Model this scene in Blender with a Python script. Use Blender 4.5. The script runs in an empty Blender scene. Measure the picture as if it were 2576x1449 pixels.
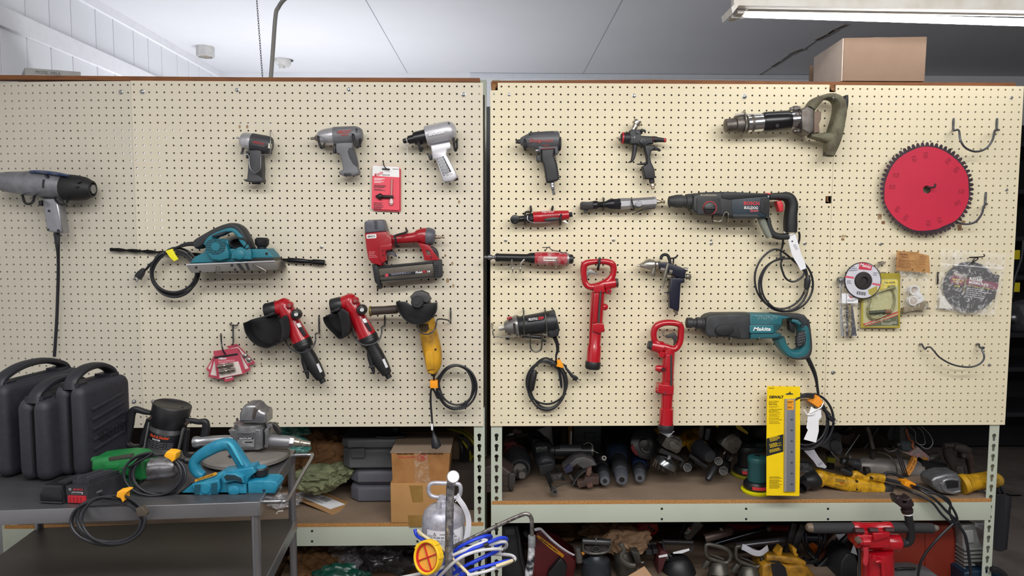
import bpy,bmesh,math,random
from mathutils import Vector as V,Matrix,noise
from mathutils.geometry import tessellate_polygon
sc=bpy.context.scene
C=sc.collection
RN=random.Random(7)
PI=math.pi
F=1800.0;D0=2.4904;CAM=V((0,-D0,1.55))
_p,_y,_r=-.0776,.019,.0017
FW=V((math.sin(_y)*math.cos(_p),math.cos(_y)*math.cos(_p),math.sin(_p)))
_rt=V((math.cos(_y),-math.sin(_y),0));_up=_rt.cross(FW)
RT=_rt*math.cos(_r)+_up*math.sin(_r);UP=-_rt*math.sin(_r)+_up*math.cos(_r)
cd=bpy.data.cameras.new('camera');cam=bpy.data.objects.new('camera',cd);C.objects.link(cam)
cd.sensor_width=36;cd.lens=36*F/2576;cd.clip_start=.01
M=Matrix((RT,UP,-FW)).transposed().to_4x4();M.translation=CAM
cam.matrix_world=M;sc.camera=cam
Z=[0.,0.,1.]
def z(x,y,s):Z[:]=[x,y,s]
def ray(X,Y):return FW*F+RT*(Z[0]+X/Z[2]-1288)-UP*(Z[1]+Y/Z[2]-724.5)
def P(X,Y,d=0.):
 v=ray(X,Y);return CAM+v*((D0-d)/v.y)
def PZ(X,Y,h):
 v=ray(X,Y);return CAM+v*((h-CAM.z)/v.z)
def DZ(X,Y,h):return-PZ(X,Y,h).y
def L(r,d):return r/Z[2]*(D0-d)/F
def lin(h):
 h=h.lstrip('#');o=[]
 for i in(0,2,4):
  c=int(h[i:i+2],16)/255;o.append(c/12.92 if c<=.04045 else((c+.055)/1.055)**2.4)
 return(*o,1)
MC={}
def mt(col,rough=.5,metal=0,n=0,c2=None,ns=25,bump=0,bs=120,coat=0,st=None,em=0,spec=.5):
 k=(col,rough,metal,n,c2,ns,bump,bs,coat,st,em,spec)
 if k in MC:return MC[k]
 m=bpy.data.materials.new('m_'+col.strip('#'));m.use_nodes=True;MC[k]=m
 nt=m.node_tree;b=nt.nodes['Principled BSDF'];N=nt.nodes.new;K=nt.links.new
 b.inputs['Base Color'].default_value=lin(col);b.inputs['Roughness'].default_value=rough
 b.inputs['Metallic'].default_value=metal;b.inputs['Coat Weight'].default_value=coat
 b.inputs['Specular IOR Level'].default_value=spec
 if em:b.inputs['Emission Color'].default_value=lin(col);b.inputs['Emission Strength'].default_value=em
 tc=N('ShaderNodeTexCoord')
 if n==0 and not em:n,c2=.12,c2 or None
 if n:
  t=N('ShaderNodeTexNoise');t.inputs['Scale'].default_value=ns;t.inputs['Detail'].default_value=6
  src=tc.outputs['Object']
  if st:
   mp=N('ShaderNodeMapping');mp.inputs['Scale'].default_value=st;K(src,mp.inputs[0]);src=mp.outputs[0]
  K(src,t.inputs['Vector'])
  r=N('ShaderNodeValToRGB');r.color_ramp.elements[0].position=.42;r.color_ramp.elements[1].position=.72
  r.color_ramp.elements[1].color=(n,n,n,1);K(t.outputs['Fac'],r.inputs[0])
  x=N('ShaderNodeMix');x.data_type='RGBA';K(r.outputs[0],x.inputs['Factor'])
  x.inputs[6].default_value=lin(col)
  x.inputs[7].default_value=lin(c2)if c2 else tuple(v*.55 for v in lin(col)[:3])+(1,)
  K(x.outputs[2],b.inputs['Base Color'])
 if bump:
  t2=N('ShaderNodeTexNoise');t2.inputs['Scale'].default_value=bs;K(tc.outputs['Object'],t2.inputs['Vector'])
  bp=N('ShaderNodeBump');bp.inputs['Strength'].default_value=bump;bp.inputs['Distance'].default_value=.002
  K(t2.outputs['Fac'],bp.inputs['Height']);K(bp.outputs[0],b.inputs['Normal'])
 return m
def film(tint='#ffffff',g=.12,a=.8):
 k=('film',tint,g,a)
 if k in MC:return MC[k]
 m=bpy.data.materials.new('m_clear_film');m.use_nodes=True;MC[k]=m
 nt=m.node_tree;N=nt.nodes.new;K=nt.links.new;out=nt.nodes['Material Output']
 b=nt.nodes['Principled BSDF'];b.inputs['Base Color'].default_value=lin(tint);b.inputs['Roughness'].default_value=.18
 t=N('ShaderNodeBsdfTransparent');x=N('ShaderNodeMixShader')
 no=N('ShaderNodeTexNoise');no.inputs['Scale'].default_value=34;no.inputs['Distortion'].default_value=2.2
 r=N('ShaderNodeValToRGB');e=r.color_ramp.elements;e[0].position=.5;e[0].color=(g*.5,g*.5,g*.5,1);e[1].position=.72;q=min(1,g*.5+(1-a)*1.5);e[1].color=(q,q,q,1)
 tc=N('ShaderNodeTexCoord');K(tc.outputs['Object'],no.inputs['Vector']);K(no.outputs['Fac'],r.inputs[0])
 K(r.outputs[0],x.inputs[0]);K(t.outputs[0],x.inputs[1]);K(b.outputs[0],x.inputs[2]);K(x.outputs[0],out.inputs[0])
 bp=N('ShaderNodeBump');bp.inputs['Strength'].default_value=.5;bp.inputs['Distance'].default_value=.004
 K(no.outputs['Fac'],bp.inputs['Height']);K(bp.outputs[0],b.inputs['Normal'])
 return m
BLK=mt('#1c1c1f',.42);RUB=mt('#17171a',.6);DKG=mt('#2d2e31',.5,n=.5,c2='#4a4a4c')
STL=mt('#9a9a9e',.33,.85,n=.3,c2='#6c6a68');ALU=mt('#b4b4b8',.38,.8,n=.5,c2='#8a8886',ns=18)
CHR=mt('#d8d8dc',.15,1);WIRE=mt('#6e7074',.35,.85);RED=mt('#a8101f',.3,n=.25,c2='#7c0c18',coat=.4)
TEAL=mt('#1f6f80',.45,n=.3,c2='#185a68');WHT=mt('#e8e8e8',.6);YEL=mt('#d9a514',.5,n=.8,c2='#8a6212',ns=30)
ORG=mt('#f29a12',.6);KRAFT=mt('#a57f55',.85,n=.5,c2='#8c683f',ns=12);BLU=mt('#1f86a4',.45,n=.35,c2='#4a9ab0',ns=20)
CORD=mt('#1d1e24',.45);DSTL=mt('#55534f',.42,.75,n=.6,c2='#37352f');PAPER=mt('#e9e9ee',.8)
GRN=mt('#1f8a45',.45,n=.3,c2='#176535');BROWNP=mt('#7b5a3b',.9,n=.5,c2='#5d4129',ns=30)
class B:
 def __init__(s,v=None,f=None):s.v=v or[];s.f=f or[]
 def __add__(s,o):
  k=len(s.v);return B(s.v+o.v,s.f+[[i+k for i in f]for f in o.f])
def cr(pts,k=5,closed=False):
 n=len(pts);o=[]
 if n<3 and not closed:return[tuple(p)for p in pts]
 for i in range(n if closed else n-1):
  a,b,c,d=(pts[(i-1)%n]if closed or i else pts[0],pts[i],pts[(i+1)%n],pts[(i+2)%n]if closed or i+2<n else pts[-1])
  for j in range(k):
   t=j/k
   o.append(tuple(.5*(2*q+(r-p)*t+(2*p-5*q+4*r-s)*t*t+(3*q-p-3*r+s)*t**3)for p,q,r,s in zip(a,b,c,d)))
 if not closed:o.append(tuple(pts[-1]))
 return o
def sw(pts,hw,hd=None,ex=2.,n=14,up=None,closed=False,cap=True):
 N=len(pts);hw=hw if isinstance(hw,(list,tuple))else[hw]*N
 hd=hw if hd is None else hd if isinstance(hd,(list,tuple))else[hd]*N
 v=[];f=[];side=None;lt=None
 for i in range(N):
  if closed:t=pts[(i+1)%N]-pts[i-1]
  else:t=pts[min(i+1,N-1)]-pts[max(i-1,0)]
  if t.length<1e-7:t=lt or V((1,0,0))
  t=t.normalized();lt=t
  if up is not None:
   s_=t.cross(up)
   if s_.length<.05:s_=side or t.cross(V((0,0,1)))
   side=s_.normalized()
  else:
   if side is None:
    side=t.cross(V((0,-1,0)))
    if side.length<.1:side=t.cross(V((0,0,1)))
    if side.length<.1:side=t.cross(V((1,0,0)))
   else:side=side-t*side.dot(t)
   side=side.normalized()if side.length>1e-6 else t.orthogonal().normalized()
  dp=side.cross(t).normalized()
  for j in range(n):
   a=2*PI*(j+.5)/n;c,s=math.cos(a),math.sin(a)
   v.append(pts[i]+side*(hw[i]*math.copysign(abs(c)**(2/ex),c))+dp*(hd[i]*math.copysign(abs(s)**(2/ex),s)))
 for i in range(N if closed else N-1):
  a,b=i*n,((i+1)%N)*n
  for j in range(n):
   k=(j+1)%n;f.append([a+j,a+k,b+k,b+j])
 if cap and not closed:f.append(list(range(n))[::-1]);f.append([(N-1)*n+j for j in range(n)])
 return B(v,f)
FRONT=V((0,-1,0))
def tube(pts,r,k=6,n=8,closed=False):
 q=cr(pts,k,closed)
 return sw([P(*p[:3])for p in q],[L(p[3]if len(p)>3 else r,p[2])for p in q],n=n,closed=closed)
def lat(X0,Y0,X1,Y1,prof,d=.05,d1=None,n=22,fl=1.,ex=2.):
 d1=d if d1 is None else d1
 a,b=P(X0,Y0,d),P(X1,Y1,d1);u=(b-a)
 k=L(1,(d+d1)/2);t=u.normalized()
 up=FRONT if abs(t.y)<.9 else V((0,0,1))
 s_=t.cross(up).normalized();dp=s_.cross(t).normalized()
 v=[];f=[]
 for(q,r)in prof:
  for j in range(n):
   an=2*PI*(j+.5)/n;c,s=math.cos(an),math.sin(an)
   v.append(a+u*q+s_*(r*k*math.copysign(abs(c)**(2/ex),c))+dp*(r*k*fl*math.copysign(abs(s)**(2/ex),s)))
 m=len(prof)
 for i in range(m-1):
  for j in range(n):
   e=(j+1)%n;f.append([i*n+j,i*n+e,(i+1)*n+e,(i+1)*n+j])
 f.append(list(range(n))[::-1]);f.append([(m-1)*n+j for j in range(n)])
 return B(v,f)
def dl(X,Y,prof,n=24):
 c=P(X,Y,prof[-1][0]);k=L(1,prof[-1][0]);v=[];f=[]
 for(d,r)in prof:
  for j in range(n):
   a=2*PI*j/n;v.append(V((c.x+r*k*math.cos(a),-d,c.z+r*k*math.sin(a))))
 for i in range(len(prof)-1):
  for j in range(n):
   e=(j+1)%n;f.append([i*n+j,i*n+e,(i+1)*n+e,(i+1)*n+j])
 f.append(list(range(n))[::-1]);f.append([(len(prof)-1)*n+j for j in range(n)])
 return B(v,f)
def _area(l):return sum(a[0]*b[1]-b[0]*a[1]for a,b in zip(l,l[1:]+l[:1]))/2
def _off(l,e):
 n=len(l);o=[]
 for i in range(n):
  p,q,r=l[i-1],l[i],l[(i+1)%n]
  a=(q[0]-p[0],q[1]-p[1]);b=(r[0]-q[0],r[1]-q[1])
  la=math.hypot(*a)or 1e-9;lb=math.hypot(*b)or 1e-9
  n1=(-a[1]/la,a[0]/la);n2=(-b[1]/lb,b[0]/lb);m=(n1[0]+n2[0],n1[1]+n2[1]);s=m[0]**2+m[1]**2
  k=e*2/max(s,.7);o.append((q[0]+m[0]*k,q[1]+m[1]*k))
 return o
def pr3(O,U,W,N,loops,w0,w1,bev=0.,seg=3,back=True):
 loops=[l if(_area(l)>0)==(i==0)else l[::-1]for i,l in enumerate(loops)]
 bev=min(bev,abs(w1-w0)*.49)
 prof=[(w0,bev*.6),(w0+bev*.6,0)]if bev else[(w0,0)]
 if bev:prof+=[(w1-bev*math.cos(a*PI/2/seg)*1.0 if a else w1-bev,bev*(1-math.cos(a*PI/2/seg)))for a in range(0,1)]
 if bev:
  for a in range(1,seg+1):
   t=a*PI/2/seg;prof.append((w1-bev+bev*math.sin(t),bev*(1-math.cos(t))))
 else:prof.append((w1,0))
 v=[];f=[];tops=[];bots=[]
 for l in loops:
  n=len(l);base=len(v)
  for(w,e)in prof:
   for p in(_off(l,e)if e else l):v.append(O+U*p[0]+W*p[1]+N*w)
  for i in range(len(prof)-1):
   for j in range(n):
    k=(j+1)%n;f.append([base+i*n+j,base+i*n+k,base+(i+1)*n+k,base+(i+1)*n+j])
  bots.append((base,n));tops.append((base+(len(prof)-1)*n,n))
 for grp,flip in((tops,0),(bots,1)):
  if flip and not back:continue
  idx=[s+j for s,n in grp for j in range(n)]
  pl=[[V(((v[s+j]-O).dot(U),(v[s+j]-O).dot(W),0))for j in range(n)]for s,n in grp]
  for t in tessellate_polygon(pl):
   a,b,c=(idx[i]for i in t)
   if((v[b]-v[a]).cross(v[c]-v[a])).dot(N)<0:b,c=c,b
   f.append([a,c,b]if flip else[a,b,c])
 return B(v,f)
XA,ZA_,YA=V((1,0,0)),V((0,0,1)),V((0,-1,0))
def pr(out,d0,d1,bev=0,holes=(),k=0,hk=0):
 ls=[]
 for i,l in enumerate([out]+list(holes)):
  kk=k if i==0 else hk
  if kk:l=cr(l,kk,True)
  ls.append([(p.x,p.z)for p in(P(X,Y,d1)for X,Y in l)])
 return pr3(V((0,0,0)),XA,ZA_,YA,ls,d0,d1,L(bev,d1))
def rr(cx,cy,w,h,r=0,a=0,k=4):
 o=[];r=min(r,w/2-.01,h/2-.01);c,s=math.cos(math.radians(a)),math.sin(math.radians(a))
 for sx,sy,a0 in((1,1,0),(-1,1,90),(-1,-1,180),(1,-1,270)):
  for j in range(k+1 if r>0 else 1):
   t=math.radians(a0+90*j/k);x=sx*(w/2-r)+r*math.cos(t);y=sy*(h/2-r)+r*math.sin(t)
   if r<=0:x,y=sx*w/2,sy*h/2
   o.append((cx+x*c+y*s,cy-x*s+y*c))
 return o
def el(cx,cy,rx,ry=None,n=24,a=0):
 ry=ry or rx;c,s=math.cos(math.radians(a)),math.sin(math.radians(a))
 return[(cx+rx*math.cos(t)*c+ry*math.sin(t)*s,cy-rx*math.cos(t)*s+ry*math.sin(t)*c)for t in(2*PI*i/n for i in range(n))]
def gr(pts,d,dep,ex=2.6,k=5,n=14,closed=False):
 q=cr([(p[0],p[1],p[2],p[3]if len(p)>3 else dep,p[4]if len(p)>4 else d)for p in pts],k,closed)
 return sw([P(p[0],p[1],p[4])for p in q],[L(p[2],d)for p in q],[L(p[3],d)for p in q],ex,n,FRONT,closed)
def bx(O,U,W,N,a,b,c,bev=.003):
 return pr3(O,U,W,N,[[(-a,-b),(a,-b),(a,b),(-a,b)]],-c,c,bev)
def vbox(x0,x1,y0,y1,z0,z1,bev=.002):
 return bx(V(((x0+x1)/2,(y0+y1)/2,(z0+z1)/2)),XA,ZA_,YA,(x1-x0)/2,(z1-z0)/2,(y1-y0)/2,bev)
def ball(c,r,sc_=(1,1,1),n=12):
 v=[];f=[]
 for i in range(1,n):
  for j in range(2*n):
   a,b=PI*i/n,PI*j/n
   v.append(c+V((r*sc_[0]*math.sin(a)*math.cos(b),r*sc_[1]*math.sin(a)*math.sin(b),r*sc_[2]*math.cos(a))))
 m=2*n
 for i in range(n-2):
  for j in range(m):
   k=(j+1)%m;f.append([i*m+j,(i+1)*m+j,(i+1)*m+k,i*m+k])
 f.append(list(range(m)));f.append([(n-2)*m+j for j in range(m)][::-1])
 return B(v,f)
def crumple(c,s,seed=0,amp=.38,fr=3.2,sub=4,floor=None):
 bm=bmesh.new();bmesh.ops.create_icosphere(bm,subdivisions=sub,radius=1)
 o=V((seed*7.3,seed*3.1,seed*1.7));v=[]
 for q in bm.verts:
  p=q.co.copy();a=0
  for oc in range(3):a+=abs(noise.noise(p*fr*(1.9**oc)*.45+o))/(1.9**oc)
  p=p*(.86+amp*.9*(a-.35))+noise.noise_vector(p*1.6+o)*amp*.5+noise.noise_vector(p*3.6-o)*amp*.24+noise.noise_vector(p*8+o)*amp*.07;w=c+V((p.x*s[0],p.y*s[1],p.z*s[2]))
  if floor is not None and w.z<floor:w.z=floor+.001*abs(noise.noise(p*9))
  v.append(w)
 f=[[q.index for q in g.verts]for g in bm.faces];bm.free()
 return B(v,f)
CUR=[None]
def setp(o,label=None,cat=None,group=None,kind=None):
 for k,x in(('label',label),('category',cat),('group',group),('kind',kind)):
  if x:o[k]=x
 return o
def T(name,label,cat,loc,group=None):
 o=bpy.data.objects.new(name,None);C.objects.link(o);o.location=loc;o.empty_display_size=.02
 CUR[0]=o;return setp(o,label,cat,group)
CL=[None]
def mesh(name,b,m,org,flat=False,ang=38):
 if CL[0]:
  for q in b.v:CL[0](q)
 me=bpy.data.meshes.new(name);me.from_pydata([tuple(q-org)for q in b.v],[],b.f);me.update()
 me.materials.append(m)
 if not flat:
  me.polygons.foreach_set('use_smooth',[True]*len(me.polygons));me.set_sharp_from_angle(angle=math.radians(ang))
 return me
def root_loc(o):
 while o.parent:o=o.parent
 return V(o.location)
SPLIT={'knife_slot','rear_knob','rust_stain','boss','vent_slot','bolt_hole','screw','flange_bolt','clamp_bolt','sole_hole','bracket_screw','rear_bolt','bolt','red_stripe','spring_clip','torn_fibre','link_bolt','guide_bar','fence_bracket','white_sheet','cap_slot','blade_slot','side_block','packing_nut','side_rail','red_band','cooling_rib','cooling_fin','staple','prong','handle_frame','head_rib','lamp_holder'}
def parts_of(b):
 par=list(range(len(b.v)))
 def fd(i):
  while par[i]!=i:par[i]=par[par[i]];i=par[i]
  return i
 for f in b.f:
  r=fd(f[0])
  for i in f[1:]:par[fd(i)]=r
 g={}
 for f in b.f:g.setdefault(fd(f[0]),[]).append(f)
 o=[]
 for fs in g.values():
  ix=sorted({i for f in fs for i in f});mp={i:k for k,i in enumerate(ix)}
  o.append(B([b.v[i]for i in ix],[[mp[i]for i in f]for f in fs]))
 return o
def pt(name,b,m,par=None,label=None,flat=False,stuff=False):
 if name in SPLIT:
  q=parts_of(b)
  if 1<len(q)<60:return[pt0(name,x,m,par,label,flat)for x in q][0]
 return pt0(name,b,m,par,label,flat,stuff)
def pt0(name,b,m,par=None,label=None,flat=False,stuff=False):
 par=par or CUR[0];o=bpy.data.objects.new(name,mesh(name,b,m,root_loc(par),flat));C.objects.link(o);o.parent=par
 if label:o['label']=label
 if stuff:o['kind']='stuff'
 return o
def one(name,label,cat,b,m,group=None,kind=None,flat=False):
 lo=[min(q[i]for q in b.v)for i in range(3)];hi=[max(q[i]for q in b.v)for i in range(3)]
 org=V(((lo[0]+hi[0])/2,(lo[1]+hi[1])/2,lo[2]))
 o=bpy.data.objects.new(name,mesh(name,b,m,org,flat));C.objects.link(o);o.location=org
 CUR[0]=o;return setp(o,label,cat,group,kind)
def struct(name,b,m):return one(name,None,None,b,m,kind='structure')
def txf(s,O,U,W,h,w=None,ex=.0004,bold=0,shear=0):
 cu=bpy.data.curves.new('t','FONT');cu.body=s;cu.align_x='CENTER';cu.align_y='CENTER';cu.size=1
 cu.extrude=0;cu.resolution_u=2;cu.shear=shear;cu.offset=bold
 ob=bpy.data.objects.new('t',cu);me=bpy.data.meshes.new_from_object(ob)
 vs=[q.co.copy()for q in me.vertices];fs=[list(p.vertices)for p in me.polygons]
 bpy.data.objects.remove(ob);bpy.data.meshes.remove(me);bpy.data.curves.remove(cu)
 if not vs:return B()
 x0,x1=min(q.x for q in vs),max(q.x for q in vs);y0,y1=min(q.y for q in vs),max(q.y for q in vs)
 ky=h/(y1-y0);kx=(w/(x1-x0))if w else ky;N=U.cross(W).normalized()
 v=[O+U*((q.x-(x0+x1)/2)*kx)+W*((q.y-(y0+y1)/2)*ky)+N*ex for q in vs]
 return B(v,fs)
def tx(s,X,Y,h,d,m,w=None,a=0,name='lettering',par=None,bold=0,shear=0,label=None):
 c,q=math.cos(math.radians(a)),math.sin(math.radians(a))
 b=txf(s,P(X,Y,d),V((c,0,q)),V((-q,0,c)),L(h,d),L(w,d)if w else None,.0003,bold,shear)
 return pt(name,b,m,par,label,flat=True)
def lines(X,Y,w,n,gap,h,d,m,a=0,seed=1,par=None,name='small_print'):
 r=random.Random(seed);b=B();c,q=math.cos(math.radians(a)),math.sin(math.radians(a))
 for i in range(n):
  x=0;end=w*r.uniform(.6,1)
  while x<end:
   l=min(r.uniform(.08,.2)*w,end-x);xm,ym=x+l/2,i*gap
   b=b+pr(rr(X+xm*c+ym*q,Y-xm*q+ym*c,l,h,0,a),d-.0002,d);x+=l+w*.025
 return pt(name,b,m,par,flat=True)
def coil(cx,cy,rx,ry,n,r,d,seed=1,dj=.012,a0=0,jit=.07,tilt=0.,nn=10):
 q=random.Random(seed);p=[]
 for t in range(n):
  ox,oy=q.uniform(-1,1)*jit*rx,q.uniform(-1,1)*jit*ry;kx,ky=1+q.uniform(-1,.6)*jit,1+q.uniform(-1,.6)*jit
  for j in range(nn):
   a=a0+2*PI*j/nn;f=t+j/nn
   p.append((cx+ox+rx*kx*math.cos(a),cy+oy+ry*ky*math.sin(a),d+dj*(f-n/2)+q.uniform(-.1,.1)*dj+tilt*math.sin(a)))
 return p
def plug(X,Y,a,s,d,par,three=False):
 c,q=math.cos(math.radians(a)),math.sin(math.radians(a))
 def f(u,w):return(X+u*c*s-w*q*s,Y+u*q*s+w*c*s)
 b=pt('plug',pr([f(-1,-.3),f(.1,-.62),f(1,-.62),f(1,.62),f(.1,.62),f(-1,.3)],d-.009,d+.009,.12*s),CORD,par)
 e=B()
 for w in(-.35,.35):e=e+pr([f(1,w-.09),f(1.75,w-.09),f(1.75,w+.09),f(1,w+.09)],d-.003,d+.003)
 pt('prong',e,STL,b)
 return b
def hook(label,pts,r=7,m=WIRE,group=None,name='peg_hook',k=6):
 b=tube(pts,r,k)
 return one(name,label,'hook',b,m,group)
HC=2.66;XL=-1.94;YB=2.62;XR=4.2;YF=-4.6
z(0,0,1)
WALLM=mt('#d9dade',.7,n=.15,c2='#c6c7cc',ns=3);CEILM=mt('#d4d4d8',.8,n=.3,c2='#c6c6cb',ns=1.6)
struct('floor',vbox(XL-.3,XR+.3,YF,YB+.3,-.1,0,0),mt('#6f6661',.75,n=.9,c2='#4a4441',ns=5,bump=.3,bs=40))
struct('ceiling',vbox(XL-.3,XR+.3,YF,YB+.3,HC,HC+.1,0),CEILM)
struct('wall_back',vbox(XL-.3,XR+.3,YB,YB+.1,0,HC,0),WALLM)
b=B();yy=YF;r=random.Random(3)
W1=[]
while yy<YB:
 w=r.choice((.1,.16,.2,.16));e=min(yy+w,YB);b=b+vbox(XL-.05,XL,yy+.0025,e-.0025,0,HC,.002);yy=e
b=b+vbox(XL-.1,XL-.012,YF,YB,0,HC,0)
struct('wall_left',b,mt('#dfe0e4',.6,n=.12,c2='#cfd0d6',ns=3))
zt=P(0,62,0);t=(zt-CAM);k=(XL+.02)/t.x;ztr=CAM.z+t.z*k
struct('trim_1',vbox(XL,XL+.02,YF,YB,ztr,ztr+.075,.004),mt('#e6e6ea',.55))
struct('trim_2',vbox(XL,XL+.018,YF,YB,HC-.045,HC,.004),mt('#e6e6ea',.55))
struct('wall_right',vbox(XR,XR+.1,YF,YB,0,HC,0),mt('#8c8c8c',.8))
struct('wall_front',vbox(XL-.3,XR+.3,YF-.1,YF,0,HC,0),mt('#a9a9ab',.8))
def cz(X,Y):return PZ(X,Y,HC)
jm=mt('#9a9aa2',.9)
for i,(a,c)in enumerate((((920,0),(1012,185)),((1565,0),(1450,192)))):
 p,q=cz(*a),cz(*c);q.x=p.x;p.y=YF;q.y=YB
 struct('trim_%d'%(i+3),vbox(p.x-.002,p.x+.002,p.y,q.y,HC-.0012,HC+.004,0),jm)
z(1776,0,3.22);r=random.Random(5);b=B();c2=B()
pts=[(1150,195),(1060,235),(1000,275),(900,325),(800,395),(740,415),(690,440),(620,490),(540,540),(430,610)]
for(a,c)in zip(pts,pts[1:]):
 p,q=cz(*a),cz(*c);o=(q-p).normalized();s=V((-o.y,o.x,0));w=r.uniform(.006,.026)
 b=b+bx((p+q)/2+V((0,0,-.002)),o,s,V((0,0,-1)),(q-p).length/2,w,.0015,.001)
 c2=c2+bx((p+q)/2+s*w*.5+V((0,0,-.004)),o,s,V((0,0,-1)),(q-p).length/2*.8,w*r.uniform(.05,.3),.0008,0)
o=struct('trim_5',b,mt('#8d8884',.9,n=.6,c2='#b8b4ae',ns=40));pt('torn_edge',c2,mt('#3b302a',.9),o)
z(0,0,1)
zz=cz(1850,192);zz.y=YB
struct('trim_6',vbox(-.2,2.2,YB-.012,YB,HC-.03,HC-.001,.003),mt('#c9cdd4',.6))
PI1=.0254
def panel(name,label,x0,z0,cols,rows,m,skip=(),th=.006,warp=None,ml=.0127,mr=.0127):
 h=PI1/2;rh=.0033
 vs=[];fs=[]
 for c in range(cols):
  for rw in range(rows):
   x,zq=x0+c*PI1,z0-rw*PI1;o=len(vs)
   if(c,rw)in skip:continue
   xs=[x-h,x,x+h];zs=[zq-h,zq,zq+h]
   ring=[]
   for(u,w)in((1,0),(1,.5),(1,1),(.5,1),(0,1),(-.5,1),(-1,1),(-1,.5),(-1,0),(-1,-.5),(-1,-1),(-.5,-1),(0,-1),(.5,-1),(1,-1),(1,-.5)):ring.append((u,w))
   for y in(0,th):
    for(u,w)in ring:vs.append((x+u*(ml if c==0 and u<0 else mr if c==cols-1 and u>0 else h),y,zq+w*h))
    for(u,w)in ring:
     l=math.hypot(u,w);vs.append((x+u/l*rh,y,zq+w/l*rh))
   for j in range(16):
    e=(j+1)%16
    fs.append((o+j,o+16+j,o+16+e,o+e));fs.append((o+32+j,o+32+e,o+48+e,o+48+j));fs.append((o+16+j,o+48+j,o+48+e,o+16+e))
 X0,X1,Z1,Z0=x0-ml,x0+(cols-1)*PI1+mr,z0+h,z0-(rows-.5)*PI1
 o=len(vs)
 for(x,zq)in((X0,Z0),(X1,Z0),(X1,Z1),(X0,Z1)):vs+=[(x,0,zq),(x,th,zq)]
 for j in range(4):e=(j+1)%4;fs.append((o+2*j,o+2*e,o+2*e+1,o+2*j+1))
 org=((X0+X1)/2,0,Z0)
 vs=[(a-org[0],q-org[1]+(warp(a)if warp else 0),c-org[2])for a,q,c in vs]
 me=bpy.data.meshes.new(name);me.from_pydata(vs,[],fs);me.update();me.materials.append(m)
 ob=bpy.data.objects.new(name,me);C.objects.link(ob);ob.location=org
 setp(ob,label,'pegboard','painted pegboard panels');CUR[0]=ob
 return ob
def pegm(c,d1):
 m=mt(c,.5,n=.35,c2=d1,ns=4,spec=.3);nt=m.node_tree;N=nt.nodes.new;K=nt.links.new
 bs=nt.nodes['Principled BSDF'];src=bs.inputs['Base Color'].links[0].from_socket
 t=N('ShaderNodeTexNoise');t.inputs['Scale'].default_value=14;t.inputs['Detail'].default_value=9;t.inputs['Roughness'].default_value=.7
 tc=N('ShaderNodeTexCoord');K(tc.outputs['Object'],t.inputs['Vector'])
 r=N('ShaderNodeValToRGB');r.color_ramp.elements[0].position=.63;r.color_ramp.elements[1].position=.78;r.color_ramp.elements[1].color=(.35,.35,.35,1)
 K(t.outputs['Fac'],r.inputs[0]);x=N('ShaderNodeMix');x.data_type='RGBA';K(r.outputs[0],x.inputs['Factor']);K(src,x.inputs[6])
 x.inputs[7].default_value=lin('#9b9280');K(x.outputs[2],bs.inputs['Base Color']);return m
PEGL=pegm('#d3cbb8','#cbc3b0');PEGA=pegm('#c9c3b4','#bfb9aa');PEGR=pegm('#e0d5b8','#d9cfb4')
BX,BZ=-1.2342,1.55+.4964
CX,CZ=BX+1.2189,BZ
DX,DZ_=BX+2.4055,BZ-.0014
zf=P(321,213.9,0)
scr=mt('#a9abad',.3,.9)
def bolt(px,py,r,par,d=.0,washer=True):
 z(0,0,1);o=pt('bolt',dl(px,py,[(0,r),(.0015,r),(.002,r*.7),(.005,r*.65),(.0065,r*.4)],12),scr,par)
z(0,0,1)
warp=lambda x:.05*max(0,(zf.x-x)/.6)**1.6
pA=panel('pegboard_panel','cream pegboard panel at the left edge, with the grey corded impact wrench on it',zf.x-20*PI1,zf.z,21,47,PEGA,warp=warp,mr=.0098)
for q in((302,231),(335,1011)):bolt(*q,5.5,pA)
pB=panel('pegboard_panel','wide cream pegboard panel holding the teal planer and the red angle grinders',BX,BZ,47,47,PEGL,ml=.0098)
for q in((356,230,6),(595,225.5,5),(877,224,5),(1166,237,6),(383,1011,5),(808,622,4)):bolt(*q,pB)
pC=panel('pegboard_panel','wide yellowish pegboard panel holding the rotary hammers and the two red chipping hammers',CX,CZ,47,47,PEGR,skip=((46,0),(46,15),(0,0)),mr=.0086)
for q in((1281,237,4),(1596,240,5),(1874,242,6),(1272,605,4),(1544,604,4),(1790,613,4),(2026,613,4),(1790,604,3)):bolt(*q,pC)
pD=panel('pegboard_panel','narrow yellowish pegboard panel at the right, with the red saw blade on it',DX,DZ_,26,47,PEGR,ml=.0086)
for q in((2547,245,4),(2535,477,4),(2217,614,4),(2097,938,5),(2491,919,4)):bolt(*q,pD)
fb=mt('#6e4526',.9,n=.7,c2='#b08a58',ns=90);b=B()
z(0,0,1)
for q in([(2084,484),(2094,482),(2091,490),(2085,494),(2083,501),(2086,509),(2080,507),(2079,488)],[(2097,212),(2099,230),(2091,226),(2083,213)],[(1235,206),(1256,208),(1252,213),(1247,221),(1245,230),(1240,225),(1236,229)]):b=b+pr(q,-.0045,-.001)
pt('torn_fibre',b,fb,pC)
sm=mt('#7d5a3e',.9,n=.8,c2='#c9b894',ns=60);b=B()
for(X,Y,w,h)in((2213,545,10,14),(2222,560,9,8),(2414,572,11,16),(2423,558,12,6),(2123,594,12,6),(2120,602,8,6)):
 b=b+pr(rr(X,Y,w,h,1,RN.uniform(-8,8)),.0001,.0004)
pt('rust_stain',b,sm,pD)
b=B()
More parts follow.
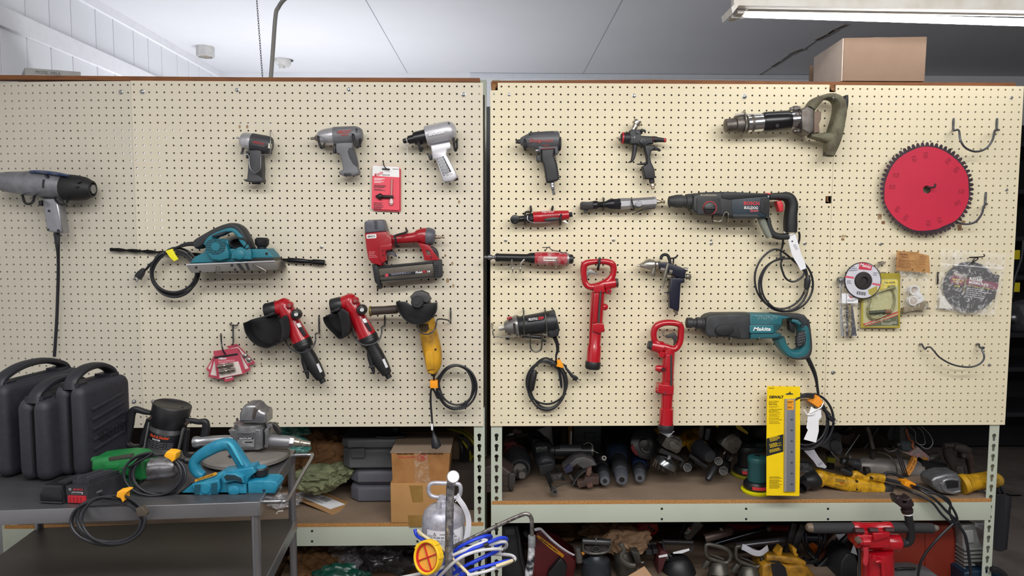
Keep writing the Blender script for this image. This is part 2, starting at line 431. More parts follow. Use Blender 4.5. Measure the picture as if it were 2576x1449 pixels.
for(X,Y,r)in((603,316,3),(622,316,3),(1120,640,2.5),(657,912,2),(1155,505,3),(1138,660,3),(1126,703,4),(1140,716,3)):
 b=b+pr(el(X,Y+3,r,r*1.6,8),.0001,.0004)
pt('rust_stain',b,sm,pB)
WOOD=mt('#7a4a22',.7,n=.8,c2='#5f361b',ns=9,st=(2,40,14),bump=.2)
z(0,0,1)
def rail(name,label,x0,x1,px,ytop,ybot):
 a,c=P(px,ytop,0),P(px,ybot,0)
 return one(name,label,'wooden rail',vbox(x0,x1,.001,.04,c.z-.01,a.z,.002),WOOD,'wooden top rails')
RX0=P(-30,195,0).x;RX1=P(1207,200,0).x
one('top_rail','brown wooden rail along the top of the left pegboard','wooden rail',pr([(-40,188),(160,190),(600,194),(1207,196),(1208.5,207),(600,206),(325,204),(160,201),(-40,199)],-.042,-.0065,1),WOOD,'wooden top rails')
one('top_rail','brown wooden rail along the top of the right pegboard','wooden rail',pr([(1237,203),(1640,200),(2100,205.5),(2555,208),(2557.5,226),(2100,226),(1640,222),(1238,222)],-.042,-.0065,1),WOOD,'wooden top rails')
STEEL=mt('#b6bdae',.5,n=.25,c2='#a2a99b',ns=8);HARD=mt('#82705f',.75,n=.6,c2='#6a594b',ns=7,bump=.15,bs=60)
CHIP=mt('#b9864c',.85,n=.9,c2='#7a5228',ns=260);BACKM=mt('#2a211c',.85,n=.4,c2='#1d1714')
ZDR=P(1700,1257.5,-.008).z;ZDL=P(900,1315.5,-.008).z;ZLR=ZDR-.36;ZLL=ZDL-.34;SD=.62
def keypost(X0,X1,Yr,z1,par,slots,side):
 z(0,0,1);x0,x1=P(X0,Yr,-.008).x,P(X1,Yr,-.008).x;w=x1-x0;cx=w/2;hs=[]
 for(h,filled)in slots:
  l=[];hz=h
  for j in range(10):a=math.radians(-50+280*j/9);l.append((cx+.0075*math.cos(a),hz+.0075*math.sin(a)))
  l+=[(cx-.0045,hz-.017),(cx-.003,hz-.0195),(cx,hz-.0205),(cx+.003,hz-.0195),(cx+.0045,hz-.017)]
  hs.append(l)
 b=pr3(V((x0,.008,0)),XA,ZA_,YA,[[(0,0),(w,0),(w,z1),(0,z1)]]+hs,-.002,0,0)
 sx=x0 if side<0 else x1-.002
 b=b+vbox(sx,sx+.002,.0101,.045,0,z1,0)
 return pt('post',b,STEEL,par)
def shelf(name,label,X0,X1,zd,zl,s0,s1,backcut,btop,bbot,decks=True):
 z(0,0,1);x0,x1=P(X0,1300,-.008).x,P(X1,1300,-.008).x
 t=T(name,label,'shelving',V(((x0+x1)/2,.3,0)),'steel shelving units')
 zb0,zb1=P(900 if X0<900 else 1700,btop,-.008).z,P(900 if X0<900 else 1700,bbot,-.008).z;bh=zb0-zb1
 for q in(zd,zl):
  pt('deck',vbox(x0+.003,x1-.003,.0085,SD,q-.0135,q,.001),HARD if q==zd else mt('#7a6858',.8,n=.6,c2='#5d4f44',ns=7),t)
  pt('deck_edge',vbox(x0+.003,x1-.003,.0072,.0084,q-.0135,q-.0002,0),CHIP,t)
  be=pt('beam',vbox(x0+.0015,x1-.0015,.0075,.02,q-.0145-bh,q-.0142,.001),STEEL,t)
  if q==zd:
   hb=B()
   for px in((785,450,1050)if X0<900 else(1665,2083,1877)):
    for py in((1336,1362)if X0<900 else(1280,1306)):hb=hb+pr(el(px,py,3,3,10),-.0076,-.0068)
   pt('bolt_hole',hb,BLK,be)
 e0,e1=(-1.9,x1)if X0<900 else(x0,2.22)
 pt('back_panel',pr3(V((0,SD,0)),XA,ZA_,YA,[[(x0,.05),(x1,.05),(x1,.9),(e1,.9),(e1,2.19),(e0,2.19),(e0,.9),(x0,.9)]]+backcut,-.004,0),BACKM,t)  # added dark sheet behind the boards, keeps the peg holes dark
 for x in(x0,x1-.035):pt('post',vbox(x,x+.035,SD-.04,SD-.006,0,2.19,.001),STEEL,t)
 for q in(1.35,1.72):pt('deck',vbox(x0+.036,x1-.036,.06,SD-.005,q-.015,q,0),BACKM,t)
 return t
def cut(X0,Y0,X1,Y1):  # opening in the added back sheet, lets the lit wall brighten peg holes
 z(0,0,1);a,c=P(X0,Y0,-SD),P(X1,Y1,-SD);return[(a.x,c.z),(c.x,c.z),(c.x,a.z),(a.x,a.z)]
dz=.0366*1.04
sl=shelf('shelving_unit','pale green slotted steel shelving unit behind the left pegboard, cardboard boxes on its deck',8,1218.4,ZDL,ZLL,1,1,[cut(205,318,330,342),cut(331,318,466,342),cut(243,343,330,362),cut(331,343,420,362),cut(262,363,410,381),cut(302,382,404,400),cut(322,401,404,421),cut(335,422,420,448),cut(30,640,262,676),cut(365,500,425,580),cut(585,700,655,718),cut(600,310,690,326)],1325.5,1373)
z(980,1150,4.845)
def slots(x,y0,n):
 z(0,0,1);return[(P(x,y0+i*26.35,-.008).z,0)for i in range(n)]
keypost(1192.6,1219.4,1200,.93,sl,[q for q in slots(1205,1095.5,15)],1)
keypost(8,47,1380,.9,sl,[],-1)
sr=shelf('shelving_unit','pale green slotted steel shelving unit under the right pegboard, power tools crowded on its deck',1235.3,2493,ZDR,ZLR,1,1,[cut(1780,1020,1850,1055)],1271.5,1317.5)
keypost(1235.3,1262.8,1200,.93,sr,slots(1248.5,1095.5,15),-1)
keypost(2480.5,2504.5,1250,2.03,sr,[(P(2490,1096+i*25.6,-.008).z,0)for i in range(15)],1)
for q_,a_,b_ in((sl,1206,1219.5),(sr,1240,1262)):pt('stile',vbox(P(a_,800,0).x,P(b_,800,0).x,.0075,.05,.935,2.02,.001),mt('#2b2019',.8),q_)
z(0,0,1);x=P(1226,800,-.7).x
one('sheet_metal','tall grey metal sheet behind the gap between the two pegboards','metal sheet',vbox(x-.16,x+.16,.70,.73,1.447,2.1,.003),mt('#a4a6ac',.5))
zz=.02
for i,(h,w)in enumerate(((.42,.3),(.4,.26),(.34,.28),(.265,.34))):
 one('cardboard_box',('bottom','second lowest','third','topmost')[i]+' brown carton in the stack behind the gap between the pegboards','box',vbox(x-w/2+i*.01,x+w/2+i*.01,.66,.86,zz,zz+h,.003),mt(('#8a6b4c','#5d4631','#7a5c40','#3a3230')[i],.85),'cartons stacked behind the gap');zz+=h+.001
t=T('storage_rack','dark storage rack in the shadows beyond the right pegboard','rack',V((3.3,2.45,0)))
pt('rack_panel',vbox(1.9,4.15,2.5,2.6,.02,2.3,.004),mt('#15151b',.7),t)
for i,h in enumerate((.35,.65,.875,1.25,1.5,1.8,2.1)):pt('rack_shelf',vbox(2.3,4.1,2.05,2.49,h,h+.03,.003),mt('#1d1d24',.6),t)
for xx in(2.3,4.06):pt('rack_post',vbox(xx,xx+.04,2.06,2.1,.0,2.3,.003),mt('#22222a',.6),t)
z(2080,600,4.024)
for i,Y in enumerate((165,495)):
 p=P(1912,Y,-2.03)
 one('shelf_tag',('upper','lower')[i]+' yellow tag on the dark rack beyond the right pegboard','tag',vbox(p.x-.035,p.x+.035,2.04,2.046,p.z-.03,p.z+.03,.001),mt('#e6d21a',.6),'yellow rack tags')
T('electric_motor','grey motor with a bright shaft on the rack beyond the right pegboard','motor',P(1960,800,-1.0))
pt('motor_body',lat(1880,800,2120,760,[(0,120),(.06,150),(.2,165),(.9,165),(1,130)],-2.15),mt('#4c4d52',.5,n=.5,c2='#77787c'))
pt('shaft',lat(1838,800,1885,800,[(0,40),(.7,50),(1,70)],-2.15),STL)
T_=CUR[0]
pt('bracket',lat(1900,700,1960,960,[(0,60),(.5,50),(1,30)],-2.2),mt('#5a5b60',.5))
hook('thin grey hose looping in front of the dark rack at the right edge',[(1990,20,-1.6),(1970,200,-1.6),(1900,420,-1.6),(1875,600,-1.6)],10,mt('#3f4046',.5),name='hose')
CUR[0]['category']='hose'
z(1776,0,3.22)
d=.02;KB=mt('#8a7260',.85,n=.4,c2='#7a6351',ns=9);zt=P(1300,662,-.03).z
T('cardboard_box','tall open brown carton with a blue and white label on top of the right pegboard','box',P(1400,660,-.03))
f=[(1112,310),(1780,300),(1760,664),(1105,664)];fp=[P(X,Y,-.02)for X,Y in f];bk=[P(870,465,-.30),P(868,664,-.30)]
def quad(a,b_,c,d_,th):
 n=(b_-a).cross(d_-a).normalized()*th;v=[a,b_,c,d_,a+n,b_+n,c+n,d_+n]
 return B(v,[[0,1,2,3],[7,6,5,4],[0,4,5,1],[1,5,6,2],[2,6,7,3],[3,7,4,0]])
zb=zt;xl0,xl1,xr1=fp[3].x,bk[1].x,fp[2].x;ztop=fp[0].z;dd=.32;y0=.02
LX=bk[1].x
pt('front_panel',quad(V((xl0,y0,zb)),V((xr1,y0,zb)),V((fp[1].x,y0,fp[1].z)),V((xl0,y0,ztop)),.004),KB,None,flat=True)
pt('side_panel',quad(V((xl0,y0,zb)),V((xl0,y0,ztop)),V((LX,y0+dd-.05,P(870,465,-.29).z)),V((LX,y0+dd-.05,zb)),.004),mt('#cdbcae',.85,n=.3,c2='#b7a697'),None,flat=True)  # lit left side: the light is put into its paler colour
pt('back_panel',quad(V((LX,y0+dd,zb)),V((xr1,y0+dd,zb)),V((xr1,y0+dd,ztop)),V((LX,y0+dd,ztop-.02)),.004),KB,None,flat=True)
pt('side_panel',quad(V((xr1,y0,zb)),V((xr1,y0+dd,zb)),V((xr1,y0+dd,ztop)),V((fp[1].x,y0,fp[1].z)),.004),KB,None,flat=True)
pt('tape',pr(rr(1438,372,165,140,0),-.0196,-.0192),mt('#a48f80',.35))
lb=pt('label',pr(rr(1424,547,218,112,6,1.5),-.0196,-.019),PAPER)
pt('label_band',pr(rr(1424,506,212,20,0,1.5),-.019,-.0187),mt('#2b4fae',.5),lb)
lines(1328,535,90,2,10,6,-.0187,BLK,1.5,3,lb);tx('4L3Z-78274-C  18',1375,540,11,-.0186,BLK,100,1.5,par=lb);lines(1326,578,122,1,9,12,-.0187,DKG,1.5,9,lb);lines(1326,563,110,1,9,5,-.0187,DKG,1.5,19,lb)
pt('label_foot',pr(rr(1420,590,195,9,0,1.5),-.019,-.0187),mt('#5e6068',.6),lb)
T('fluorescent_light','white fluorescent strip fitting with bare glowing tubes above the carton at top right','light',P(1700,60,.15))
lw=mt('#d9d6d0',.5,n=.5,c2='#b4a894',ns=12);df=.12
tb=mt('#ffffff',.4,em=14)
def seg3(X0,Y0,X1,Y1,r,d0,d1,n=12):return lat(X0,Y0,X1,Y1,[(0,r),(1,r)],d0,d1,n)
pt('housing',lat(215,15,3000,60,[(0,60),(1,64)],.16,.20,4,ex=1.6),lw)
pt('reflector',lat(300,62,3000,104,[(0,34),(1,36)],.12,.16,8),mt('#cfcbc4',.35,.3))
pt('fluorescent_tube',lat(300,112,2250,172,[(0,28),(1,28)],.1,.13,14),tb)
pt('fluorescent_tube',lat(2262,172,3100,195,[(0,29),(1,29)],.13,.15,14),tb)
pt('lamp_holder',pr(rr(232,130,60,34,4),.08,.115,4)+pr(rr(285,75,60,70,4),.09,.14,4),mt('#c9c7c2',.5))
pt('end_cap',lat(262,134,300,136,[(0,18),(1,18)],.1),WHT)
pt('end_plate',pr([(205,60),(262,0),(268,40),(215,110)],.1,.2),lw)
e=B()
for X in(330,2300,2420):e=e+tube([(X-60,60,.15),(X-20,50,.13),(X+20,62,.13),(X-10,80,.14)],4)
pt('spring_clip',e,STL)
for X in(420,2000):p=P(X,5,.17);pt('hanger',sw([p,V((p.x,p.y,HC-.001))],.003,n=6),WIRE)
z(0,0,3.22)
hook('bent grey conduit pipe rising behind the left pegboard to the ceiling',[(2192,660,-.35),(2210,420,-.35),(2232,130,-.35),(2255,60,-.35),(2310,-10,-.33),(2440,-90,-.33),(2520,-190,-.33),(2540,-432,-.33)],16,mt('#8b8a86',.5),name='conduit_pipe');CUR[0]['category']='pipe'
ch=B();i=0;Y=-420
while Y<640:
 X=2080+(Y/620)*46;p=P(X,Y,-.3);k=L(1,-.3);u=V((.075,0,-1)).normalized();s=(V((1,0,.07))if i%2 else V((.25,1,0))).normalized()
 l=[p+u*(13*k*math.cos(a)+0)+s*(5.5*k*math.sin(a))for a in(2*PI*j/10 for j in range(10))]
 ch=ch+sw(l,1.7*k,n=5,closed=True);Y+=20;i+=1
one('chain','thin dark steel chain hanging from the ceiling beside the grey pipe','chain',ch,mt('#3f4043',.4,.8))
p=cz(1662,378);T('junction_box','white octagonal junction box on the ceiling left of the chain, wires showing','electrical box',p)
wb=mt('#c8c6c4',.6,n=.4,c2='#9a9690');k=.05
def ring8(r0,z0,r1,z1,c):return B([c+V((r0*math.cos(2*PI*(j+.5)/8),r0*math.sin(2*PI*(j+.5)/8),z0))for j in range(8)]+[c+V((r1*math.cos(2*PI*(j+.5)/8),r1*math.sin(2*PI*(j+.5)/8),z1))for j in range(8)],[[j,(j+1)%8,8+(j+1)%8,8+j]for j in range(8)])
pt('box_shell',ring8(.052,0,.052,-.062,p)+ring8(.052,-.062,.046,-.062,p)+ring8(.046,-.062,.046,-.003,p),wb,flat=True)
w_=B()
for j in range(4):w_=w_+sw([p+V((.012*j-.02,-.01,-.005)),p+V((.014*j-.02,-.015,-.05)),p+V((.01*j-.01,.01,-.056)),p+V((0,.01,-.02))],.0025,n=6)
pt('wire',w_,mt('#b89a7a',.5))
p=cz(2275,482);T('ceiling_socket','round white lamp socket hanging loose from the ceiling beside the pipe','socket',p)
pt('socket_plate',B(*(lambda q:(q.v,q.f))(sw([p+V((.01,0,-.001)),p+V((.01,0,-.012)),p+V((0,0,-.03)),p+V((0,0,-.034))],[.055,.055,.05,.03],n=20))),wb)
pt('socket_neck',sw([p+V((.012,-.02,-.03)),p+V((.012,-.02,-.062))],.02,n=14),wb)
pt('ceiling_hole',sw([p+V((.015,.015,.001)),p+V((.015,.015,-.0015))],.06,n=20),mt('#3a3533',.9))
zt=P(300,620,-.05).z
T('equipment_case','grey equipment case with raised lettering lying on top of the left pegboard','case',P(300,620,-.2))
a=P(200,548,-.1);a2=P(200,640,-.1);e1=P(640,604,-.09);dv=V((-.42,.9,0)).normalized()
ud=V((1,-.02,0));ud.normalize();vd=V((-.55,.83,0)).normalized()
hh=a.z-zt;ln=.62
def skew(o,u,v_,l,w,h):
 q=[o,o+u*l,o+u*l+v_*w,o+v_*w];return B([x_-V((0,0,h))for x_ in q]+q,[[3,2,1,0],[4,5,6,7],[0,1,5,4],[1,2,6,5],[2,3,7,6],[3,0,4,7]])
u2=(P(640,603,-.16)-a);u2.z=0;u2.normalize()
pt('case_body',skew(a,u2,V((-.6,.8,0)).normalized(),.17,.3,max(hh,.03)),mt('#9a9a98',.5,n=.5,c2='#7d7d7a'),flat=True)
O=a+u2*.07+V((0,0,-.012))+u2.cross(ZA_).normalized()*.001
pt('lettering',txf('MODEL 500LA',O,u2,ZA_,.011,.075),mt('#4c4c4a',.5),flat=True)
def area(name,loc,rot,sx,sy,e,col=(1,1,1)):
 l=bpy.data.lights.new(name,'AREA');l.shape='RECTANGLE';l.size=sx;l.size_y=sy;l.energy=e;l.color=col
 o=bpy.data.objects.new(name,l);C.objects.link(o);o.location=loc;o.rotation_euler=[math.radians(q)for q in rot];return o
area('ceiling_lamp',(.3,-1.75,2.58),(14,0,0),3.6,.35,62,(1,.985,.96))
area('ceiling_lamp',(.9,-3.3,2.58),(25,0,0),3.6,.3,66,(1,.985,.96))
area('bounce_lamp',(-1.1,1.6,1.2),(180,0,0),1.5,1.0,31,(.95,.97,1))
w=bpy.data.worlds.new('w');sc.world=w;w.use_nodes=True;bg=w.node_tree.nodes['Background'];bg.inputs[0].default_value=(.8,.85,.95,1);bg.inputs[1].default_value=.25
vs=sc.view_settings;vs.view_transform='Standard';vs.look='None';vs.gamma=1;vs.exposure=0.0;vs.use_curve_mapping=False
def ridge(X0,Y0,X1,Y1,n,r,d,w):
 b=B()
 for i in range(n):
  t=i/(n-1);b=b+lat(X0+(X1-X0)*t,Y0+(Y1-Y0)*t,X0+(X1-X0)*t+w,Y0+(Y1-Y0)*t,[(0,r),(1,r)],d,n=8)
 return b
z(0,400,2.896);d=.062
T('impact_wrench','big grey corded impact wrench with black rubber nose, hanging at the far left','impact wrench',P(300,300,d))
gm=mt('#8a8b90',.42,.55,n=.7,c2='#5c5d62',ns=22)
pt('motor_housing',lat(-40,160,262,183,[(0,40),(.1,44),(.13,62),(.3,72),(.75,86),(.96,94),(1,94)],d),gm)
pt('hammer_case',lat(256,182,480,205,[(0,96),(.05,98),(.95,92),(1,88)],d),gm)
pt('rubber_nose',lat(470,205,676,219,[(0,90),(.04,94),(.4,92),(.75,82),(.95,62),(1,58),(1,46),(.93,44),(.93,0.5)],d),RUB)
pt('anvil',lat(640,217,682,220,[(0,34),(1,34)],d,n=8),STL)
pt('cover_strip',gr([(250,96,12),(320,98,14),(420,110,14),(520,128,8)],d+.012,60),mt('#2d3f66',.5,n=.9,c2='#6a6d74'))
b=B()
for(X,Y,w,h,a)in((314,180,14,62,4),(336,126,30,10,40),(567,163,22,18,0),(556,202,24,12,0)):b=b+pr(rr(X,Y,w,h,4,-a),d+.02,d+L(93,d)+.0016,0)
pt('vent_slot',b,BLK)
h=pt('handle',pr([(302,285),(415,285),(432,380),(456,530),(452,541),(395,536),(340,528),(318,400)],d-.02,d+.022,16),mt('#9fa0a6',.3,.8,n=.4,c2='#77787e'))
pt('screw',dl(356,378,[(d+.018,9),(d+.0235,9)],10)+dl(424,522,[(d+.018,10),(d+.0235,10)],10)+dl(348,515,[(d+.018,7),(d+.0235,7)],10),BLK,h)
pt('trigger',pr([(278,305),(300,300),(302,340),(280,342)],d-.01,d+.01,5),BLK)
pt('cord',tube([(414,520,d,22),(415,560,d,20),(420,640,d,15),(424,710,.045,11),(424,860,.03,11),(420,1000,.022,11),(412,1200,.02,11),(396,1440,.02,11)],11),CORD)
hook('black rubber-coated peg hook cradling the rear of the grey corded impact wrench',[(160,262,.004),(165,270,.06),(180,315,.125),(210,328,.127),(240,310,.125),(250,268,.06),(250,262,.004)],9,RUB)
hook('black rubber-coated peg hook cradling the nose end of the grey corded impact wrench',[(398,262,.004),(400,285,.07),(420,318,.122),(455,332,.124),(485,318,.122),(494,285,.07),(494,262,.004)],9,RUB)
z(580,300,7.36);d=.05
T('impact_wrench','compact charcoal impact wrench with silver nose, leftmost of the three pistols on the left board','impact wrench',P(450,500,d))
dk=mt('#3a3a3e',.5,n=.3,c2='#2b2b2f');sv=mt('#b9b9bd',.32,.6,n=.5,c2='#97979c',ns=30)
pt('hammer_case',lat(190,384,405,425,[(0,40),(0,95),(.1,128),(.3,148),(.95,160),(1,160)],d),sv)
pt('motor_housing',lat(398,424,765,492,[(0,162),(.05,164),(.7,165),(.88,160),(.97,140),(1,100)],d),dk)
pt('anvil',lat(112,340,200,372,[(0,20),(.1,26),(1,28)],d,n=4),STL)
h=pt('handle',pr([(345,570),(560,560),(575,700),(590,900),(582,1080),(602,1130),(590,1160),(400,1172),(270,1150),(222,1112),(300,1108),(312,990),(322,860),(334,740)],d-.016,d+.018,24),dk)
pt('grip_panel',pr([(470,1010),(575,1080),(585,920),(580,800)],d+.012,d+.0195,4),BLK,h)
pt('air_inlet',lat(400,1180,555,1185,[(0,22),(1,22)],d),BLK,h)
pt('trigger',pr([(285,590),(390,585),(395,620),(330,640),(320,720),(285,720)],d-.008,d+.01,8),BLK)
pt('nose_lug',gr([(232,535,24),(215,600,20),(210,650,28)],d,20),BLK)
pt('nameplate',pr(rr(525,445,240,120,8,-11),d+.016,d+L(165,d)-.0005,2),dk)
tx('NITROCAT',520,440,42,d+L(165,d)+.0008,mt('#b0282e',.5),205,-11,bold=.02)
pt('rating_label',pr(rr(718,492,44,92,4,-6),d+.016,d+L(150,d)+.002),mt('#c9c6b4',.5))
hook('bent grey wire loop around the handle of the compact charcoal impact wrench',[(738,208,.004),(735,330,.09),(742,560,.095),(742,650,.09),(700,668,.085),(600,655,.085),(565,680,.083),(560,800,.083),(545,920,.083),(455,990,.083),(370,920,.083),(345,800,.083),(340,690,.083),(310,650,.085),(215,645,.086),(212,560,.06),(212,560,.004)],8,mt('#8b8d90',.35,.8))
T('impact_wrench','mid-grey impact wrench with silver nose and angled grip, second on the left board','impact wrench',P(2100,600,d))
gy=mt('#68696d',.45,n=.25,c2='#55565a')
pt('hammer_case',lat(1618,342,1925,318,[(0,60),(0,85),(.1,118),(.35,142),(.9,165),(1,166)],d),sv)
pt('motor_housing',lat(1920,318,2440,290,[(0,168),(.05,170),(.72,166),(.82,158),(.95,128),(1,100)],d),gy)
pt('anvil',lat(1482,358,1625,348,[(0,24),(.5,26),(.55,34),(.75,60),(1,78)],d,n=14),mt('#8b8580',.35,.8))
pt('handle',pr([(1945,430),(2270,420),(2265,520),(2300,640),(2340,800),(2350,900),(2378,960),(2370,1015),(2290,1042),(2100,1052),(2010,1018),(1998,972),(2082,930),(2070,860),(2055,760),(2030,660),(1955,610),(1942,520)],d-.016,d+.018,26),gy)
pt('grip_panel',pr([(2195,530),(2248,528),(2290,610),(2345,790),(2342,885),(2270,830),(2205,720),(2165,600)],d+.01,d+.0195,4),mt('#3a3a3e',.6))
pt('muffler',pr([(2090,1000),(2225,990),(2235,1040),(2110,1052)],d-.01,d+.0192,4),BLK)
pt('air_inlet',lat(2282,960,2305,1035,[(0,48),(.6,50),(.6,44),(1,44)],d+.004,n=6),mt('#b5b1a9',.3,.8))
pt('trigger',pr([(1898,500),(1940,490),(1945,625),(1890,628)],d-.008,d+.008,8),BLK)
pt('nameplate',pr(rr(2105,255,285,145,8,4),d+.016,d+L(170,d)-.0006,3),mt('#5d5e62',.5))
tx('AIRCAT',2100,230,52,d+L(170,d)+.0006,mt('#b0282e',.5),260,4,bold=.03,shear=.15);tx('1300-XL',2110,292,34,d+L(170,d)+.0006,mt('#b0282e',.5),150,4,bold=.02)
b=B()
for i in range(4):b=b+pr(rr(2328,175+25*i,34,7,2,4),d+.014,d+L(158,d))
pt('vent_slot',b,BLK)
hook('black peg hook curled under the silver nose of the mid-grey impact wrench',[(1618,325,.004),(1620,330,.085),(1640,430,.092),(1680,528,.088),(1722,512,.08),(1722,512,.004)],22,RUB)
hook('black peg hook curled under the rear of the mid-grey impact wrench',[(2262,285,.004),(2268,290,.082),(2292,420,.088),(2345,515,.088),(2400,440,.08),(2395,330,.05),(2395,330,.004)],26,RUB)
z(1000,290,7.628);d=.056
T('impact_wrench','bright silver impact wrench with chequered grip, rightmost pistol tool on the left board','impact wrench',P(800,600,d))
sl2=mt('#c6c6cb',.34,.5,n=.35,c2='#acacb2',ns=20)
pt('hammer_case',lat(120,497,560,401,[(0,46),(.1,50),(.2,48),(.2,78),(.36,84),(.45,88),(.45,122),(.6,130),(.95,134),(.96,165),(1,165)],d),mt('#19191c',.3))
pt('anvil',lat(106,500,205,478,[(0,40),(.2,44),(1,44)],d,n=6),mt('#2d2d30',.4,.6))
pt('motor_housing',lat(550,403,1130,277,[(0,186),(.02,192),(.7,196),(.7,188),(.8,190),(.92,150),(.98,100),(1,60)],d),sl2)
pt('handle',pr([(625,575),(1010,500),(1050,640),(960,665),(935,750),(1015,890),(1100,1060),(1155,1185),(1060,1262),(900,1288),(858,1248),(800,1050),(740,850),(668,838),(655,720)],d-.02,d+.022,30),sl2)
cg=pt('grip_panel',pr([(752,802),(880,782),(1035,1082),(880,1166)],d+.018,d+.0225),mt('#3d3d42',.5))
b=B()
for i in range(13):
 for j in range(5):
  t=i/12;xl,xr=765+t*120,870+t*150;X=xl+(xr-xl)*(j+(.5 if i%2 else.15))/4.9;Y=808+t*330-(j*3)
  if X<xr:b=b+pr([(X,Y-13),(X+12,Y),(X,Y+13),(X-12,Y)],d+.0222,d+.0238)
pt('chequering',b,sl2,cg)
pt('trigger',pr([(575,735),(625,720),(660,775),(655,850),(612,858),(590,790)],d-.01,d+.012,8),BLK)
pt('air_inlet',lat(1060,1235,1160,1205,[(0,38),(1,40)],d,n=8),BLK)
b=B()
for i in range(4):b=b+pr(rr(915+28*i,1284-6*i,12,24,2,10),d-.01,d+.02)
pt('muffler',b,BLK)
np_=pt('nameplate',pr(rr(742,340,332,88,14,11),d+.02,d+L(196,d)-.001,3),mt('#8a8a90',.4,.5))
tx('SIOUX',742,340,62,d+L(196,d)-.0004,mt('#e4e4e6',.4),300,11,par=np_,bold=.03)
tx('SIOUX TOOLS',998,1135,24,d+.0228,mt('#4a4a4e',.5),120,20)
pt('rear_bolt',dl(985,150,[(d+.02,22),(d+.03,20)],10)+dl(1045,460,[(d+.02,18),(d+.034,16)],10),BLK)
pt('wire_tag',tube([(165,442,d+.012),(182,500,d+.012),(186,620,.05),(200,800,.035),(210,950,.028),(190,1100,.02),(188,1200,.015),(225,1245,.012),(270,1252,.012)],6,6,6),mt('#eceae4',.5))
pt('tag_knot',pr([(125,580),(180,560),(175,600),(150,628)],.03,.034,2),mt('#eceae4',.5))
hook('black peg hook under the black nose of the silver impact wrench',[(400,470,.004),(402,500,.08),(420,600,.09),(445,680,.085),(470,640,.075),(470,640,.004)],24,RUB)
hook('black peg hook under the rear of the silver impact wrench',[(1080,440,.004),(1078,460,.09),(1090,600,.095),(1110,680,.09),(1140,620,.08),(1135,500,.07),(1150,470,.004)],22,RUB)
z(550,180,3.788)
for i in(1,0):
 o=(14,14)if i else(0,0);d=.008 if i else.013
 T('blister_card',('red and white carded chuck key hanging beside the silver impact wrench','second red card showing behind the edge of the carded chuck key')[i],'blister pack',P(1590,1310,d))
 q=[(1466+o[0],893+o[1]),(1722+o[0],908+o[1]),(1732+o[0],1322+o[1]),(1458+o[0],1310+o[1])]
 pt('card',pr([(1476+o[0],892+o[1]),(1712+o[0],907+o[1]),(1722+o[0],918+o[1]),(1722+o[0],1310+o[1]),(1712+o[0],1322+o[1]),(1468+o[0],1312+o[1]),(1458+o[0],1300+o[1]),(1466+o[0],904+o[1])],d-.0015,d),mt(('#e0485a','#c23040')[i],.5))
pt('hang_slot',B(),BLK)if 0 else None
d=.013;ca=[o for o in bpy.data.objects if o.name.startswith('blister_card')][-1];CUR[0]=ca
pt('card_header',pr([(1477,894),(1711,908),(1720,918),(1722,1008),(1464,992),(1467,904)],d,d+.0003),WHT)
pt('hang_slot',pr(rr(1594,931,78,18,8,-3),d,d+.0006),BLK)
tx('Milwaukee',1524,973,34,d+.0008,mt('#d23a48',.5),84,22,bold=.01,shear=.3);tx('CHUCK KEY',1596,986,12,d+.0008,BLK,76,-2,bold=.02);tx('48-66-3280',1686,930,9,d+.0008,BLK,52,-3,bold=.02)
lines(1484,1018,100,2,12,7,d+.0006,WHT,-2,2);lines(1482,1046,110,2,10,5,d+.0006,WHT,-2,5)
lines(1482,1082,120,3,10,6,d+.0006,BLK,-3,6);lines(1482,1120,110,2,9,5,d+.0006,BLK,-3,8);lines(1478,1250,120,3,12,6,d+.0006,BLK,-3,7);lines(1478,1288,115,3,9,5,d+.0006,BLK,-3,11)
k=pt('chuck_key',lat(1646,1205,1652,1020,[(0,8),(1,7.5)],d+.006),mt('#c99c96',.35,.6))
pt('key_bit',lat(1664,1196,1495,1188,[(0,15),(.6,15),(.62,13),(.66,28),(.76,30),(.86,20),(1,6)],d+.007,n=12),mt('#33302f',.4,.5),k)
pt('key_knob',lat(1646,1210,1646,1272,[(0,8),(.2,16),(.7,20),(1,8)],d+.006),mt('#d8c4c0',.4),k)
hook('short peg hook through the slot of the carded chuck key',[(1570,862,-.004),(1570,872,.02),(1580,905,.03),(1605,930,.028),(1625,938,.024)],5,mt('#3c3d40',.4,.7))
z(240,520,4.14);d=.075
T('power_planer','teal and black electric planer on the left board, yellow tape flag on its coiled cord','planer',P(1400,690,d))
pt('sole',pr([(940,597),(1865,562),(1872,575),(1905,655),(1500,668),(1000,690),(975,655)],.012,.11,2),mt('#8a8682',.35,.75,n=.5,c2='#6d6964',ns=15))
pt('sole_edge',pr([(938,596),(1865,560),(1868,574),(945,613)],.108,.113,1),mt('#c8c8ca',.3,.6))
pt('body',pr([(975,590),(1035,520),(1130,475),(1160,380),(1380,350),(1400,440),(1500,420),(1620,440),(1620,568),(1220,583)],.03,.105,14),TEAL)
pt('front_block',pr([(1625,442),(1780,440),(1835,500),(1850,530),(1620,535)],.03,.108,10),TEAL)
pt('rubber_base',pr([(1600,533),(1850,528),(1862,560),(1600,568)],.03,.106,3),BLK)
hb=[(1062,395,46),(1100,380,58),(1190,320,52),(1300,255,46),(1430,205,36),(1515,235,38),(1570,330,44),(1620,440,36)]
pt('handle',gr(hb,d,95,3),mt('#26282c',.55))
pt('handle_inlay',gr([(1165,400,30),(1210,330,30),(1310,275,28),(1430,240,26),(1500,285,30),(1550,360,36),(1600,430,26)],d+.016,55,3),TEAL)
pt('trigger',gr([(1235,310,14),(1320,285,22),(1385,262,14)],d+.022,50),mt('#232a33',.5))
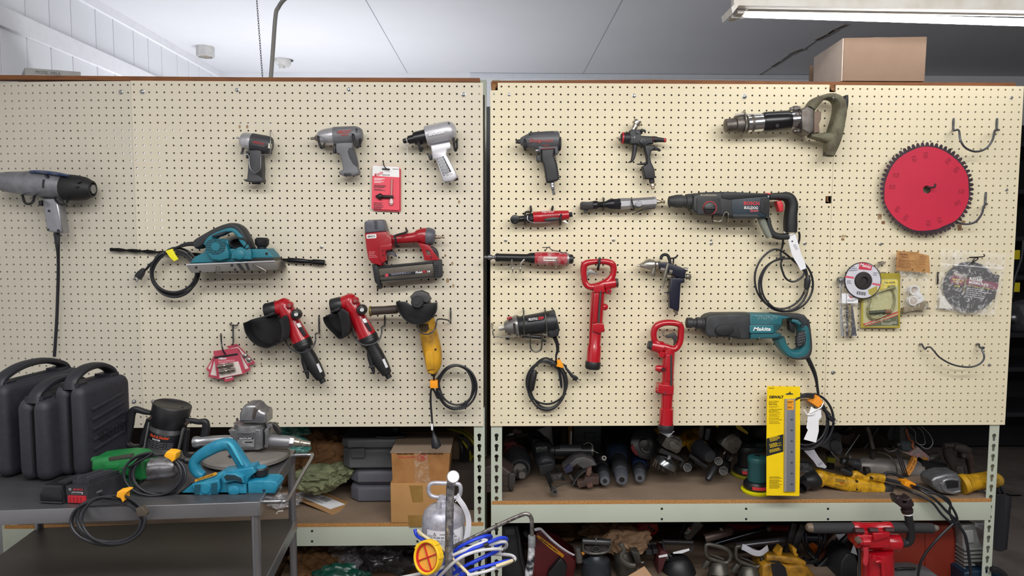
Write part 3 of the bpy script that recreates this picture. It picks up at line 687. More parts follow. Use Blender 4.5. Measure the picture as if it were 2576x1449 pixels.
mc=pt('motor_cover',pr([(1142,400),(1170,350),(1240,335),(1320,340),(1360,400),(1385,470),(1385,540),(1300,565),(1210,555),(1165,500),(1145,450)],.05,.128,18),TEAL)
pt('vent_grille',pr(el(1250,415,105,84),.125,.1285)+B(),mt('#12262e',.7),mc)
b=B()
for i in range(9):
 Y=345+i*17;w=math.sqrt(max(0,1-((Y-415)/84)**2))*102;b=b+pr(rr(1250,Y,2*w,8,3,3),.1285,.1295)
b=b+pr(rr(1250,415,12,160,2),.1285,.1295)
pt('vent_bars',b,TEAL,mc)
pt('cover_hub',dl(1250,415,[(.1285,46),(.1308,44)]),TEAL,mc)
pt('dust_port',pr(el(1482,375,98,60,a=0),.06,.112,6,[el(1486,382,84,46)]),mt('#17191d',.6))
pt('dust_mouth',pr(el(1486,382,84,46),.06,.08),mt('#07070a',.8))
pt('pulley_cover',pr([(1412,540),(1425,470),(1480,425),(1510,420),(1560,450),(1622,460),(1622,550)],.1,.124,8),TEAL)
pt('cover_cap',dl(1495,500,[(.122,50),(.127,50),(.129,40)]),TEAL)
pt('depth_knob',lat(1735,450,1736,322,[(0,44),(.25,46),(.35,60),(.45,70),(.85,72),(1,55)],.072),BLK)
pt('side_hole',dl(1783,490,[(.106,15),(.1085,15)]),BLK)
bs_=pt('blade_slot',pr([(1450,570),(1490,568),(1560,662),(1520,664)],.1,.1112)+pr([(1545,566),(1575,565),(1610,660),(1585,660)],.1,.1112),BLK)
pt('sole_hole',dl(1048,634,[(.108,14),(.111,14)],12)+dl(1420,610,[(.108,15),(.111,15)],12)+dl(1455,655,[(.108,13),(.111,13)],12)+dl(1090,678,[(.108,12),(.111,12)],12),BLK)
pt('cord',tube([(1060,390,d,26),(1000,387,d,24),(950,392,d,22),(880,412,.06,18),(820,440,.05,13)]+coil(825,695,232,228,4,13,.05,11,.006,4.6,.11)+[(720,480,.05),(640,550,.05),(570,600,.05),(530,650,.045),(480,680,.045)],13,4),CORD)
plug(460,695,125,55,.045,CUR[0])
pt('tape_flag',pr([(728,460),(800,438),(830,500),(862,545),(820,570),(775,530)],.058,.0635,2),mt('#ece224',.6))
hook('bent steel wire hook under the left part of the teal planer',[(1262,618,-.004),(1262,625,.116),(1265,690,.118),(1400,700,.118),(1700,698,.118),(1775,672,.116),(1640,600,.116),(1640,620,-.004)],6,mt('#8a8580',.3,.8))
T('drill_bit','long black spiral masonry drill bit resting behind the teal planer','drill bit',P(1200,510,.014))
a,e=P(160,445,.014),P(1885,551,.014);q=[];n_=150
for ph in(0,PI):
 l=[]
 for i in range(n_):
  t=i/(n_-1);p=a+(e-a)*t;an=ph+t*34;l.append(p+ZA_*(.0036*math.sin(an))+V((0,-.0036*math.cos(an),0)))
 q.append(sw(l,.0032,n=6))
pt('flute',q[0]+q[1]+sw([a,e],.003,n=8),mt('#1b1a1b',.35,.5))
pt('cutting_tip',lat(156,446,190,447,[(0,18),(.4,22),(1,18)],.014,n=6),mt('#2b2a2b',.35,.6))
pt('shank',lat(1853,543,2390,584,[(0,30),(.06,32),(.06,12),(.26,14),(.3,26),(.6,26),(.62,22),(.75,22),(.77,30),(.99,30),(1,24)],.014),mt('#17171a',.3,.4))
z(820,520,6.038);d=.045
T('nail_gun','red pneumatic finish nailer with grey head cap and long bronze magazine','nail gun',P(1200,1100,d))
nr=mt('#98121f',.32,n=.2,c2='#7a0d18',coat=.3);ng=mt('#55565f',.45,n=.5,c2='#3f4048')
pt('head_cap',pr([(580,245),(602,212),(700,200),(850,195),(870,215),(916,378),(800,385),(590,405),(582,330)],.012,.078,26),ng)
pt('cap_channel',pr(rr(760,275,48,130,16,4),.07,.0795,3),mt('#3b3c44',.4))
pt('cap_vent',pr(rr(655,222,115,14,5,4),.07,.0795),mt('#a8a8b0',.3,.6))
pt('body',pr([(586,405),(800,384),(917,376),(945,440),(1000,470),(1002,600),(995,648),(905,662),(905,815),(850,868),(842,900),(692,858),(640,790),(610,620)],.012,.08,18),nr)
pt('trigger_housing',pr([(805,610),(830,585),(930,575),(1002,560),(998,650),(905,664),(908,818),(852,866),(815,800)],.02,.086,10),nr)
pt('screw',dl(858,668,[(.08,15),(.0875,14)],12)+dl(872,740,[(.08,15),(.0875,14)],12),mt('#4a1218',.4))
pt('handle',gr([(880,490,60,70),(960,500,66,75),(1150,490,74,80),(1350,470,84,90),(1420,450,108,100),(1480,448,126,110),(1530,450,128,112)],d,80,2.2),nr)
pt('end_cap',lat(1522,450,1655,458,[(0,130),(.3,136),(.75,122),(1,95)],d),ng)
pt('air_fitting',lat(1648,465,1800,462,[(0,24),(.15,30),(.3,30),(.32,18),(.45,26),(.6,26),(.65,16),(.8,16),(.85,22),(1,22)],d,n=14),mt('#b8a594',.3,.85))
pt('bracket',pr([(1392,548),(1560,582),(1620,660),(1718,800),(1690,816),(1492,814),(1488,770),(1442,622)],.028,.066,6,[[(1515,655),(1558,665),(1597,735),(1532,727)]]),nr)
pt('bracket_bolt',dl(1597,770,[(.06,14),(.068,13)],12),mt('#3c1015',.4))
pt('bracket_pad',gr([(1590,630,30),(1650,660,36),(1680,720,32),(1705,790,16)],d,60),BLK)
pt('trigger',pr([(908,680),(1000,680),(1040,705),(1068,765),(1040,758),(1005,728),(940,735),(915,748)],.032,.06,6),ng)
pt('safety_spring',sw([P(925+14*math.sin(i*.9),750+i*3.2,d+.012*math.cos(i*.9))for i in range(40)],.0015,n=5),BLK)
mg=mt('#6b655d',.38,.7,n=.7,c2='#4b463f',ns=14)
m_=pt('magazine',pr([(785,935),(1620,855),(1645,985),(1650,1048),(835,1112),(800,1100)],.03,.062,2),mg)
pt('magazine_rail',pr([(780,905),(1640,825),(1645,857),(785,937)],.026,.066,3)+pr([(828,1108),(1650,1046),(1650,1062),(832,1128)],.028,.064),BLK)
pt('lower_rail',pr([(832,1128),(1650,1060),(1652,1080),(1000,1150),(836,1162)],.03,.06,2),mg)
pt('nose',pr([(698,880),(785,885),(800,1000),(835,1240),(828,1252),(790,1245),(775,1180),(740,1140)],.025,.068,8),BLK)
pt('driver_tip',lat(786,1235,784,1302,[(0,14),(.6,12),(.65,5),(1,4)],d,n=8),mt('#3a3632',.4,.6))
pt('magazine_cap',pr([(1622,826),(1730,805),(1746,815),(1765,1055),(1742,1080),(1650,1078),(1640,980)],.02,.072,10)+sum((pr(rr(1672,890+28*i,70,12,5,3),.07,.0745,2)for i in range(5)),B()),mt('#1f2024',.55))
lb=pt('label_strip',pr([(820,1052),(890,1030),(1350,985),(1580,960),(1590,992),(1340,1030),(830,1068)],.06,.0624),mt('#15151c',.4),m_)
pt('label_spot',pr(el(922,1042,26,24),.0624,.0627),mt('#c23a4a',.5),m_)
tx('Finish',1412,995,34,.063,WHT,105,5,par=m_,bold=.02,shear=.2);tx('PRO',1500,987,32,.063,mt('#d02432',.5),66,5,par=m_,bold=.02,shear=.2);tx('18',1560,982,32,.063,WHT,40,5,par=m_,bold=.02)
lines(990,1020,320,2,16,8,.063,mt('#8a8ba0',.5),6,4,m_)
st=pt('sticker',pr(rr(690,450,150,62,14,4),.079,.0806),WHT);tx('SENCO',690,450,32,.0812,BLK,118,4,par=st,bold=.03)
lines(650,690,140,4,26,8,.0806,mt('#c9868a',.5),2,3)
hook('black-tipped peg hook over the red nailer handle',[(1222,345,-.004),(1218,390,.06),(1050,440,.092),(1052,480,.094),(1062,550,.09),(1082,600,.08),(1112,606,.06)],16,RUB)
ROT=mt('#a30f1d',.28,n=.15,c2='#860c17',coat=.5)
def red_grinder(label,ox,oy,guard,rim):
 z(620+ox,720+oy,5.573);d=.058
 T('angle_grinder',label,'angle grinder',P(680,600,d))
 g_=ROT
 pt('body',lat(535,285,772,770,[(-.22,20),(-.2,60),(-.12,98),(0,114),(.25,118),(.5,112),(.8,126),(1,136)],d),g_)
 pt('gear_head',lat(560,270,395,318,[(0,108),(.6,106),(1,96)],d),g_)
 pt('guard_collar',lat(430,318,265,352,[(0,108),(.15,114),(.9,112),(1,100)],d),BLK)
 pt('spindle',lat(395,375,255,432,[(0,26),(.5,24),(.55,17),(1,15)],d+.035,n=12),mt('#3c3c40',.35,.6))
 pt('valve_boss',dl(595,265,[(d+.02,48),(d+.036,46),(d+.038,40)],20),g_)
 pt('valve_plug',dl(600,268,[(d+.037,30),(d+.040,28)],16),mt('#b06a6a',.3,.6))
 k=pt('regulator_knob',dl(678,402,[(d+.02,74),(d+.038,72),(d+.048,56),(d+.050,40)]),BLK)
 pt('knob_screw',dl(694,398,[(d+.049,26),(d+.052,25)],16),WHT,k);pt('screw_slot',pr(rr(694,398,6,46,0,0),d+.0518,d+.0526),BLK,k)
 s=pt('sticker',pr([(692,525),(735,512),(830,680),(800,705)],d+.018,d+L(122,d)-.0015),mt('#26262a',.4));pt('sticker_badge',pr([(694,528),(738,514),(768,570),(728,582)],d+.02,d+L(122,d)-.001),WHT,s)
 pt('collar',lat(766,760,822,872,[(0,139),(.4,141),(.42,133),(.5,137),(.9,132),(1,122)],d),BLK)
 h=pt('handle',lat(800,850,1080,1352,[(0,100),(.12,90),(.3,98),(.55,96),(.75,84),(.88,68),(.9,44),(1,42)],d,ex=2.4),mt('#1a1a1d',.5))
 pt('handle_label',pr([(978,1095),(1008,1080),(1062,1198),(1030,1214)],d+.018,d+L(94,d)),mt('#dcdce0',.5),h)
 pt('throttle_lever',gr([(800,950,30),(800,1040,34),(822,1140,30),(850,1230,26),(862,1295,14)],d+.012,26),BLK)
 pt('lever_lock',lat(790,1200,880,1190,[(0,14),(1,14)],d+.02,n=8),mt('#55555a',.35,.7))
 gm_=mt('#131316',.32,n=.4,c2='#2a2625',ns=9)
 zz_=list(Z);guard();gd=pt('guard',pr(rim[0],.03,.036,3),gm_)
 pt('guard_rim',rim[1](),gm_,gd)
 Z[:]=zz_
def g1():pass
def rim_strip(l,th,d0,d1):
 pts=[P(X,Y,(d0+d1)/2)for X,Y in cr(l,4)]
 v=[];f=[]
 for i,p in enumerate(pts):
  t=(pts[min(i+1,len(pts)-1)]-pts[max(i-1,0)]);t.y=0;t.normalize();nn=V((-t.z,0,t.x))*th
  for y,o in((-d0,0),(-d1,0),(-d1,1),(-d0,1)):v.append(V((p.x+nn.x*o,y,p.z+nn.z*o)))
 m=len(pts)
 for i in range(m-1):
  for j in range(4):k=(j+1)%4;f.append([4*i+j,4*i+k,4*i+4+k,4*i+4+j])
 f+=[[0,1,2,3],[4*m-1,4*m-2,4*m-3,4*m-4]]
 return B(v,f)
ga=[(0,498),(70,466),(200,432),(330,402),(440,440),(560,398),(590,470),(610,590),(605,690),(560,745),(450,805),(330,848),(200,812),(100,735),(30,630)]
red_grinder('red air angle grinder with a wide black half-moon guard, left of the red pair',0,0,g1,(ga,lambda:rim_strip([(0,498),(30,630),(100,735),(200,812),(330,848),(450,805),(560,745),(605,690),(610,590),(590,470),(560,398)],.004,.03,.098)+pr([(455,470),(560,398),(590,470),(610,590),(600,690),(560,745),(460,800),(490,690),(492,600),(480,530)],.092,.0985,3)+rim_strip([(75,480),(120,610),(230,740),(340,800),(440,790),(490,690)],.002,.036,.039)))
def g2():z(500,700,3.45)
gb=[(1098,330),(1140,308),(1200,290),(1300,285),(1312,380),(1316,440),(1300,490),(1240,515),(1190,470),(1140,420),(1110,375)]
red_grinder('red air angle grinder with a narrow brown-black guard, right of the red pair',165.8,-11.6,g2,(gb,lambda:rim_strip([(1098,330),(1110,375),(1140,420),(1190,470),(1240,515),(1300,490),(1316,440)],.003,.03,.1)+pr([(1205,300),(1245,262),(1300,300),(1316,380),(1314,450),(1290,505),(1240,514),(1240,440),(1225,360)],.09,.104,4)))
z(620,720,5.573)
ws=mt('#4b4c50',.4,.7)
hook('bent wire cradle under the collar of the left red angle grinder',[(1016,428,-.004),(1016,440,.008),(1018,635,.01),(1015,660,.02),(970,668,.09),(968,760,.1),(930,850,.115),(840,915,.118),(740,930,.118),(640,890,.112),(580,830,.1),(545,765,.06),(545,765,-.004)],11,ws)
z(500,700,3.45)
hook('bent wire cradle under the collar of the right red angle grinder',[(1614,325,-.004),(1614,335,.008),(1614,400,.01),(1608,415,.02),(1588,425,.09),(1585,490,.1),(1550,550,.115),(1470,580,.118),(1400,565,.115),(1350,510,.1),(1330,440,.06),(1330,440,-.004)],7,ws)
d=.06
T('angle_grinder','worn yellow corded angle grinder with black half-round guard and brown side handle','angle grinder',P(2010,500,d))
yw=mt('#c8941a',.5,n=1,c2='#6e4f18',ns=16)
pt('body',gr([(1975,330,66),(1985,420,74),(2005,520,78),(2020,600,82),(2035,690,76),(2035,760,66),(2022,812,40)],d,76,2.6),yw)
pt('gear_case',gr([(1925,215,85),(1950,290,92),(1980,360,80)],d,80,3),mt('#2c2b2c',.5,n=.6,c2='#5a5550'))
gd=pt('guard',pr([(1718,200),(1800,206),(1880,262),(1960,240),(2010,215),(2070,210),(2066,285),(2015,355),(1925,396),(1830,382),(1760,318),(1725,250)],.092,.1,4),mt('#161618',.35,n=.3,c2='#303030'))
pt('guard_rim',rim_strip([(1718,200),(1725,250),(1760,318),(1830,382),(1925,396),(2015,355),(2066,285),(2070,210)],.003,.096,.13),mt('#1d1d20',.35),gd)
pt('guard_collar',pr([(1832,160),(1868,122),(1930,108),(1985,132),(2016,185),(1985,216),(1850,200)],.07,.105,10,[el(1895,208,40,40)]),mt('#38373a',.5,n=.6,c2='#55524e'))
pt('lock_flange',dl(1893,210,[(.09,56),(.118,54),(.122,44),(.122,24),(.126,22),(.126,8)]),mt('#3f3f42',.4,.4))
pt('side_handle',lat(1490,284,1760,268,[(0,42),(.02,44),(.05,38),(.4,36),(.85,38),(.87,30),(1,28)],.07),mt('#3b302b',.6,n=.4,c2='#2a2220'))
pt('handle_ring',lat(1482,285,1500,284,[(0,40),(.3,44),(1,44)],.07),mt('#8a7a3c',.4,.6))
pt('worn_label',pr([(1905,400),(1990,395),(2000,440),(1975,470),(1930,462),(1912,430)],d+.02,d+L(78,d)),mt('#3a2a12',.7))
pt('switch_pad',pr([(1966,650),(1990,630),(2030,640),(2048,790),(1980,800),(1968,740)],d+.014,d+L(78,d)+.004,5),yw)
b=B()
for i in range(4):b=b+pr(rr(2078+i*6,690,4,66,1,4),d+.01,d+.0235-.003*i)
pt('vent_slot',b+pr(el(2055,618,8),d+.02,d+L(80,d)+.001),BLK)
pt('cord',tube([(2030,805,d,26),(2040,850,.055,22),(2046,900,.045,12)]+coil(2235,935,162,186,4,9,.045,21,.005,3.6,.08)+[(2075,1040,.04),(2045,980,.04),(2018,960,.045),(2012,1060,.045),(2022,1200,.045),(2030,1300,.05),(2036,1350,.05)],9.5,5),CORD)
pt('cord_tape',pr([(2005,893),(2072,890),(2075,955),(2008,955)],.03,.062,3),ORG)
z(600,1040,3.542)
pl=pt('plug',lat(1735,170,1765,300,[(0,12),(.15,14),(.3,24),(.6,38),(.85,44),(.98,44),(1,36)],.05),CORD);pt('plug_face',lat(1762,288,1772,310,[(0,30),(1,20)],.055),mt('#3a2e2a',.5),pl)
pt('cord_label',lat(1722,92,1728,148,[(0,11),(1,11)],.05),PAPER)
z(500,700,3.45)
hook('bent wire cradle under the yellow angle grinder',[(2186,270,-.004),(2186,280,.006),(2186,365,.01),(2180,376,.02),(2150,360,.06),(2075,356,.1),(2062,400,.11),(2040,455,.125),(1985,486,.128),(1925,470,.126),(1895,420,.11),(1890,400,-.004)],7,ws)
cp=mt('#b8465a',.5,n=.2,c2='#a23a4e')
cards=[([(240,590),(330,570),(492,735),(430,760)],.018,'rearmost fanned red coupler card, pointing right'),([(262,620),(345,610),(452,795),(385,820)],.021,'red coupler card fanned behind the front one on its right'),([(150,640),(230,622),(130,852),(64,790)],.024,'red coupler card sticking out furthest to the left of the bunch'),([(135,660),(260,650),(225,880),(80,855)],.027,'red coupler card fanned behind the front one on its left'),([(170,655),(310,645),(300,885),(225,900)],.03,'red coupler card whose corner hangs below the front one'),([(126,632),(338,604),(412,824),(160,876)],.035,'front red card holding two silver coupler plugs')]
for(q,d,lab)in cards:
 c=(sum(p[0]for p in q)/4,sum(p[1]for p in q)/4);T('coupler_card',lab,'blister pack',P(c[0],q[2][1],d),'carded coupler plugs')
 pt('card',pr(q,d-.001,d),cp)
 k=lambda p,s,oy=0:(c[0]+(p[0]-c[0])*s,c[1]+(p[1]-c[1])*s+oy)
 pt('blister',pr([k(p,.78,22 if d==.035 else 4)for p in q],d,d+.0004),mt('#ded2cc',.4))
 if d==.035:
  pt('red_band',pr([(134,652),(343,622),(372,715),(150,752)],d+.0004,d+.0007),cp);pt('header_bar',pr([(133,680),(338,650),(342,668),(137,700)],d+.0007,d+.001),mt('#2a2024',.5))
  tx('Milton',205,696,20,d+.0014,WHT,70,6,bold=.03,shear=.3);tx('MALE COUPLER PLUG',240,717,10,d+.0014,mt('#f0d0d4',.5),140,5,bold=.02);tx('CONNECTEUR MALE',240,734,10,d+.0014,mt('#f0d0d4',.5),130,5,bold=.02)
  for(a,e)in(((165,768),(300,745)),((180,815),(315,790))):pt('coupler_plug',lat(*a,*e,[(0,17),(.1,19),(.28,19),(.3,12),(.42,17),(.5,12),(.55,20),(.75,21),(.78,16),(1,16)],d+.008,n=12),mt('#a59c92',.3,.85))
 elif d==.018:
  for(X,Y)in((398,675),(430,710)):pt('coupler_plug',dl(X,Y,[(d,20),(d+.01,18),(d+.012,9)],8),mt('#9fa09c',.35,.8))
hook('long double-prong peg hook standing behind the bunch of red coupler cards',[(270,392,-.004),(276,402,.01),(298,408,.016),(330,408,.012),(342,392,-.004)],6,mt('#55565a',.35,.8));o=CUR[0]
pt('prong',tube([(298,400,.012),(297,470,.014),(300,540,.03),(297,575,.05)],7),mt('#55565a',.35,.8),o)
hook('peg hook prong carrying the bunch of red coupler cards',[(192,480,-.004),(193,500,.03),(198,570,.05),(212,630,.052),(232,658,.045)],7,mt('#3f4044',.35,.8))
z(1240,280,4.2625);d=.056
T('impact_wrench','dark grey pistol impact wrench with red script lettering on the right board','impact wrench',P(560,450,d))
sg=mt('#55565a',.45,n=.3,c2='#434448');gf=mt('#1f2024',.5)
LX_=L(1,d)
pt('motor_housing',lat(292,325,712,312,[(0,30),(.02,42),(.1,60),(.22,82),(.35,95),(.8,100),(.97,98),(1,80)],d),sg)
pt('anvil',lat(243,326,300,325,[(0,20),(.3,22),(.3,17),(.5,24),(1,24)],d,n=8),mt('#3b3a3a',.4,.6))
pt('rear_housing',pr([(525,260),(680,215),(706,300),(706,440),(698,456),(666,466),(660,405),(520,410),(514,450),(490,440),(480,370)],d-.02,d+.022,18),sg)
pt('handle',pr([(520,405),(662,395),(652,470),(672,520),(692,580),(712,725),(690,745),(600,765),(578,765),(570,720),(550,590),(524,520)],d-.018,d+.02,18),gf)
pt('grip_ribs',sum((pr(rr(660+i*4.2,478+i*20.5,34-i*.6,7,3,-18),d+.012,d+.0215,2)for i in range(13)),B()),gf)
pt('top_grip',pr([(386,226),(640,212),(652,225),(648,250),(500,262),(404,266),(388,250)],d-.012,d+.0225,6),mt('#2b2c30',.6))
pt('trim_line',pr([(516,402),(665,390),(665,396),(516,409)],d+.018,d+.0228),mt('#8e2026',.5))
pt('trigger',pr([(466,462),(500,470),(520,500),(518,535),(540,540),(540,548),(470,530)],d-.01,d+.01,5),gf)
pt('air_valve',lat(458,425,488,420,[(0,20),(1,22)],d+.01,n=10),STL)
pt('air_fitting',lat(628,755,656,898,[(0,24),(.22,28),(.22,20),(.3,26),(.42,26),(.44,15),(.55,22),(.62,15),(.75,14),(.78,18),(.9,17),(1,13)],d,n=12),STL)
tx('Snap-on',514,318,52,d+L(99,d)+.0006,mt('#9c2a2e',.5),255,1,bold=.02,shear=.25);tx('MG325',568,366,17,d+L(90,d)-.001,mt('#8a2a2e',.5),70,1,bold=.02)
hook('black peg hook around the nose of the dark grey impact wrench',[(342,298,-.004),(342,302,.07),(340,350,.084),(342,405,.078),(346,412,.05),(346,412,-.004)],13,RUB)
hook('black peg hook around the back of the dark grey impact wrench',[(720,285,-.004),(720,290,.07),(722,350,.086),(718,405,.078),(712,412,.05),(712,412,-.004)],13,RUB)
d=.045
T('spray_gun','matt black paint spray gun with red rings and silver paint inlet','spray gun',P(1640,600,d))
bk=mt('#1b1c21',.5)
pt('body',pr([(1468,205),(1500,192),(1580,195),(1592,268),(1715,276),(1722,345),(1670,350),(1630,372),(1580,372),(1556,352),(1480,352),(1462,320)],d-.014,d+.016,10),bk)
pt('air_cap',lat(1330,284,1472,290,[(0,7),(.27,8),(.27,40),(.35,52),(.42,60),(.9,62),(1,58)],d),bk);pt('red_ring',lat(1380,287,1398,288,[(0,60),(.5,63),(1,62)],d),mt('#b5242c',.4))
pt('nozzle',lat(1325,284,1372,285,[(0,8),(.5,10),(1,14)],d,n=10),mt('#9a8f80',.3,.8))
pt('paint_inlet',lat(1500,208,1556,100,[(0,26),(.3,26),(.32,32),(.6,30),(.62,48),(.78,50),(.8,38),(.9,38),(.92,46),(1,44)],d,n=16),mt('#c4beb4',.25,.85))
pt('fan_knob',lat(1715,300,1856,312,[(0,34),(.3,32),(.3,28),(.85,22),(1,20)],d),bk)
pt('red_ring',lat(1712,302,1722,303,[(0,33),(1,32)],d),mt('#b5242c',.4));pt('red_ring',lat(1832,310,1852,312,[(0,23),(1,22)],d),mt('#b5242c',.4))
pt('rail_arm',lat(1585,288,1730,296,[(0,24),(1,26)],d),bk)
pt('lever_catch',gr([(1582,208,14),(1620,206,12),(1634,222,8),(1628,232,5)],d+.006,14),bk)
pt('handle',pr([(1625,360),(1735,362),(1745,395),(1700,430),(1688,480),(1700,545),(1735,620),(1742,700),(1725,726),(1632,724),(1606,590),(1660,560),(1652,480)],d-.016,d+.017,14),bk)
pt('spur',gr([(1722,400,22),(1765,408,14),(1792,426,8)],d,40),bk)
pt('guard_spur',gr([(1545,568,5),(1590,566,9),(1650,560,18)],d,24),bk)
pt('trigger',gr([(1522,362,26),(1514,440,23),(1502,500,20),(1482,538,12),(1452,548,5)],d+.006,40),bk)
pt('pivot',dl(1605,325,[(d+.01,30),(d+.022,28),(d+.023,12),(d+.02,10)],16)+dl(1553,222,[(d+.01,20),(d+.021,18)],14),mt('#26272d',.4))
pt('swivel',lat(1700,722,1706,768,[(0,30),(1,28)],d,n=12),bk)
pt('air_fitting',lat(1706,765,1716,838,[(0,20),(.25,32),(.55,32),(.6,18),(.8,20),(1,18)],d,n=12),mt('#a89b8a',.3,.85))
tx('X',1518,278,22,d+.0168,mt('#b9b9c2',.5),20,0,bold=.02,shear=.2);tx('SATA',1492,280,9,d+.0168,mt('#9a9aa4',.5),20,0,bold=.02)
hook('peg hook behind the black spray gun inlet lever',[(1600,190,-.004),(1600,196,.03),(1598,232,.05),(1585,240,.05)],7,mt('#35363a',.4,.7))
d=.036
T('air_ratchet','short red air ratchet with black head, lowest of the two air ratchets','air ratchet',P(520,1150,d))
pt('body',lat(430,1142,812,1110,[(0,60),(.02,65),(.4,62),(.8,54),(1,48)],d),RED)
pt('grip_pad',pr(el(638,1158,92,22,20,4),d+.008,d+L(60,d)+.0012,4),BLK)
pt('grip_ribs',sum((pr(rr(535+i*18,1126-i*1.5,7,20,3,-12),d+.01,d+L(61,d)+.0012)for i in range(10)),B()),mt('#8a0e1a',.4))
pt('collar',lat(365,1150,432,1142,[(0,48),(.1,52),(.9,54),(1,50)],d,n=8),mt('#2b2b30',.35,.5))
pt('neck',lat(240,1160,370,1150,[(0,40),(.4,34),(1,34)],d),mt('#141416',.3))
pt('ratchet_head',pr(el(237,1160,50,50),d-.012,d+.014,8),mt('#141416',.3));pt('drive_pin',dl(238,1186,[(d+.012,10),(d+.0165,8)],10),mt('#3a3a3c',.4,.5))
pt('end_cap',lat(808,1110,850,1106,[(0,26),(.2,30),(1,30)],d,n=6),mt('#26262a',.4))
pt('throttle_lever',tube([(372,1120,d+.016),(372,1165,d+.018),(420,1190,d+.016),(520,1194,d+.012),(640,1188,d+.01)],5),mt('#b9b9be',.3,.8));pt('lever_end',pr([(738,1178),(775,1166),(828,1216),(800,1210)],d-.004,d+.004,2),mt('#c8c4bc',.4,.4))
tx('MATCO',590,1080,20,d+L(48,d),mt('#e3c8ca',.5),130,2,bold=.02,shear=.3)
for i,(x,xh,s)in enumerate(((350,405,'head'),(728,640,'tail'))):
 hook('black-sleeved peg hook round the %s of the short red air ratchet'%s,[(xh,1026,-.004),(xh,1032,.012),(xh,1075,.014),(x,1085,.04),(x-4,1140,.058),(x-6,1190,.052),(x-6,1210,.034),(x-6,1210,-.004)],12,RUB)
T('air_ratchet','long silver and black air ratchet hanging above the red one','air ratchet',P(1350,1060,d))
pt('ratchet_head',pr([(942,985),(955,968),(1025,970),(1075,965),(1080,1050),(1030,1055),(955,1055),(940,1045)],d-.012,d+.016,6),mt('#2b2a2a',.4,.4));pt('anvil',pr(rr(1000,1065,40,48,3),d-.008,d+.01,2),mt('#3a3836',.4,.6))
pt('neck',lat(1070,1008,1290,996,[(0,46),(.2,50),(.3,34),(.6,34),(.85,60),(1,62)],d),mt('#222226',.3,.4))
pt('collar',lat(1288,996,1366,993,[(0,62),(1,64)],d,n=6),mt('#1f2024',.3))
pt('body',lat(1362,994,1745,970,[(0,64),(.12,64),(.25,60),(.3,56),(.9,56),(.93,60),(1,56)],d,n=8,ex=2.2),mt('#b9b9bd',.32,.75,n=.3,c2='#97979b'))
bd=pt('badge',pr(el(1562,990,38,32),d+.01,d+L(58,d)),mt('#8f8f94',.4,.6));tx('MAC',1562,982,16,d+L(58,d)+.0004,mt('#cfcfd2',.4),52,3,par=bd,bold=.02);tx('TOOLS',1562,1004,9,d+L(58,d)+.0004,mt('#cfcfd2',.4),50,3,par=bd,bold=.02)
pt('air_fitting',lat(1742,970,1842,972,[(0,14),(.1,28),(.3,28),(.32,16),(.5,22),(.6,14),(.8,14),(.85,20),(1,18)],d,n=12),mt('#b3a894',.3,.85))
pt('throttle_lever',gr([(1505,1100,3),(1580,1065,6),(1640,1045,12),(1735,1030,14)],d+.004,24),mt('#2b2b2e',.35,.5))
for i,(x,s)in enumerate(((1188,'black neck'),(1490,'silver body'))):
 hook('black-sleeved peg hook round the %s of the long air ratchet'%s,[(x-5,928,-.004),(x-4,930,.012),(x-2,950,.05),(x+10*i,1000,.062),(x+22*i,1040,.055),(x-6+20*i,1058,.03),(x-10,1050,-.004)],8,RUB)
z(1650,180,3.018);d=.06
T('chipping_hammer','old steel and green pneumatic chipping hammer with D handle, hanging highest on the right board','chipping hammer',P(1200,620,d))
og=mt('#6c6a55',.75,n=1,c2='#4a4033',ns=28,bump=.6,bs=90);sd=mt('#6a6561',.45,.7,n=.8,c2='#4a423c',ns=30)
pt('retainer',lat(522,412,735,393,[(0,36),(.03,50),(.36,52),(.38,68),(.66,72),(.68,62),(.75,74),(.8,62),(1,66)],d),sd)
pt('barrel',lat(690,397,1120,362,[(0,64),(1,64)],d),CHR)
pt('grip_sleeve',lat(805,387,1015,370,[(0,66),(.08,76),(.85,76),(1,70)],d),mt('#151518',.25))
pt('sleeve_hole',dl(922,410,[(d+L(70,d),14),(d+L(73,d),14)],12),mt('#050506',.6))
hdm=pt('backhead',pr([(1105,290),(1150,262),(1200,285),(1204,450),(1170,478),(1110,440)],d-.04,d+.034,10),sd);pt('backhead_rear',pr([(1200,300),(1258,300),(1256,360),(1240,400),(1246,460),(1200,468)],d-.03,d+.026,6),mt('#7a685a',.7,n=.6,c2='#5d4a3e'))
for k_,(X,Y,dx)in enumerate(((1018,285,0),(1062,326,.022),(1042,452,.01))):pt('through_bolt',lat(X,Y,X+75,Y-6,[(0,14),(.3,15),(.32,22),(.75,22),(.77,16),(1,16)],d+dx,n=8),sd)
pt('handle',gr([(1165,285,34,60),(1200,240,36,60),(1262,200,20,55),(1330,194,26,60),(1382,230,36,70),(1392,300,42,72),(1378,380,46,74),(1358,460,52,74),(1340,530,50,70),(1322,590,44,62),(1310,640,34,50)],d,60,2.6),og)
pt('handle_arm',gr([(1165,482,22,40),(1215,492,26,50),(1270,502,34,58),(1330,510,50,66)],d,60,2.6),og)
pt('trigger',gr([(1412,340,12),(1420,290,24),(1430,230,22),(1438,185,8)],d,40,3),mt('#2b2a2a',.5,.3))
pt('air_bushing',lat(1312,620,1308,642,[(0,40),(1,36)],d),mt('#3b332d',.7))
pt('wire_clip',tube([(600,322,d+.02),(690,324,d+.02),(830,326,d+.014)],4),STL)
hook('peg hook over the chrome barrel of the old chipping hammer',[(672,298,-.004),(672,306,.03),(680,330,.09),(690,400,.094),(680,455,.088),(660,470,.05),(655,472,-.004)],8,mt('#77736c',.4,.8))
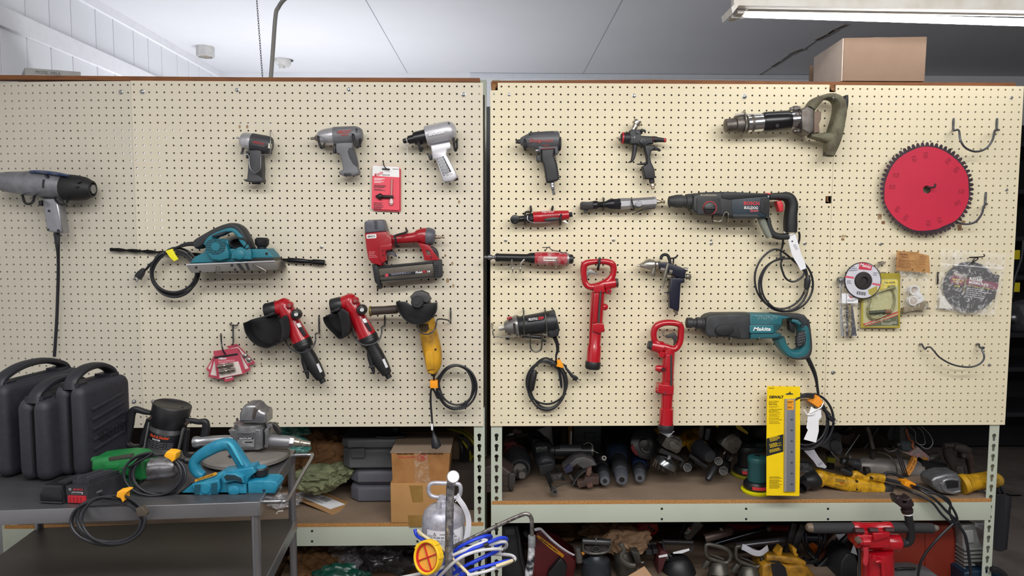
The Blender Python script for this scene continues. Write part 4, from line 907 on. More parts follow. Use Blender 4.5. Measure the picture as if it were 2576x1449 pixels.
hook('peg hook through the D handle of the old chipping hammer',[(1340,180,-.004),(1340,184,.06),(1346,200,.09),(1350,215,.085)],7,mt('#8e8a84',.35,.8))
d=.062
T('rotary_hammer','blue-black rotary hammer with red dial, its coiled cord carrying a white tag','rotary hammer',P(700,1110,d))
pt('chuck',lat(93,985,300,985,[(0,22),(.02,36),(.12,42),(.3,50),(.5,52),(.52,44),(.62,44),(.64,54),(1,62)],d),mt('#2a2a2c',.6,n=.4,c2='#424244'))
pt('gear_housing',pr([(285,940),(335,918),(420,914),(590,912),(600,1110),(460,1095),(310,1082),(280,1045)],d-.034,d+.034,16),mt('#232427',.5,n=.3,c2='#353639'))
pt('motor_housing',pr([(570,912),(700,918),(868,930),(866,1095),(830,1112),(575,1112)],d-.03,d+.034,14),mt('#1f2d38',.42,n=.3,c2='#2c3d48'))
pt('top_cover',pr([(500,930),(500,960),(560,972),(850,946),(852,926),(520,912)],d-.02,d+.0365,4),mt('#18191c',.5))
pt('vents_panel',pr([(800,960),(862,965),(862,1105),(790,1060)],d+.02,d+.0362,3)+sum((pr(rr(832,995+14*i,26,7,3),d+.03,d+.0375)for i in range(5)),B()),mt('#131416',.6))
hl=pt('handle',gr([(850,950,26,50),(930,948,28,52),(1000,955,38,54),(1030,1010,40,56),(1022,1090,42,58),(1020,1160,46,58),(1020,1222,42,56)],d,54,3),mt('#1b1b1e',.55))
pt('trigger',pr([(918,985),(950,978),(968,1000),(970,1062),(938,1065)],d-.012,d+.016,6),mt('#c22a34',.4))
pt('lower_arm',gr([(845,1108,16),(850,1160,20),(875,1225,24),(930,1252,24),(1000,1250,26)],d,40,3),mt('#1c1c1f',.55))
pt('damper_arm',gr([(795,1108,26),(820,1170,26),(845,1225,24),(860,1258,20)],d+.004,30,3),mt('#7c7f74',.55,n=.5,c2='#5c5f55'))
pt('mode_plate',pr(rr(402,1020,180,130,14,2),d+.02,d+.0365,3),mt('#1d1e21',.5))
di=pt('mode_dial',dl(410,1038,[(d+.034,46),(d+.043,44),(d+.044,40)]),BLK);pt('dial_ring',pr(el(410,1035,52,52),d+.034,d+.0372,0,[el(410,1035,46,46)]),mt('#b5222e',.5),di)
pt('dial_grip',pr(rr(410,1038,80,18,6),d+.042,d+.048,3),BLK,di)
pt('lock_button',pr(rr(852,927,40,12,3,-3),d-.006,d+.034,3),mt('#c23a38',.4))
pt('bolt',dl(855,948,[(d+.03,9),(d+.038,8)],10)+dl(848,1088,[(d+.03,9),(d+.036,8)],10),STL)
tx('BOSCH',726,1000,27,d+.0345,mt('#c22a34',.5),120,-1,bold=.035);tx('BULLDOG',722,1034,22,d+.0345,mt('#d8d2d2',.5),104,-1,bold=.03);tx('Xtreme',745,1055,20,d+.0345,mt('#cf5a5a',.5),66,3,bold=.02,shear=.3);tx('Boschhammer',402,937,12,d+.0345,mt('#c2b99a',.5),124,0,bold=.01)
pt('rubber_pad',pr([(580,1085),(770,1085),(800,1110),(590,1116)],d+.02,d+.0362,2),BLK)
z(1620,580,2.682)
pt('cord',tube([(1045,10,d-.01,12),(1050,40,.045),(1040,85,.04),(1000,130,.035)]+coil(945,345,185,200,3,7,.036,31,.006,5.2,.12)+[(930,200,.035),(925,240,.035),(955,320,.034),(1010,345,.034),(1070,310,.034),(1090,260,.03),(1105,320,.03)],7,5),CORD)
pt('cord_connector',lat(1108,300,1096,400,[(0,14),(.3,18),(.35,22),(.75,20),(1,12)],.046,n=10),mt('#26262a',.5));pt('connector_pins',lat(1097,395,1090,430,[(0,12),(.5,10),(1,5)],.046,n=8),mt('#8a8578',.4,.7))
pt('cord_lead',tube([(940,40,.045),(935,100,.03),(922,150,.03),(930,200,.034)],7),CORD)
tg=pt('paper_tag',sw([P(*p)for p in cr([(995,25,.075),(1010,90,.072),(1030,160,.066),(1062,225,.06),(1075,262,.058)],5)],[L(q,.07)for q in(24,27,30,32,33,34,34,34,34,34,33,32,31,30,29,28,27,26,25,24,23)],.0006,6,4),PAPER)
lines(1020,90,60,2,10,3,.0745,mt('#8a8a94',.6),-62,3,tg);pt('tag_hole',dl(1001,72,[(.07,5),(.0755,5)],8),BLK,tg)
pt('tag_string',tube([(945,8,.06),(962,28,.075),(995,28,.078),(1020,18,.072),(1024,4,.06)],3.5),WHT,tg)
z(1650,180,3.018)
hook('bent wire hook under the dial end of the blue-black rotary hammer',[(430,1098,-.004),(430,1100,.05),(432,1130,.1),(480,1138,.102),(500,1125,.102),(520,1075,.104),(545,1072,.104),(552,1110,.1),(545,1140,.06),(540,1142,-.004)],6,mt('#77756c',.35,.8))
z(1220,600,3.0185);d=.045
T('die_grinder','long-nosed red air die grinder with black shaft reaching past the board edge','die grinder',P(400,200,d))
pt('collet',lat(-6,142,92,144,[(0,12),(.28,12),(.3,20),(.6,21),(.62,14),(.8,14),(.85,26),(1,28)],d,n=12),mt('#6f6d70',.3,.7))
pt('shaft',lat(82,144,382,150,[(0,30),(.03,34),(.1,31),(.78,31),(.88,42),(1,44)],d),mt('#222224',.35,.4))
pt('body',lat(376,150,632,156,[(0,44),(.03,48),(.9,50),(1,44)],d),mt('#a01c2a',.4,n=.6,c2='#c9b4b4',ns=45))
pt('end_collar',lat(622,156,636,156,[(0,47),(1,46)],d),mt('#9a9290',.4,.6));pt('end_cap',lat(630,156,672,157,[(0,34),(.3,38),(.8,36),(1,24)],d,n=12),BLK)
s=pt('label',pr(rr(497,155,105,34,3,-1),d+.012,d+L(50,d)+.0006),mt('#d8c8c2',.5));tx('Universal Tool',506,156,10,d+L(50,d)+.0012,BLK,76,-1,par=s,bold=.02);tx('U',458,155,16,d+L(50,d)+.0012,mt('#a01c2a',.5),12,-1,par=s,bold=.03)
pt('throttle_lever',tube([(600,110,d+.004),(560,98,d+.004),(510,88,d+.006),(480,66,d+.006),(460,90,d+.008)],4)+tube([(435,68,d+.004),(480,68,d+.006),(495,62,d+.006)],4)+pr([(580,108),(625,100),(612,124),(590,122)],d-.006,d+.01,2),mt('#6b6764',.35,.8))
hook('pair of pale pegs and crossbar under the shaft of the long red die grinder',[(205,160,.086),(204,175,.085),(205,215,.078),(180,210,.074),(230,210,.074),(300,210,.074),(270,212,.074),(268,250,.07),(268,250,.0)],6,mt('#a6a29a',.35,.7))
o=CUR[0];pt('crossbar',tube([(270,212,.076),(272,190,.084),(300,158,.088)],6),mt('#c9c6bd',.35,.6),o);pt('peg_stub',tube([(210,212,.076),(210,252,.07),(210,252,-.004)],6),mt('#a6a29a',.35,.7),o)
hook('bent peg hook under the red body of the long die grinder',[(540,215,-.004),(540,220,.06),(542,190,.074),(545,150,.078)],5,mt('#b3aea4',.35,.8))
RH=mt('#aa0f1f',.25,n=.2,c2='#8a0b18',coat=.6);RH2=mt('#1f1f22',.45)
d=.058
T('chipping_hammer','bright red chipping hammer with D handle on top, hanging from one black hook','chipping hammer',P(825,985,d))
pt('barrel',lat(862,365,822,950,[(0,40),(.03,50),(.07,46),(.075,54),(.4,52),(.75,46),(.77,53),(1,55)],d),RH)
pt('handle',gr([(752,300,24,30),(748,230,25,32),(765,190,26,34),(830,176,22,36),(920,176,24,36),(970,200,26,34),(974,262,24,32),(948,312,28,34),(880,358,34,40),(800,368,26,36),(765,345,24,32)],d,34,2.4,closed=True),RH)
pt('handle_corner',pr([(732,178),(760,172),(762,200),(736,205)],d-.01,d+.01,4),RH)
pt('trigger',pr([(765,320),(772,250),(800,232),(866,268),(862,276),(805,268),(785,285),(778,318)],d-.006,d+.008,3),mt('#8c8a88',.35,.7))
pt('valve_barrel',lat(905,350,992,336,[(0,44),(.6,42),(.95,40),(1,34)],d),RH);pt('air_inlet',lat(985,337,1010,334,[(0,34),(.8,34),(1,28)],d,n=12),mt('#37322f',.5))
pt('boss',dl(940,402,[(d-.01,24),(d+.018,24),(d+.021,20)],16)+lat(880,520,932,520,[(0,28),(.7,28),(1,16)],d),RH);pt('boss_socket',dl(940,402,[(d+.02,13),(d+.0225,12)],6),mt('#5a1820',.5))
pt('top_block',pr([(838,352),(900,350),(915,400),(900,412),(830,412),(824,380)],d-.02,d+.026,6),RH)
pt('side_rod',lat(878,400,862,642,[(0,8),(1,8)],d+L(58,d)),mt('#5a5653',.4,.6))
pt('rib',pr([(832,418),(866,416),(850,600),(846,640),(822,640)],d,d+L(62,d),5),RH)
pt('clamp',pr([(818,648),(872,642),(905,655),(908,700),(870,722),(816,705)],d-.02,d+L(64,d),6),RH);pt('clamp_bolt',dl(894,696,[(d,18),(d+.026,17),(d+.027,10)],14)+dl(855,714,[(d,14),(d+.024,12)],12),mt('#7a2a30',.4,.3))
pt('chisel_collar',lat(822,932,817,990,[(0,56),(.2,60),(.8,60),(1,52)],d),RH2)
hook('black hook over the handle of the upper red chipping hammer',[(872,150,-.004),(872,152,.05),(870,165,.086),(864,200,.09),(858,232,.08),(858,236,.07)],10,RUB)
T('chipping_hammer','bright red chipping hammer hanging lower, its black nose below the board edge','chipping hammer',P(1375,1449,d))
pt('barrel',lat(1395,835,1374,1420,[(0,44),(.05,50),(.4,46),(.5,52),(.7,45),(.77,45),(.78,54),(1,55)],d),RH)
pt('handle',gr([(1285,770,24,32),(1280,710,24,32),(1305,662,26,34),(1365,640,24,36),(1440,642,24,36),(1484,665,24,34),(1486,730,24,32),(1478,790,24,32),(1440,838,26,34),(1370,830,34,40),(1310,800,28,36)],d,34,2.4,closed=True),RH)
pt('trigger',pr([(1368,748),(1385,735),(1440,715),(1462,745),(1455,790),(1440,800),(1438,775),(1420,755),(1385,757)],d-.006,d+.008,3),mt('#4a4848',.4,.5))
pt('valve_barrel',lat(1345,830,1262,812,[(0,50),(.7,46),(1,40)],d),RH);pt('air_inlet',lat(1275,815,1238,806,[(0,38),(.3,40),(.6,34),(1,32)],d,n=8),mt('#26262a',.5))
pt('boss',dl(1345,884,[(d-.01,26),(d+.018,26),(d+.022,20)],16)+lat(1350,990,1292,985,[(0,26),(.7,26),(1,16)],d)+lat(1350,1155,1294,1150,[(0,28),(.7,28),(1,18)],d),RH);pt('boss_socket',dl(1357,996,[(d+.018,14),(d+.026,13)],12),mt('#3a1014',.5))
pt('side_rod',lat(1414,885,1414,1120,[(0,9),(1,9)],d+L(50,d)),mt('#55514e',.4,.6))
pt('rib',pr([(1380,885),(1432,885),(1430,1050),(1432,1085),(1372,1085)],d-.01,d+L(52,d),5),RH)
pt('clamp',pr([(1318,1108),(1435,1120),(1432,1185),(1380,1190),(1316,1170)],d-.02,d+L(58,d),6),RH);pt('clamp_bolt',dl(1366,1172,[(d,14),(d+.026,12)],12),mt('#8a3038',.4,.3))
pt('chisel_collar',lat(1374,1410,1373,1470,[(0,56),(.2,60),(.55,60),(.6,54),(.95,54),(1,46)],d),RH2)
hook('pair of pegs inside the handle of the lower red chipping hammer',[(1356,705,-.004),(1356,708,.05),(1356,720,.08),(1356,740,.082)],6,mt('#8a857c',.35,.8))
one('paper_tag','grey paper corner hanging under the nose of the lower red chipping hammer','tag',pr([(1322,1470),(1440,1462),(1395,1510)],.02,.0206),mt('#b9bac2',.8))
d=.045
T('spray_gun','chrome and blue-black spray gun with silver trigger, below the matt black one','spray gun',P(1440,480,d))
nv=mt('#17182a',.35)
pt('fluid_nozzle',lat(1152,208,1330,195,[(0,6),(.12,8),(.18,20),(.3,30),(.42,46),(.6,50),(.62,40),(.72,44),(.8,30),(1,28)],d),mt('#b9b4aa',.25,.85))
pt('air_cap_horn',lat(1282,225,1272,288,[(0,16),(.6,16),(.65,20),(1,16)],d+.01,n=10),mt('#a9a49a',.3,.85))
pt('body',pr([(1312,182),(1400,184),(1500,222),(1532,240),(1524,272),(1522,300),(1470,300),(1400,262),(1330,234)],d-.014,d+.015,8),nv)
pt('handle',pr([(1410,298),(1518,300),(1516,334),(1488,342),(1476,540),(1465,552),(1404,528),(1402,420)],d-.014,d+.015,8),nv)
pt('hang_hook',tube([(1335,160,d),(1342,134,d),(1365,122,d),(1390,132,d),(1402,165,d),(1408,195,d)],12,5)+tube([(1385,150,d),(1430,150,d),(1452,140,d),(1464,124,d)],7),BLK)
pt('trigger',gr([(1390,188,13),(1375,240,12),(1358,300,11),(1352,350,9),(1338,385,6),(1320,396,4)],d+.012,20),mt('#a8a498',.3,.85))
pt('packing_nut',lat(1330,236,1362,240,[(0,18),(1,18)],d+.012,n=6)+lat(1398,250,1420,254,[(0,16),(1,16)],d+.012,n=6)+lat(1380,290,1410,292,[(0,16),(1,14)],d+.012,n=6),mt('#a9a296',.3,.8))
pt('fluid_knob',lat(1512,288,1562,290,[(0,12),(.3,12),(.32,24),(.9,22),(1,18)],d,n=12),mt('#9a948a',.3,.8));pt('fan_knob',lat(1510,234,1538,238,[(0,16),(1,16)],d,n=12),mt('#9a948a',.3,.8))
pt('guard_spur',gr([(1362,412,3),(1385,410,6),(1410,402,10)],d,14),nv)
pt('air_inlet',lat(1448,540,1455,580,[(0,22),(.4,22),(.42,12),(1,12)],d,n=10),mt('#8d8678',.35,.8))
hook('short peg hook carrying the chrome and blue-black spray gun',[(1430,190,-.004),(1430,185,.03),(1432,155,.05),(1436,148,.056)],6,mt('#33343a',.4,.7))
d=.052
T('spiral_saw','black spiral saw motor with silver nose, cord coiled below with orange tape','spiral saw',P(400,760,d))
pt('collet',lat(104,682,156,676,[(0,22),(.4,24),(.75,20),(1,20)],d,n=6),mt('#b6b2aa',.3,.8));sn=pt('nose',lat(148,678,250,664,[(0,42),(.1,50),(.8,84),(1,88)],d),mt('#9c9a98',.3,.8,n=.4,c2='#77757a'))
pt('nose_vent',pr(rr(224,682,16,76,3,5),d+.01,d+L(86,d)+.0005),mt('#1d1416',.6),sn);pt('nose_label',pr([(165,604),(200,592),(205,606),(168,618)],d+.006,d+.022,2),mt('#a02830',.5),sn)
pt('motor_housing',lat(242,665,540,628,[(0,78),(.03,84),(.1,72),(.25,74),(.6,80),(.9,88),(1,80)],d),mt('#1e1f23',.42))
pt('rear_cover',pr([(480,575),(528,545),(556,640),(568,690),(556,745),(486,752),(478,700),(496,690)],d-.022,d+.028,10),mt('#232428',.5))
pt('vent_slot',sum((pr(rr(505,600+14*i,34,7,3,4),d+.02,d+.0288)for i in range(7)),B()),mt('#0c0c0f',.7))
bdg=pt('badge',pr([(318,608),(452,590),(446,618),(322,632)],d+.014,d+L(80,d)),mt('#26262b',.4))
tx('ROTO',366,612,19,d+L(80,d)+.0006,WHT,68,5,par=bdg,bold=.03);tx('ZIP',424,604,20,d+L(80,d)+.0006,mt('#d02834',.5),46,5,par=bdg,bold=.03)
pt('side_switch',lat(290,738,440,752,[(0,14),(1,16)],d+.01)+pr(rr(172,760,30,20,4),d-.006,d+.012,3)+pr(rr(450,778,30,16,3,-18),d,d+.02,2),BLK)
pt('cord',tube([(530,750,d,18),(548,800,.045,15),(552,850,.04,12),(540,890,.035,8),(542,930,.03,8)]+coil(482,1108,152,180,4,8,.03,41,.005,5.2,.12)+[(560,1000,.03),(580,1130,.03),(560,1000,.036),(545,950,.04),(600,960,.036),(620,990,.034),(640,1020,.034)],8,5),CORD)
pt('strain_relief',lat(615,985,668,1050,[(0,9),(1,13)],.036,n=10),CORD);plug(680,1058,38,26,.036,CUR[0])
pt('cord_switch',lat(378,1000,352,1158,[(0,14),(.15,24),(.6,22),(.9,20),(1,12)],.042,n=10),mt('#1a1a1d',.45))
pt('cord_tape',pr([(546,928),(575,928),(598,965),(590,985),(542,972),(550,950)],.02,.05,3),ORG)
hook('long steel wire foot hook under the nose of the black spiral saw',[(62,655,-.004),(52,645,.05),(56,690,.08),(66,735,.082),(90,745,.082),(160,746,.084),(240,745,.084),(240,745,-.004)],6,mt('#a39e94',.3,.8))
hook('hanging wire loop under the black spiral saw',[(292,540,-.004),(294,560,.09),(300,725,.1),(340,730,.1),(345,820,.1),(360,850,.1),(390,862,.1),(420,848,.1),(430,820,.1),(436,730,.1),(470,725,.1),(458,560,.08),(457,538,-.004)],6,mt('#55554f',.35,.8))
z(1620,580,2.682);d=.06
T('rotary_hammer','teal and charcoal rotary hammer with a D handle, below the blue-black one','rotary hammer',P(700,735,d))
mk=mt('#2b2d30',.55,n=.5,c2='#45474a');tl=mt('#21626c',.45,n=.5,c2='#2c4f55',ns=14)
pt('chuck',lat(284,622,450,628,[(0,26),(.03,36),(.22,37),(.24,32),(.38,30),(.4,40),(.6,42),(.62,48),(.8,50),(1,62)],d),mt('#2b2b2d',.55,n=.4,c2='#424244'))
pt('gear_housing',pr([(420,590),(440,575),(480,564),(640,562),(725,562),(715,735),(640,736),(560,722),(440,718),(414,690)],d-.034,d+.034,14),mk)
pt('dial_recess',pr([(495,640),(540,625),(625,632),(652,690),(650,722),(500,700),(478,670)],d+.02,d+.0368,4),mt('#212225',.6));pt('mode_dial',pr(el(545,672,62,36,a=6),d+.03,d+.044,5),mt('#1d1d20',.55))
pt('motor_housing',pr([(712,562),(890,566),(1000,585),(938,602),(932,645),(890,690),(935,700),(905,728),(720,734)],d-.03,d+.034,12),tl)
pt('rubber_top',pr([(880,562),(1085,570),(1106,595),(1106,640),(1075,640),(1040,600),(960,590)],d-.028,d+.03,8),mk)
pt('handle',gr([(905,725,36,58),(930,780,30,56),(975,825,30,56),(1035,830,34,58),(1075,790,38,58),(1078,730,40,58),(1070,670,38,58),(1040,620,26,56),(980,600,16,50)],d,56,3),tl)
pt('handle_grip',gr([(1085,600,18,50),(1098,680,14,52),(1104,780,16,54),(1085,835,22,56),(1040,850,18,54),(975,842,12,48),(905,765,14,44)],d+.002,54,3),mk)
pt('grip_pad',pr([(1040,690),(1085,670),(1095,730),(1085,775),(1035,790),(1028,740)],d+.02,d+.0315,4),mt('#26282c',.6));pt('grip_stud',sum((dl(1052+(i%4)*12-(i//4)*2,700+(i//4)*18+(i%4)*-3,[(d+.03,3.2),(d+.0325,2)],6)for i in range(18)),B()),mt('#a8adb0',.5))
pt('trigger',pr([(982,612),(1018,625),(1020,690),(1005,692),(985,675)],d-.012,d+.014,5),BLK);pt('handle_screw',dl(1071,641,[(d+.024,14),(d+.0325,14),(d+.032,8)],14),mt('#1c2c33',.5))
n=pt('nameplate',pr(rr(795,665,165,54,12,0),d+.03,d+.036,3),mt('#2c6f7a',.4));pt('nameplate_edge',pr(rr(795,665,172,62,14,0),d+.03,d+.0352,3),mt('#1a2428',.5),n)
tx('Makita',796,664,26,d+.0364,WHT,122,0,par=n,bold=.025,shear=.25)
pt('vent_slot',sum((pr(rr(905,636+11*i,42,4,2,-6),d+.03,d+.0348)for i in range(4)),B()),mt('#0f1c20',.7))
pt('paint_chip',sum((pr(el(760+q*17%140,575+(q*29%22),3,2,6),d+.02,d+.0347)for q in range(14)),B()),mt('#c9c3ae',.7),None,None,False,True)
for X,s in((575,'front'),(765,'rear')):
 hook('peg hook under the %s of the teal rotary hammer'%s,[(X,700,-.004),(X,738,.02),(X,742,.07),(X+12,735,.1),(X+14,722,.102)],5,mt('#7a756a',.35,.8))
z(1900,960,4.832)
pt('cord',tube([(622,-315,d,30),(660,-240,d,28),(706,-140,.05,26),(735,-50,.045,22),(752,50,.04,17),(768,180,.036,17),(770,240,.036,16)]+coil(640,480,270,318,4,15,.036,51,.006,5.1,.1)+[(720,200,.03),(790,290,.04),(850,350,.045)],15,4),CORD)
pt('cord_tape',pr([(775,178),(832,255),(768,318),(690,262)],.018,.062,4),mt('#ef9526',.6));pt('strain_relief',lat(830,330,900,410,[(0,22),(1,28)],.05,n=10),CORD);plug(925,445,40,48,.05,CUR[0])
tg=pt('paper_tag',pr([(680,300),(720,330),(800,345),(806,430),(770,470),(772,600),(738,742),(590,702),(640,590),(622,560),(640,420)],.066,.0668),PAPER)
pt('tag_string',tube([(830,250,.06),(800,310,.066),(740,345,.07),(660,385,.07),(630,400,.07),(600,350,.07),(585,345,.07)],8)+tube([(640,405,.07),(690,400,.072),(720,380,.072)],8),WHT,tg)
d=.05
T('blister_card','tall bright yellow card with grey planer knives hanging down in front of the shelf edge','blister pack',P(340,1390,d))
yc=mt('#f4cf05',.45);e=pt('card',pr([(145,66),(155,56),(535,60),(546,70),(545,700),(537,1380),(528,1391),(340,1386),(200,1385),(135,1384),(136,700)],d-.001,d),yc)
pt('hang_slot',pr([(368,152),(385,142),(410,138),(415,125),(430,122),(428,138),(460,145),(460,158),(372,160)],d,d+.0006),mt('#4a4a44',.6))
tx('DEWALT',258,187,36,d+.0006,BLK,176,0,bold=.05);tx('DW7333',198,80,14,d+.0006,mt('#6a5a10',.5),64,0,bold=.02)
tx('12-1/2" (318mm)',224,240,15,d+.0006,mt('#3a300a',.5),122,0,bold=.02);tx('Replacement',214,258,15,d+.0006,mt('#3a300a',.5),100,0,bold=.02);tx('Planer Knives',216,276,15,d+.0006,mt('#3a300a',.5),104,0,bold=.02)
tx('Cuchillas de repuesto',246,338,14,d+.0006,mt('#3a300a',.5),164,0,bold=.02);tx('para cepillo de',218,356,14,d+.0006,mt('#3a300a',.5),110,0,bold=.02);tx('318 mm ( 12-1/2")',230,374,14,d+.0006,mt('#3a300a',.5),134,0,bold=.02)
tx('Fers de rechange',226,444,14,d+.0006,mt('#3a300a',.5),126,0,bold=.02);tx('de 318 mm (12-1/2po)',246,464,14,d+.0006,mt('#3a300a',.5),164,0,bold=.02)
for(Y,n)in((300,2),(394,3),(484,3)):lines(168,Y,140,n,13,5,d+.0005,mt('#8a7408',.5),0,Y)
for(Y,n)in((1160,2),(1195,4),(1252,4)):lines(172,Y,165,n,14,6,d+.0005,mt('#5a4c08',.5),0,Y)
bp=pt('black_panel',pr([(138,692),(342,640),(340,852),(136,908)],d,d+.0005),mt('#1c2224',.5))
for(Y,n)in((690,4),(765,4),(835,3)):lines(170,Y,150,n,13,7,d+.0009,mt('#d8b820',.5),14,Y,bp)
pt('knife_tray',pr([(362,214),(488,212),(488,1336),(352,1340),(356,800)],d,d+.007,3),mt('#a09a92',.3,.2))
kn=pt('planer_knives',pr([(388,345),(476,345),(476,1335),(382,1338)],d+.007,d+.0085,1),mt('#8d8f99',.4,.5));pt('knife_slot',sum((pr([(430,455+131*i),(450,452+131*i),(462,462+131*i),(448,472+131*i),(430,470+131*i)],d+.0085,d+.009)for i in range(7)),B()),mt('#3a3c44',.6),kn)
for i,Y in enumerate((252,315)):q=pt('yellow_sticker',pr([(390,Y-30),(468,Y-30),(468,Y+28),(390,Y+28)],d+.007,d+.009,0),mt('#f2a31e',.5));lines(394,Y-8,72,2,14,7,d+.0093,BLK,0,i,q)
hook('peg hook through the slot of the tall yellow card',[(420,150,-.004),(420,146,.03),(418,140,.058),(425,122,.06)],6,mt('#55554f',.4,.7))
z(2080,200,3.45);d=.03
T('saw_blade','large circular saw blade painted red with a dark toothed rim','saw blade',P(870,1350,d))
o=[];NT=60
for i in range(NT):
 a=2*PI*i/NT;s=2*PI/NT
 for(f,r)in((0,408),(.3,402),(.42,384),(.55,372),(.66,376),(.78,396)):o.append((870+r*math.cos(a+s*f),950+r*math.sin(a+s*f)))
pt('blade',pr(o,d-.0012,d+.0012,0,[el(868,955,34)]),mt('#3d3138',.5,.5,n=.7,c2='#5a4652'))
fc=pt('red_face',pr([(868+a,945+b_)for a,b_ in((0,-362),(140,-330),(270,-235),(345,-130),(362,-20),(355,120),(270,262),(150,325),(60,358),(-110,362),(-260,275),(-355,145),(-368,40),(-352,-80),(-270,-235),(-130,-330))],d+.0012,d+.0018,0,[el(868,955,34)],k=4),mt('#c2203f',.5,n=.4,c2='#b01c3a',ns=6))
b=B()
for(X,Y,a)in((757,688,20),(857,656,0),(1053,705,-40),(1124,780,-30),(1168,972,90),(1136,1070,-60),(978,1220,20),(880,1248,0),(686,1198,-30),(612,1126,-30),(568,934,90),(602,832,100)):
 q=[(-20,-24),(14,-24),(20,-14),(14,-6),(-14,-6),(-20,4),(-14,12),(14,12),(20,20),(14,27),(-20,27)]
 c,s=math.cos(math.radians(a)),math.sin(math.radians(a));b=b+tube([(X+(u*c+w*s)*.85,Y+(-u*s+w*c)*.85,d+.0018)for u,w in q],2,3,5)
pt('vibration_slot',b,mt('#6a1228',.6),fc)
hook('upturned peg hook through the centre of the red saw blade',[(868,940,-.004),(870,945,.02),(880,935,.05),(930,935,.055),(940,915,.056),(944,905,.056)],9,mt('#4a4446',.35,.7))
wm=mt('#54575c',.4,.7)
hook('empty curved wire hook at the upper right of the board',[(1100,342,-.004),(1100,352,.004),(1098,435,.006),(1105,442,.04),(1145,442,.05),(1158,520,.06),(1200,590,.062),(1290,626,.062),(1380,600,.062),(1435,530,.06),(1455,450,.05),(1468,440,.045),(1494,438,.03),(1476,430,.006),(1477,352,.004),(1478,342,-.004)],9,wm)
hook('empty curved wire hook half hidden by the red saw blade',[(1380,985,-.004),(1380,992,.004),(1376,1075,.006),(1390,1080,.02),(1362,1100,.04),(1345,1165,.05),(1290,1235,.05),(1210,1256,.045),(1135,1240,.022),(1040,1190,.012)],9,wm)
z(2080,600,4.024)
hook('empty crooked wire hook at the lower right of the board',[(940,1068,-.004),(945,1070,.01),(962,1070,.012),(985,1112,.03),(1000,1118,.034),(1012,1102,.04),(1050,1102,.044),(1085,1140,.05),(1150,1210,.052),(1280,1278,.052),(1430,1302,.052),(1530,1280,.052),(1585,1230,.05),(1590,1175,.048),(1570,1125,.04),(1590,1108,.036),(1580,1100,.034),(1550,1105,.03),(1540,1070,.012),(1520,1070,.01),(1515,1068,-.004)],9,wm)
d=.045
hook('long double peg hook carrying the white grinding disc and the packs behind it',[(600,348,-.004),(560,345,.01),(525,348,.03),(525,300,.03),(520,275,.02),(560,250,.02),(590,240,.012),(560,236,.01),(520,245,.02)],9,mt('#b0aca2',.3,.8))
T('grinding_disc','white grinding disc with black hub and red label corner, in front of the clear packs','grinding disc',P(367,610,d))
wd=mt('#c9c9d2',.7,n=.4,c2='#a9a9b4',ns=50)
pt('disc',pr(el(367,425,186,n=40),d-.003,d+.002,4,[el(368,432,40)]),mt('#2a2628',.8));pt('paper_face',pr(el(366,425,178,n=36),d+.002,d+.0024,0,[el(368,432,60)]),wd)
pt('hub',lat(368,428,368,428.01,[(0,.1),(0,.1)],d)if 0 else dl(368,428,[(d+.001,96),(d+.008,82),(d+.009,60),(d+.009,42),(d+.002,40)]),mt('#262123',.6))
pt('red_label',pr([(330,246),(395,248),(462,278),(448,322),(322,312)],d+.0024,d+.0028),mt('#c2354a',.5));tx('Makita',390,276,32,d+.0033,mt('#f0dcdf',.5),118,-14,bold=.02,shear=.3)
pt('red_band',pr([(188,376),(274,388),(274,408),(186,396)],d+.0024,d+.0028)+pr([(462,448),(546,462),(544,482),(460,466)],d+.0024,d+.0028),mt('#c9566a',.5));pt('olive_patch',pr([(418,520),(510,478),(512,530),(455,580),(425,560)],d+.0024,d+.0028),mt('#a89c4a',.6))
pt('barcode',sum((pr(rr(308+9*i,550+i*1.2,4 if i%3 else 6,34,0,-8),d+.0024,d+.0029)for i in range(10)),B()),BLK)
lines(205,425,62,3,13,6,d+.0028,mt('#6a6a74',.6),-6,3);lines(222,292,90,3,18,7,d+.0028,mt('#55555f',.6),6,4);lines(470,345,60,3,13,6,d+.0028,mt('#7a7a84',.6),-4,5)
d=.03
T('brush_pack','clear sleeve of tube brushes hanging left of the clamp card','pack',P(215,995,d))
pt('wire_brush',sum((sw([P(185+6*math.sin(i*.7)+18*(k),680+i*4,d+.004*math.cos(i*.7))for i in range(78)],.0024,n=5)for k in(1,)),B())+lat(204,690,205,985,[(0,9),(1,9)],d,n=8),mt('#1e1c1e',.7))
pt('wire_brush',lat(232,660,232,980,[(0,13),(.5,15),(1,14)],d-.006),mt('#8a7d55',.8,n=1,c2='#3d3628',ns=120));pt('bristle_brush',pr([(240,670),(262,672),(305,985),(250,990),(238,850)],d-.012,d-.004,3),mt('#2b2b33',.8,n=.6,c2='#4a4a55',ns=150))
pt('steel_rod',lat(138,690,158,985,[(0,8),(.1,12),(.8,14),(1,17)],d,n=10),mt('#c2c4ca',.25,.8));pt('rod_cap',lat(110,420,170,420,[(0,24),(.4,30),(1,26)],d-.004,n=10),mt('#2a2d2c',.4));pt('rod',lat(140,440,150,700,[(0,5),(1,5)],d,n=8),mt('#8a8c90',.3,.7))
lb=pt('header_label',pr([(150,558),(315,552),(316,655),(152,655)],d+.006,d+.0065),PAPER);pt('red_logo',pr([(214,566),(250,592),(286,572),(262,606),(236,602)],d+.0065,d+.0068),mt('#b5323c',.5),lb);lines(210,622,90,2,12,6,d+.0068,mt('#55555f',.5),0,2,lb);pt('label_stripe',pr(rr(198,606,8,96,0),d+.0065,d+.0068),mt('#8a8a92',.5),lb)
pt('clear_sleeve',pr([(108,405),(180,395),(240,560),(314,560),(310,996),(136,990)],d+.009,d+.0093,0),film('#f4f4f6',.05,.86))
d=.022
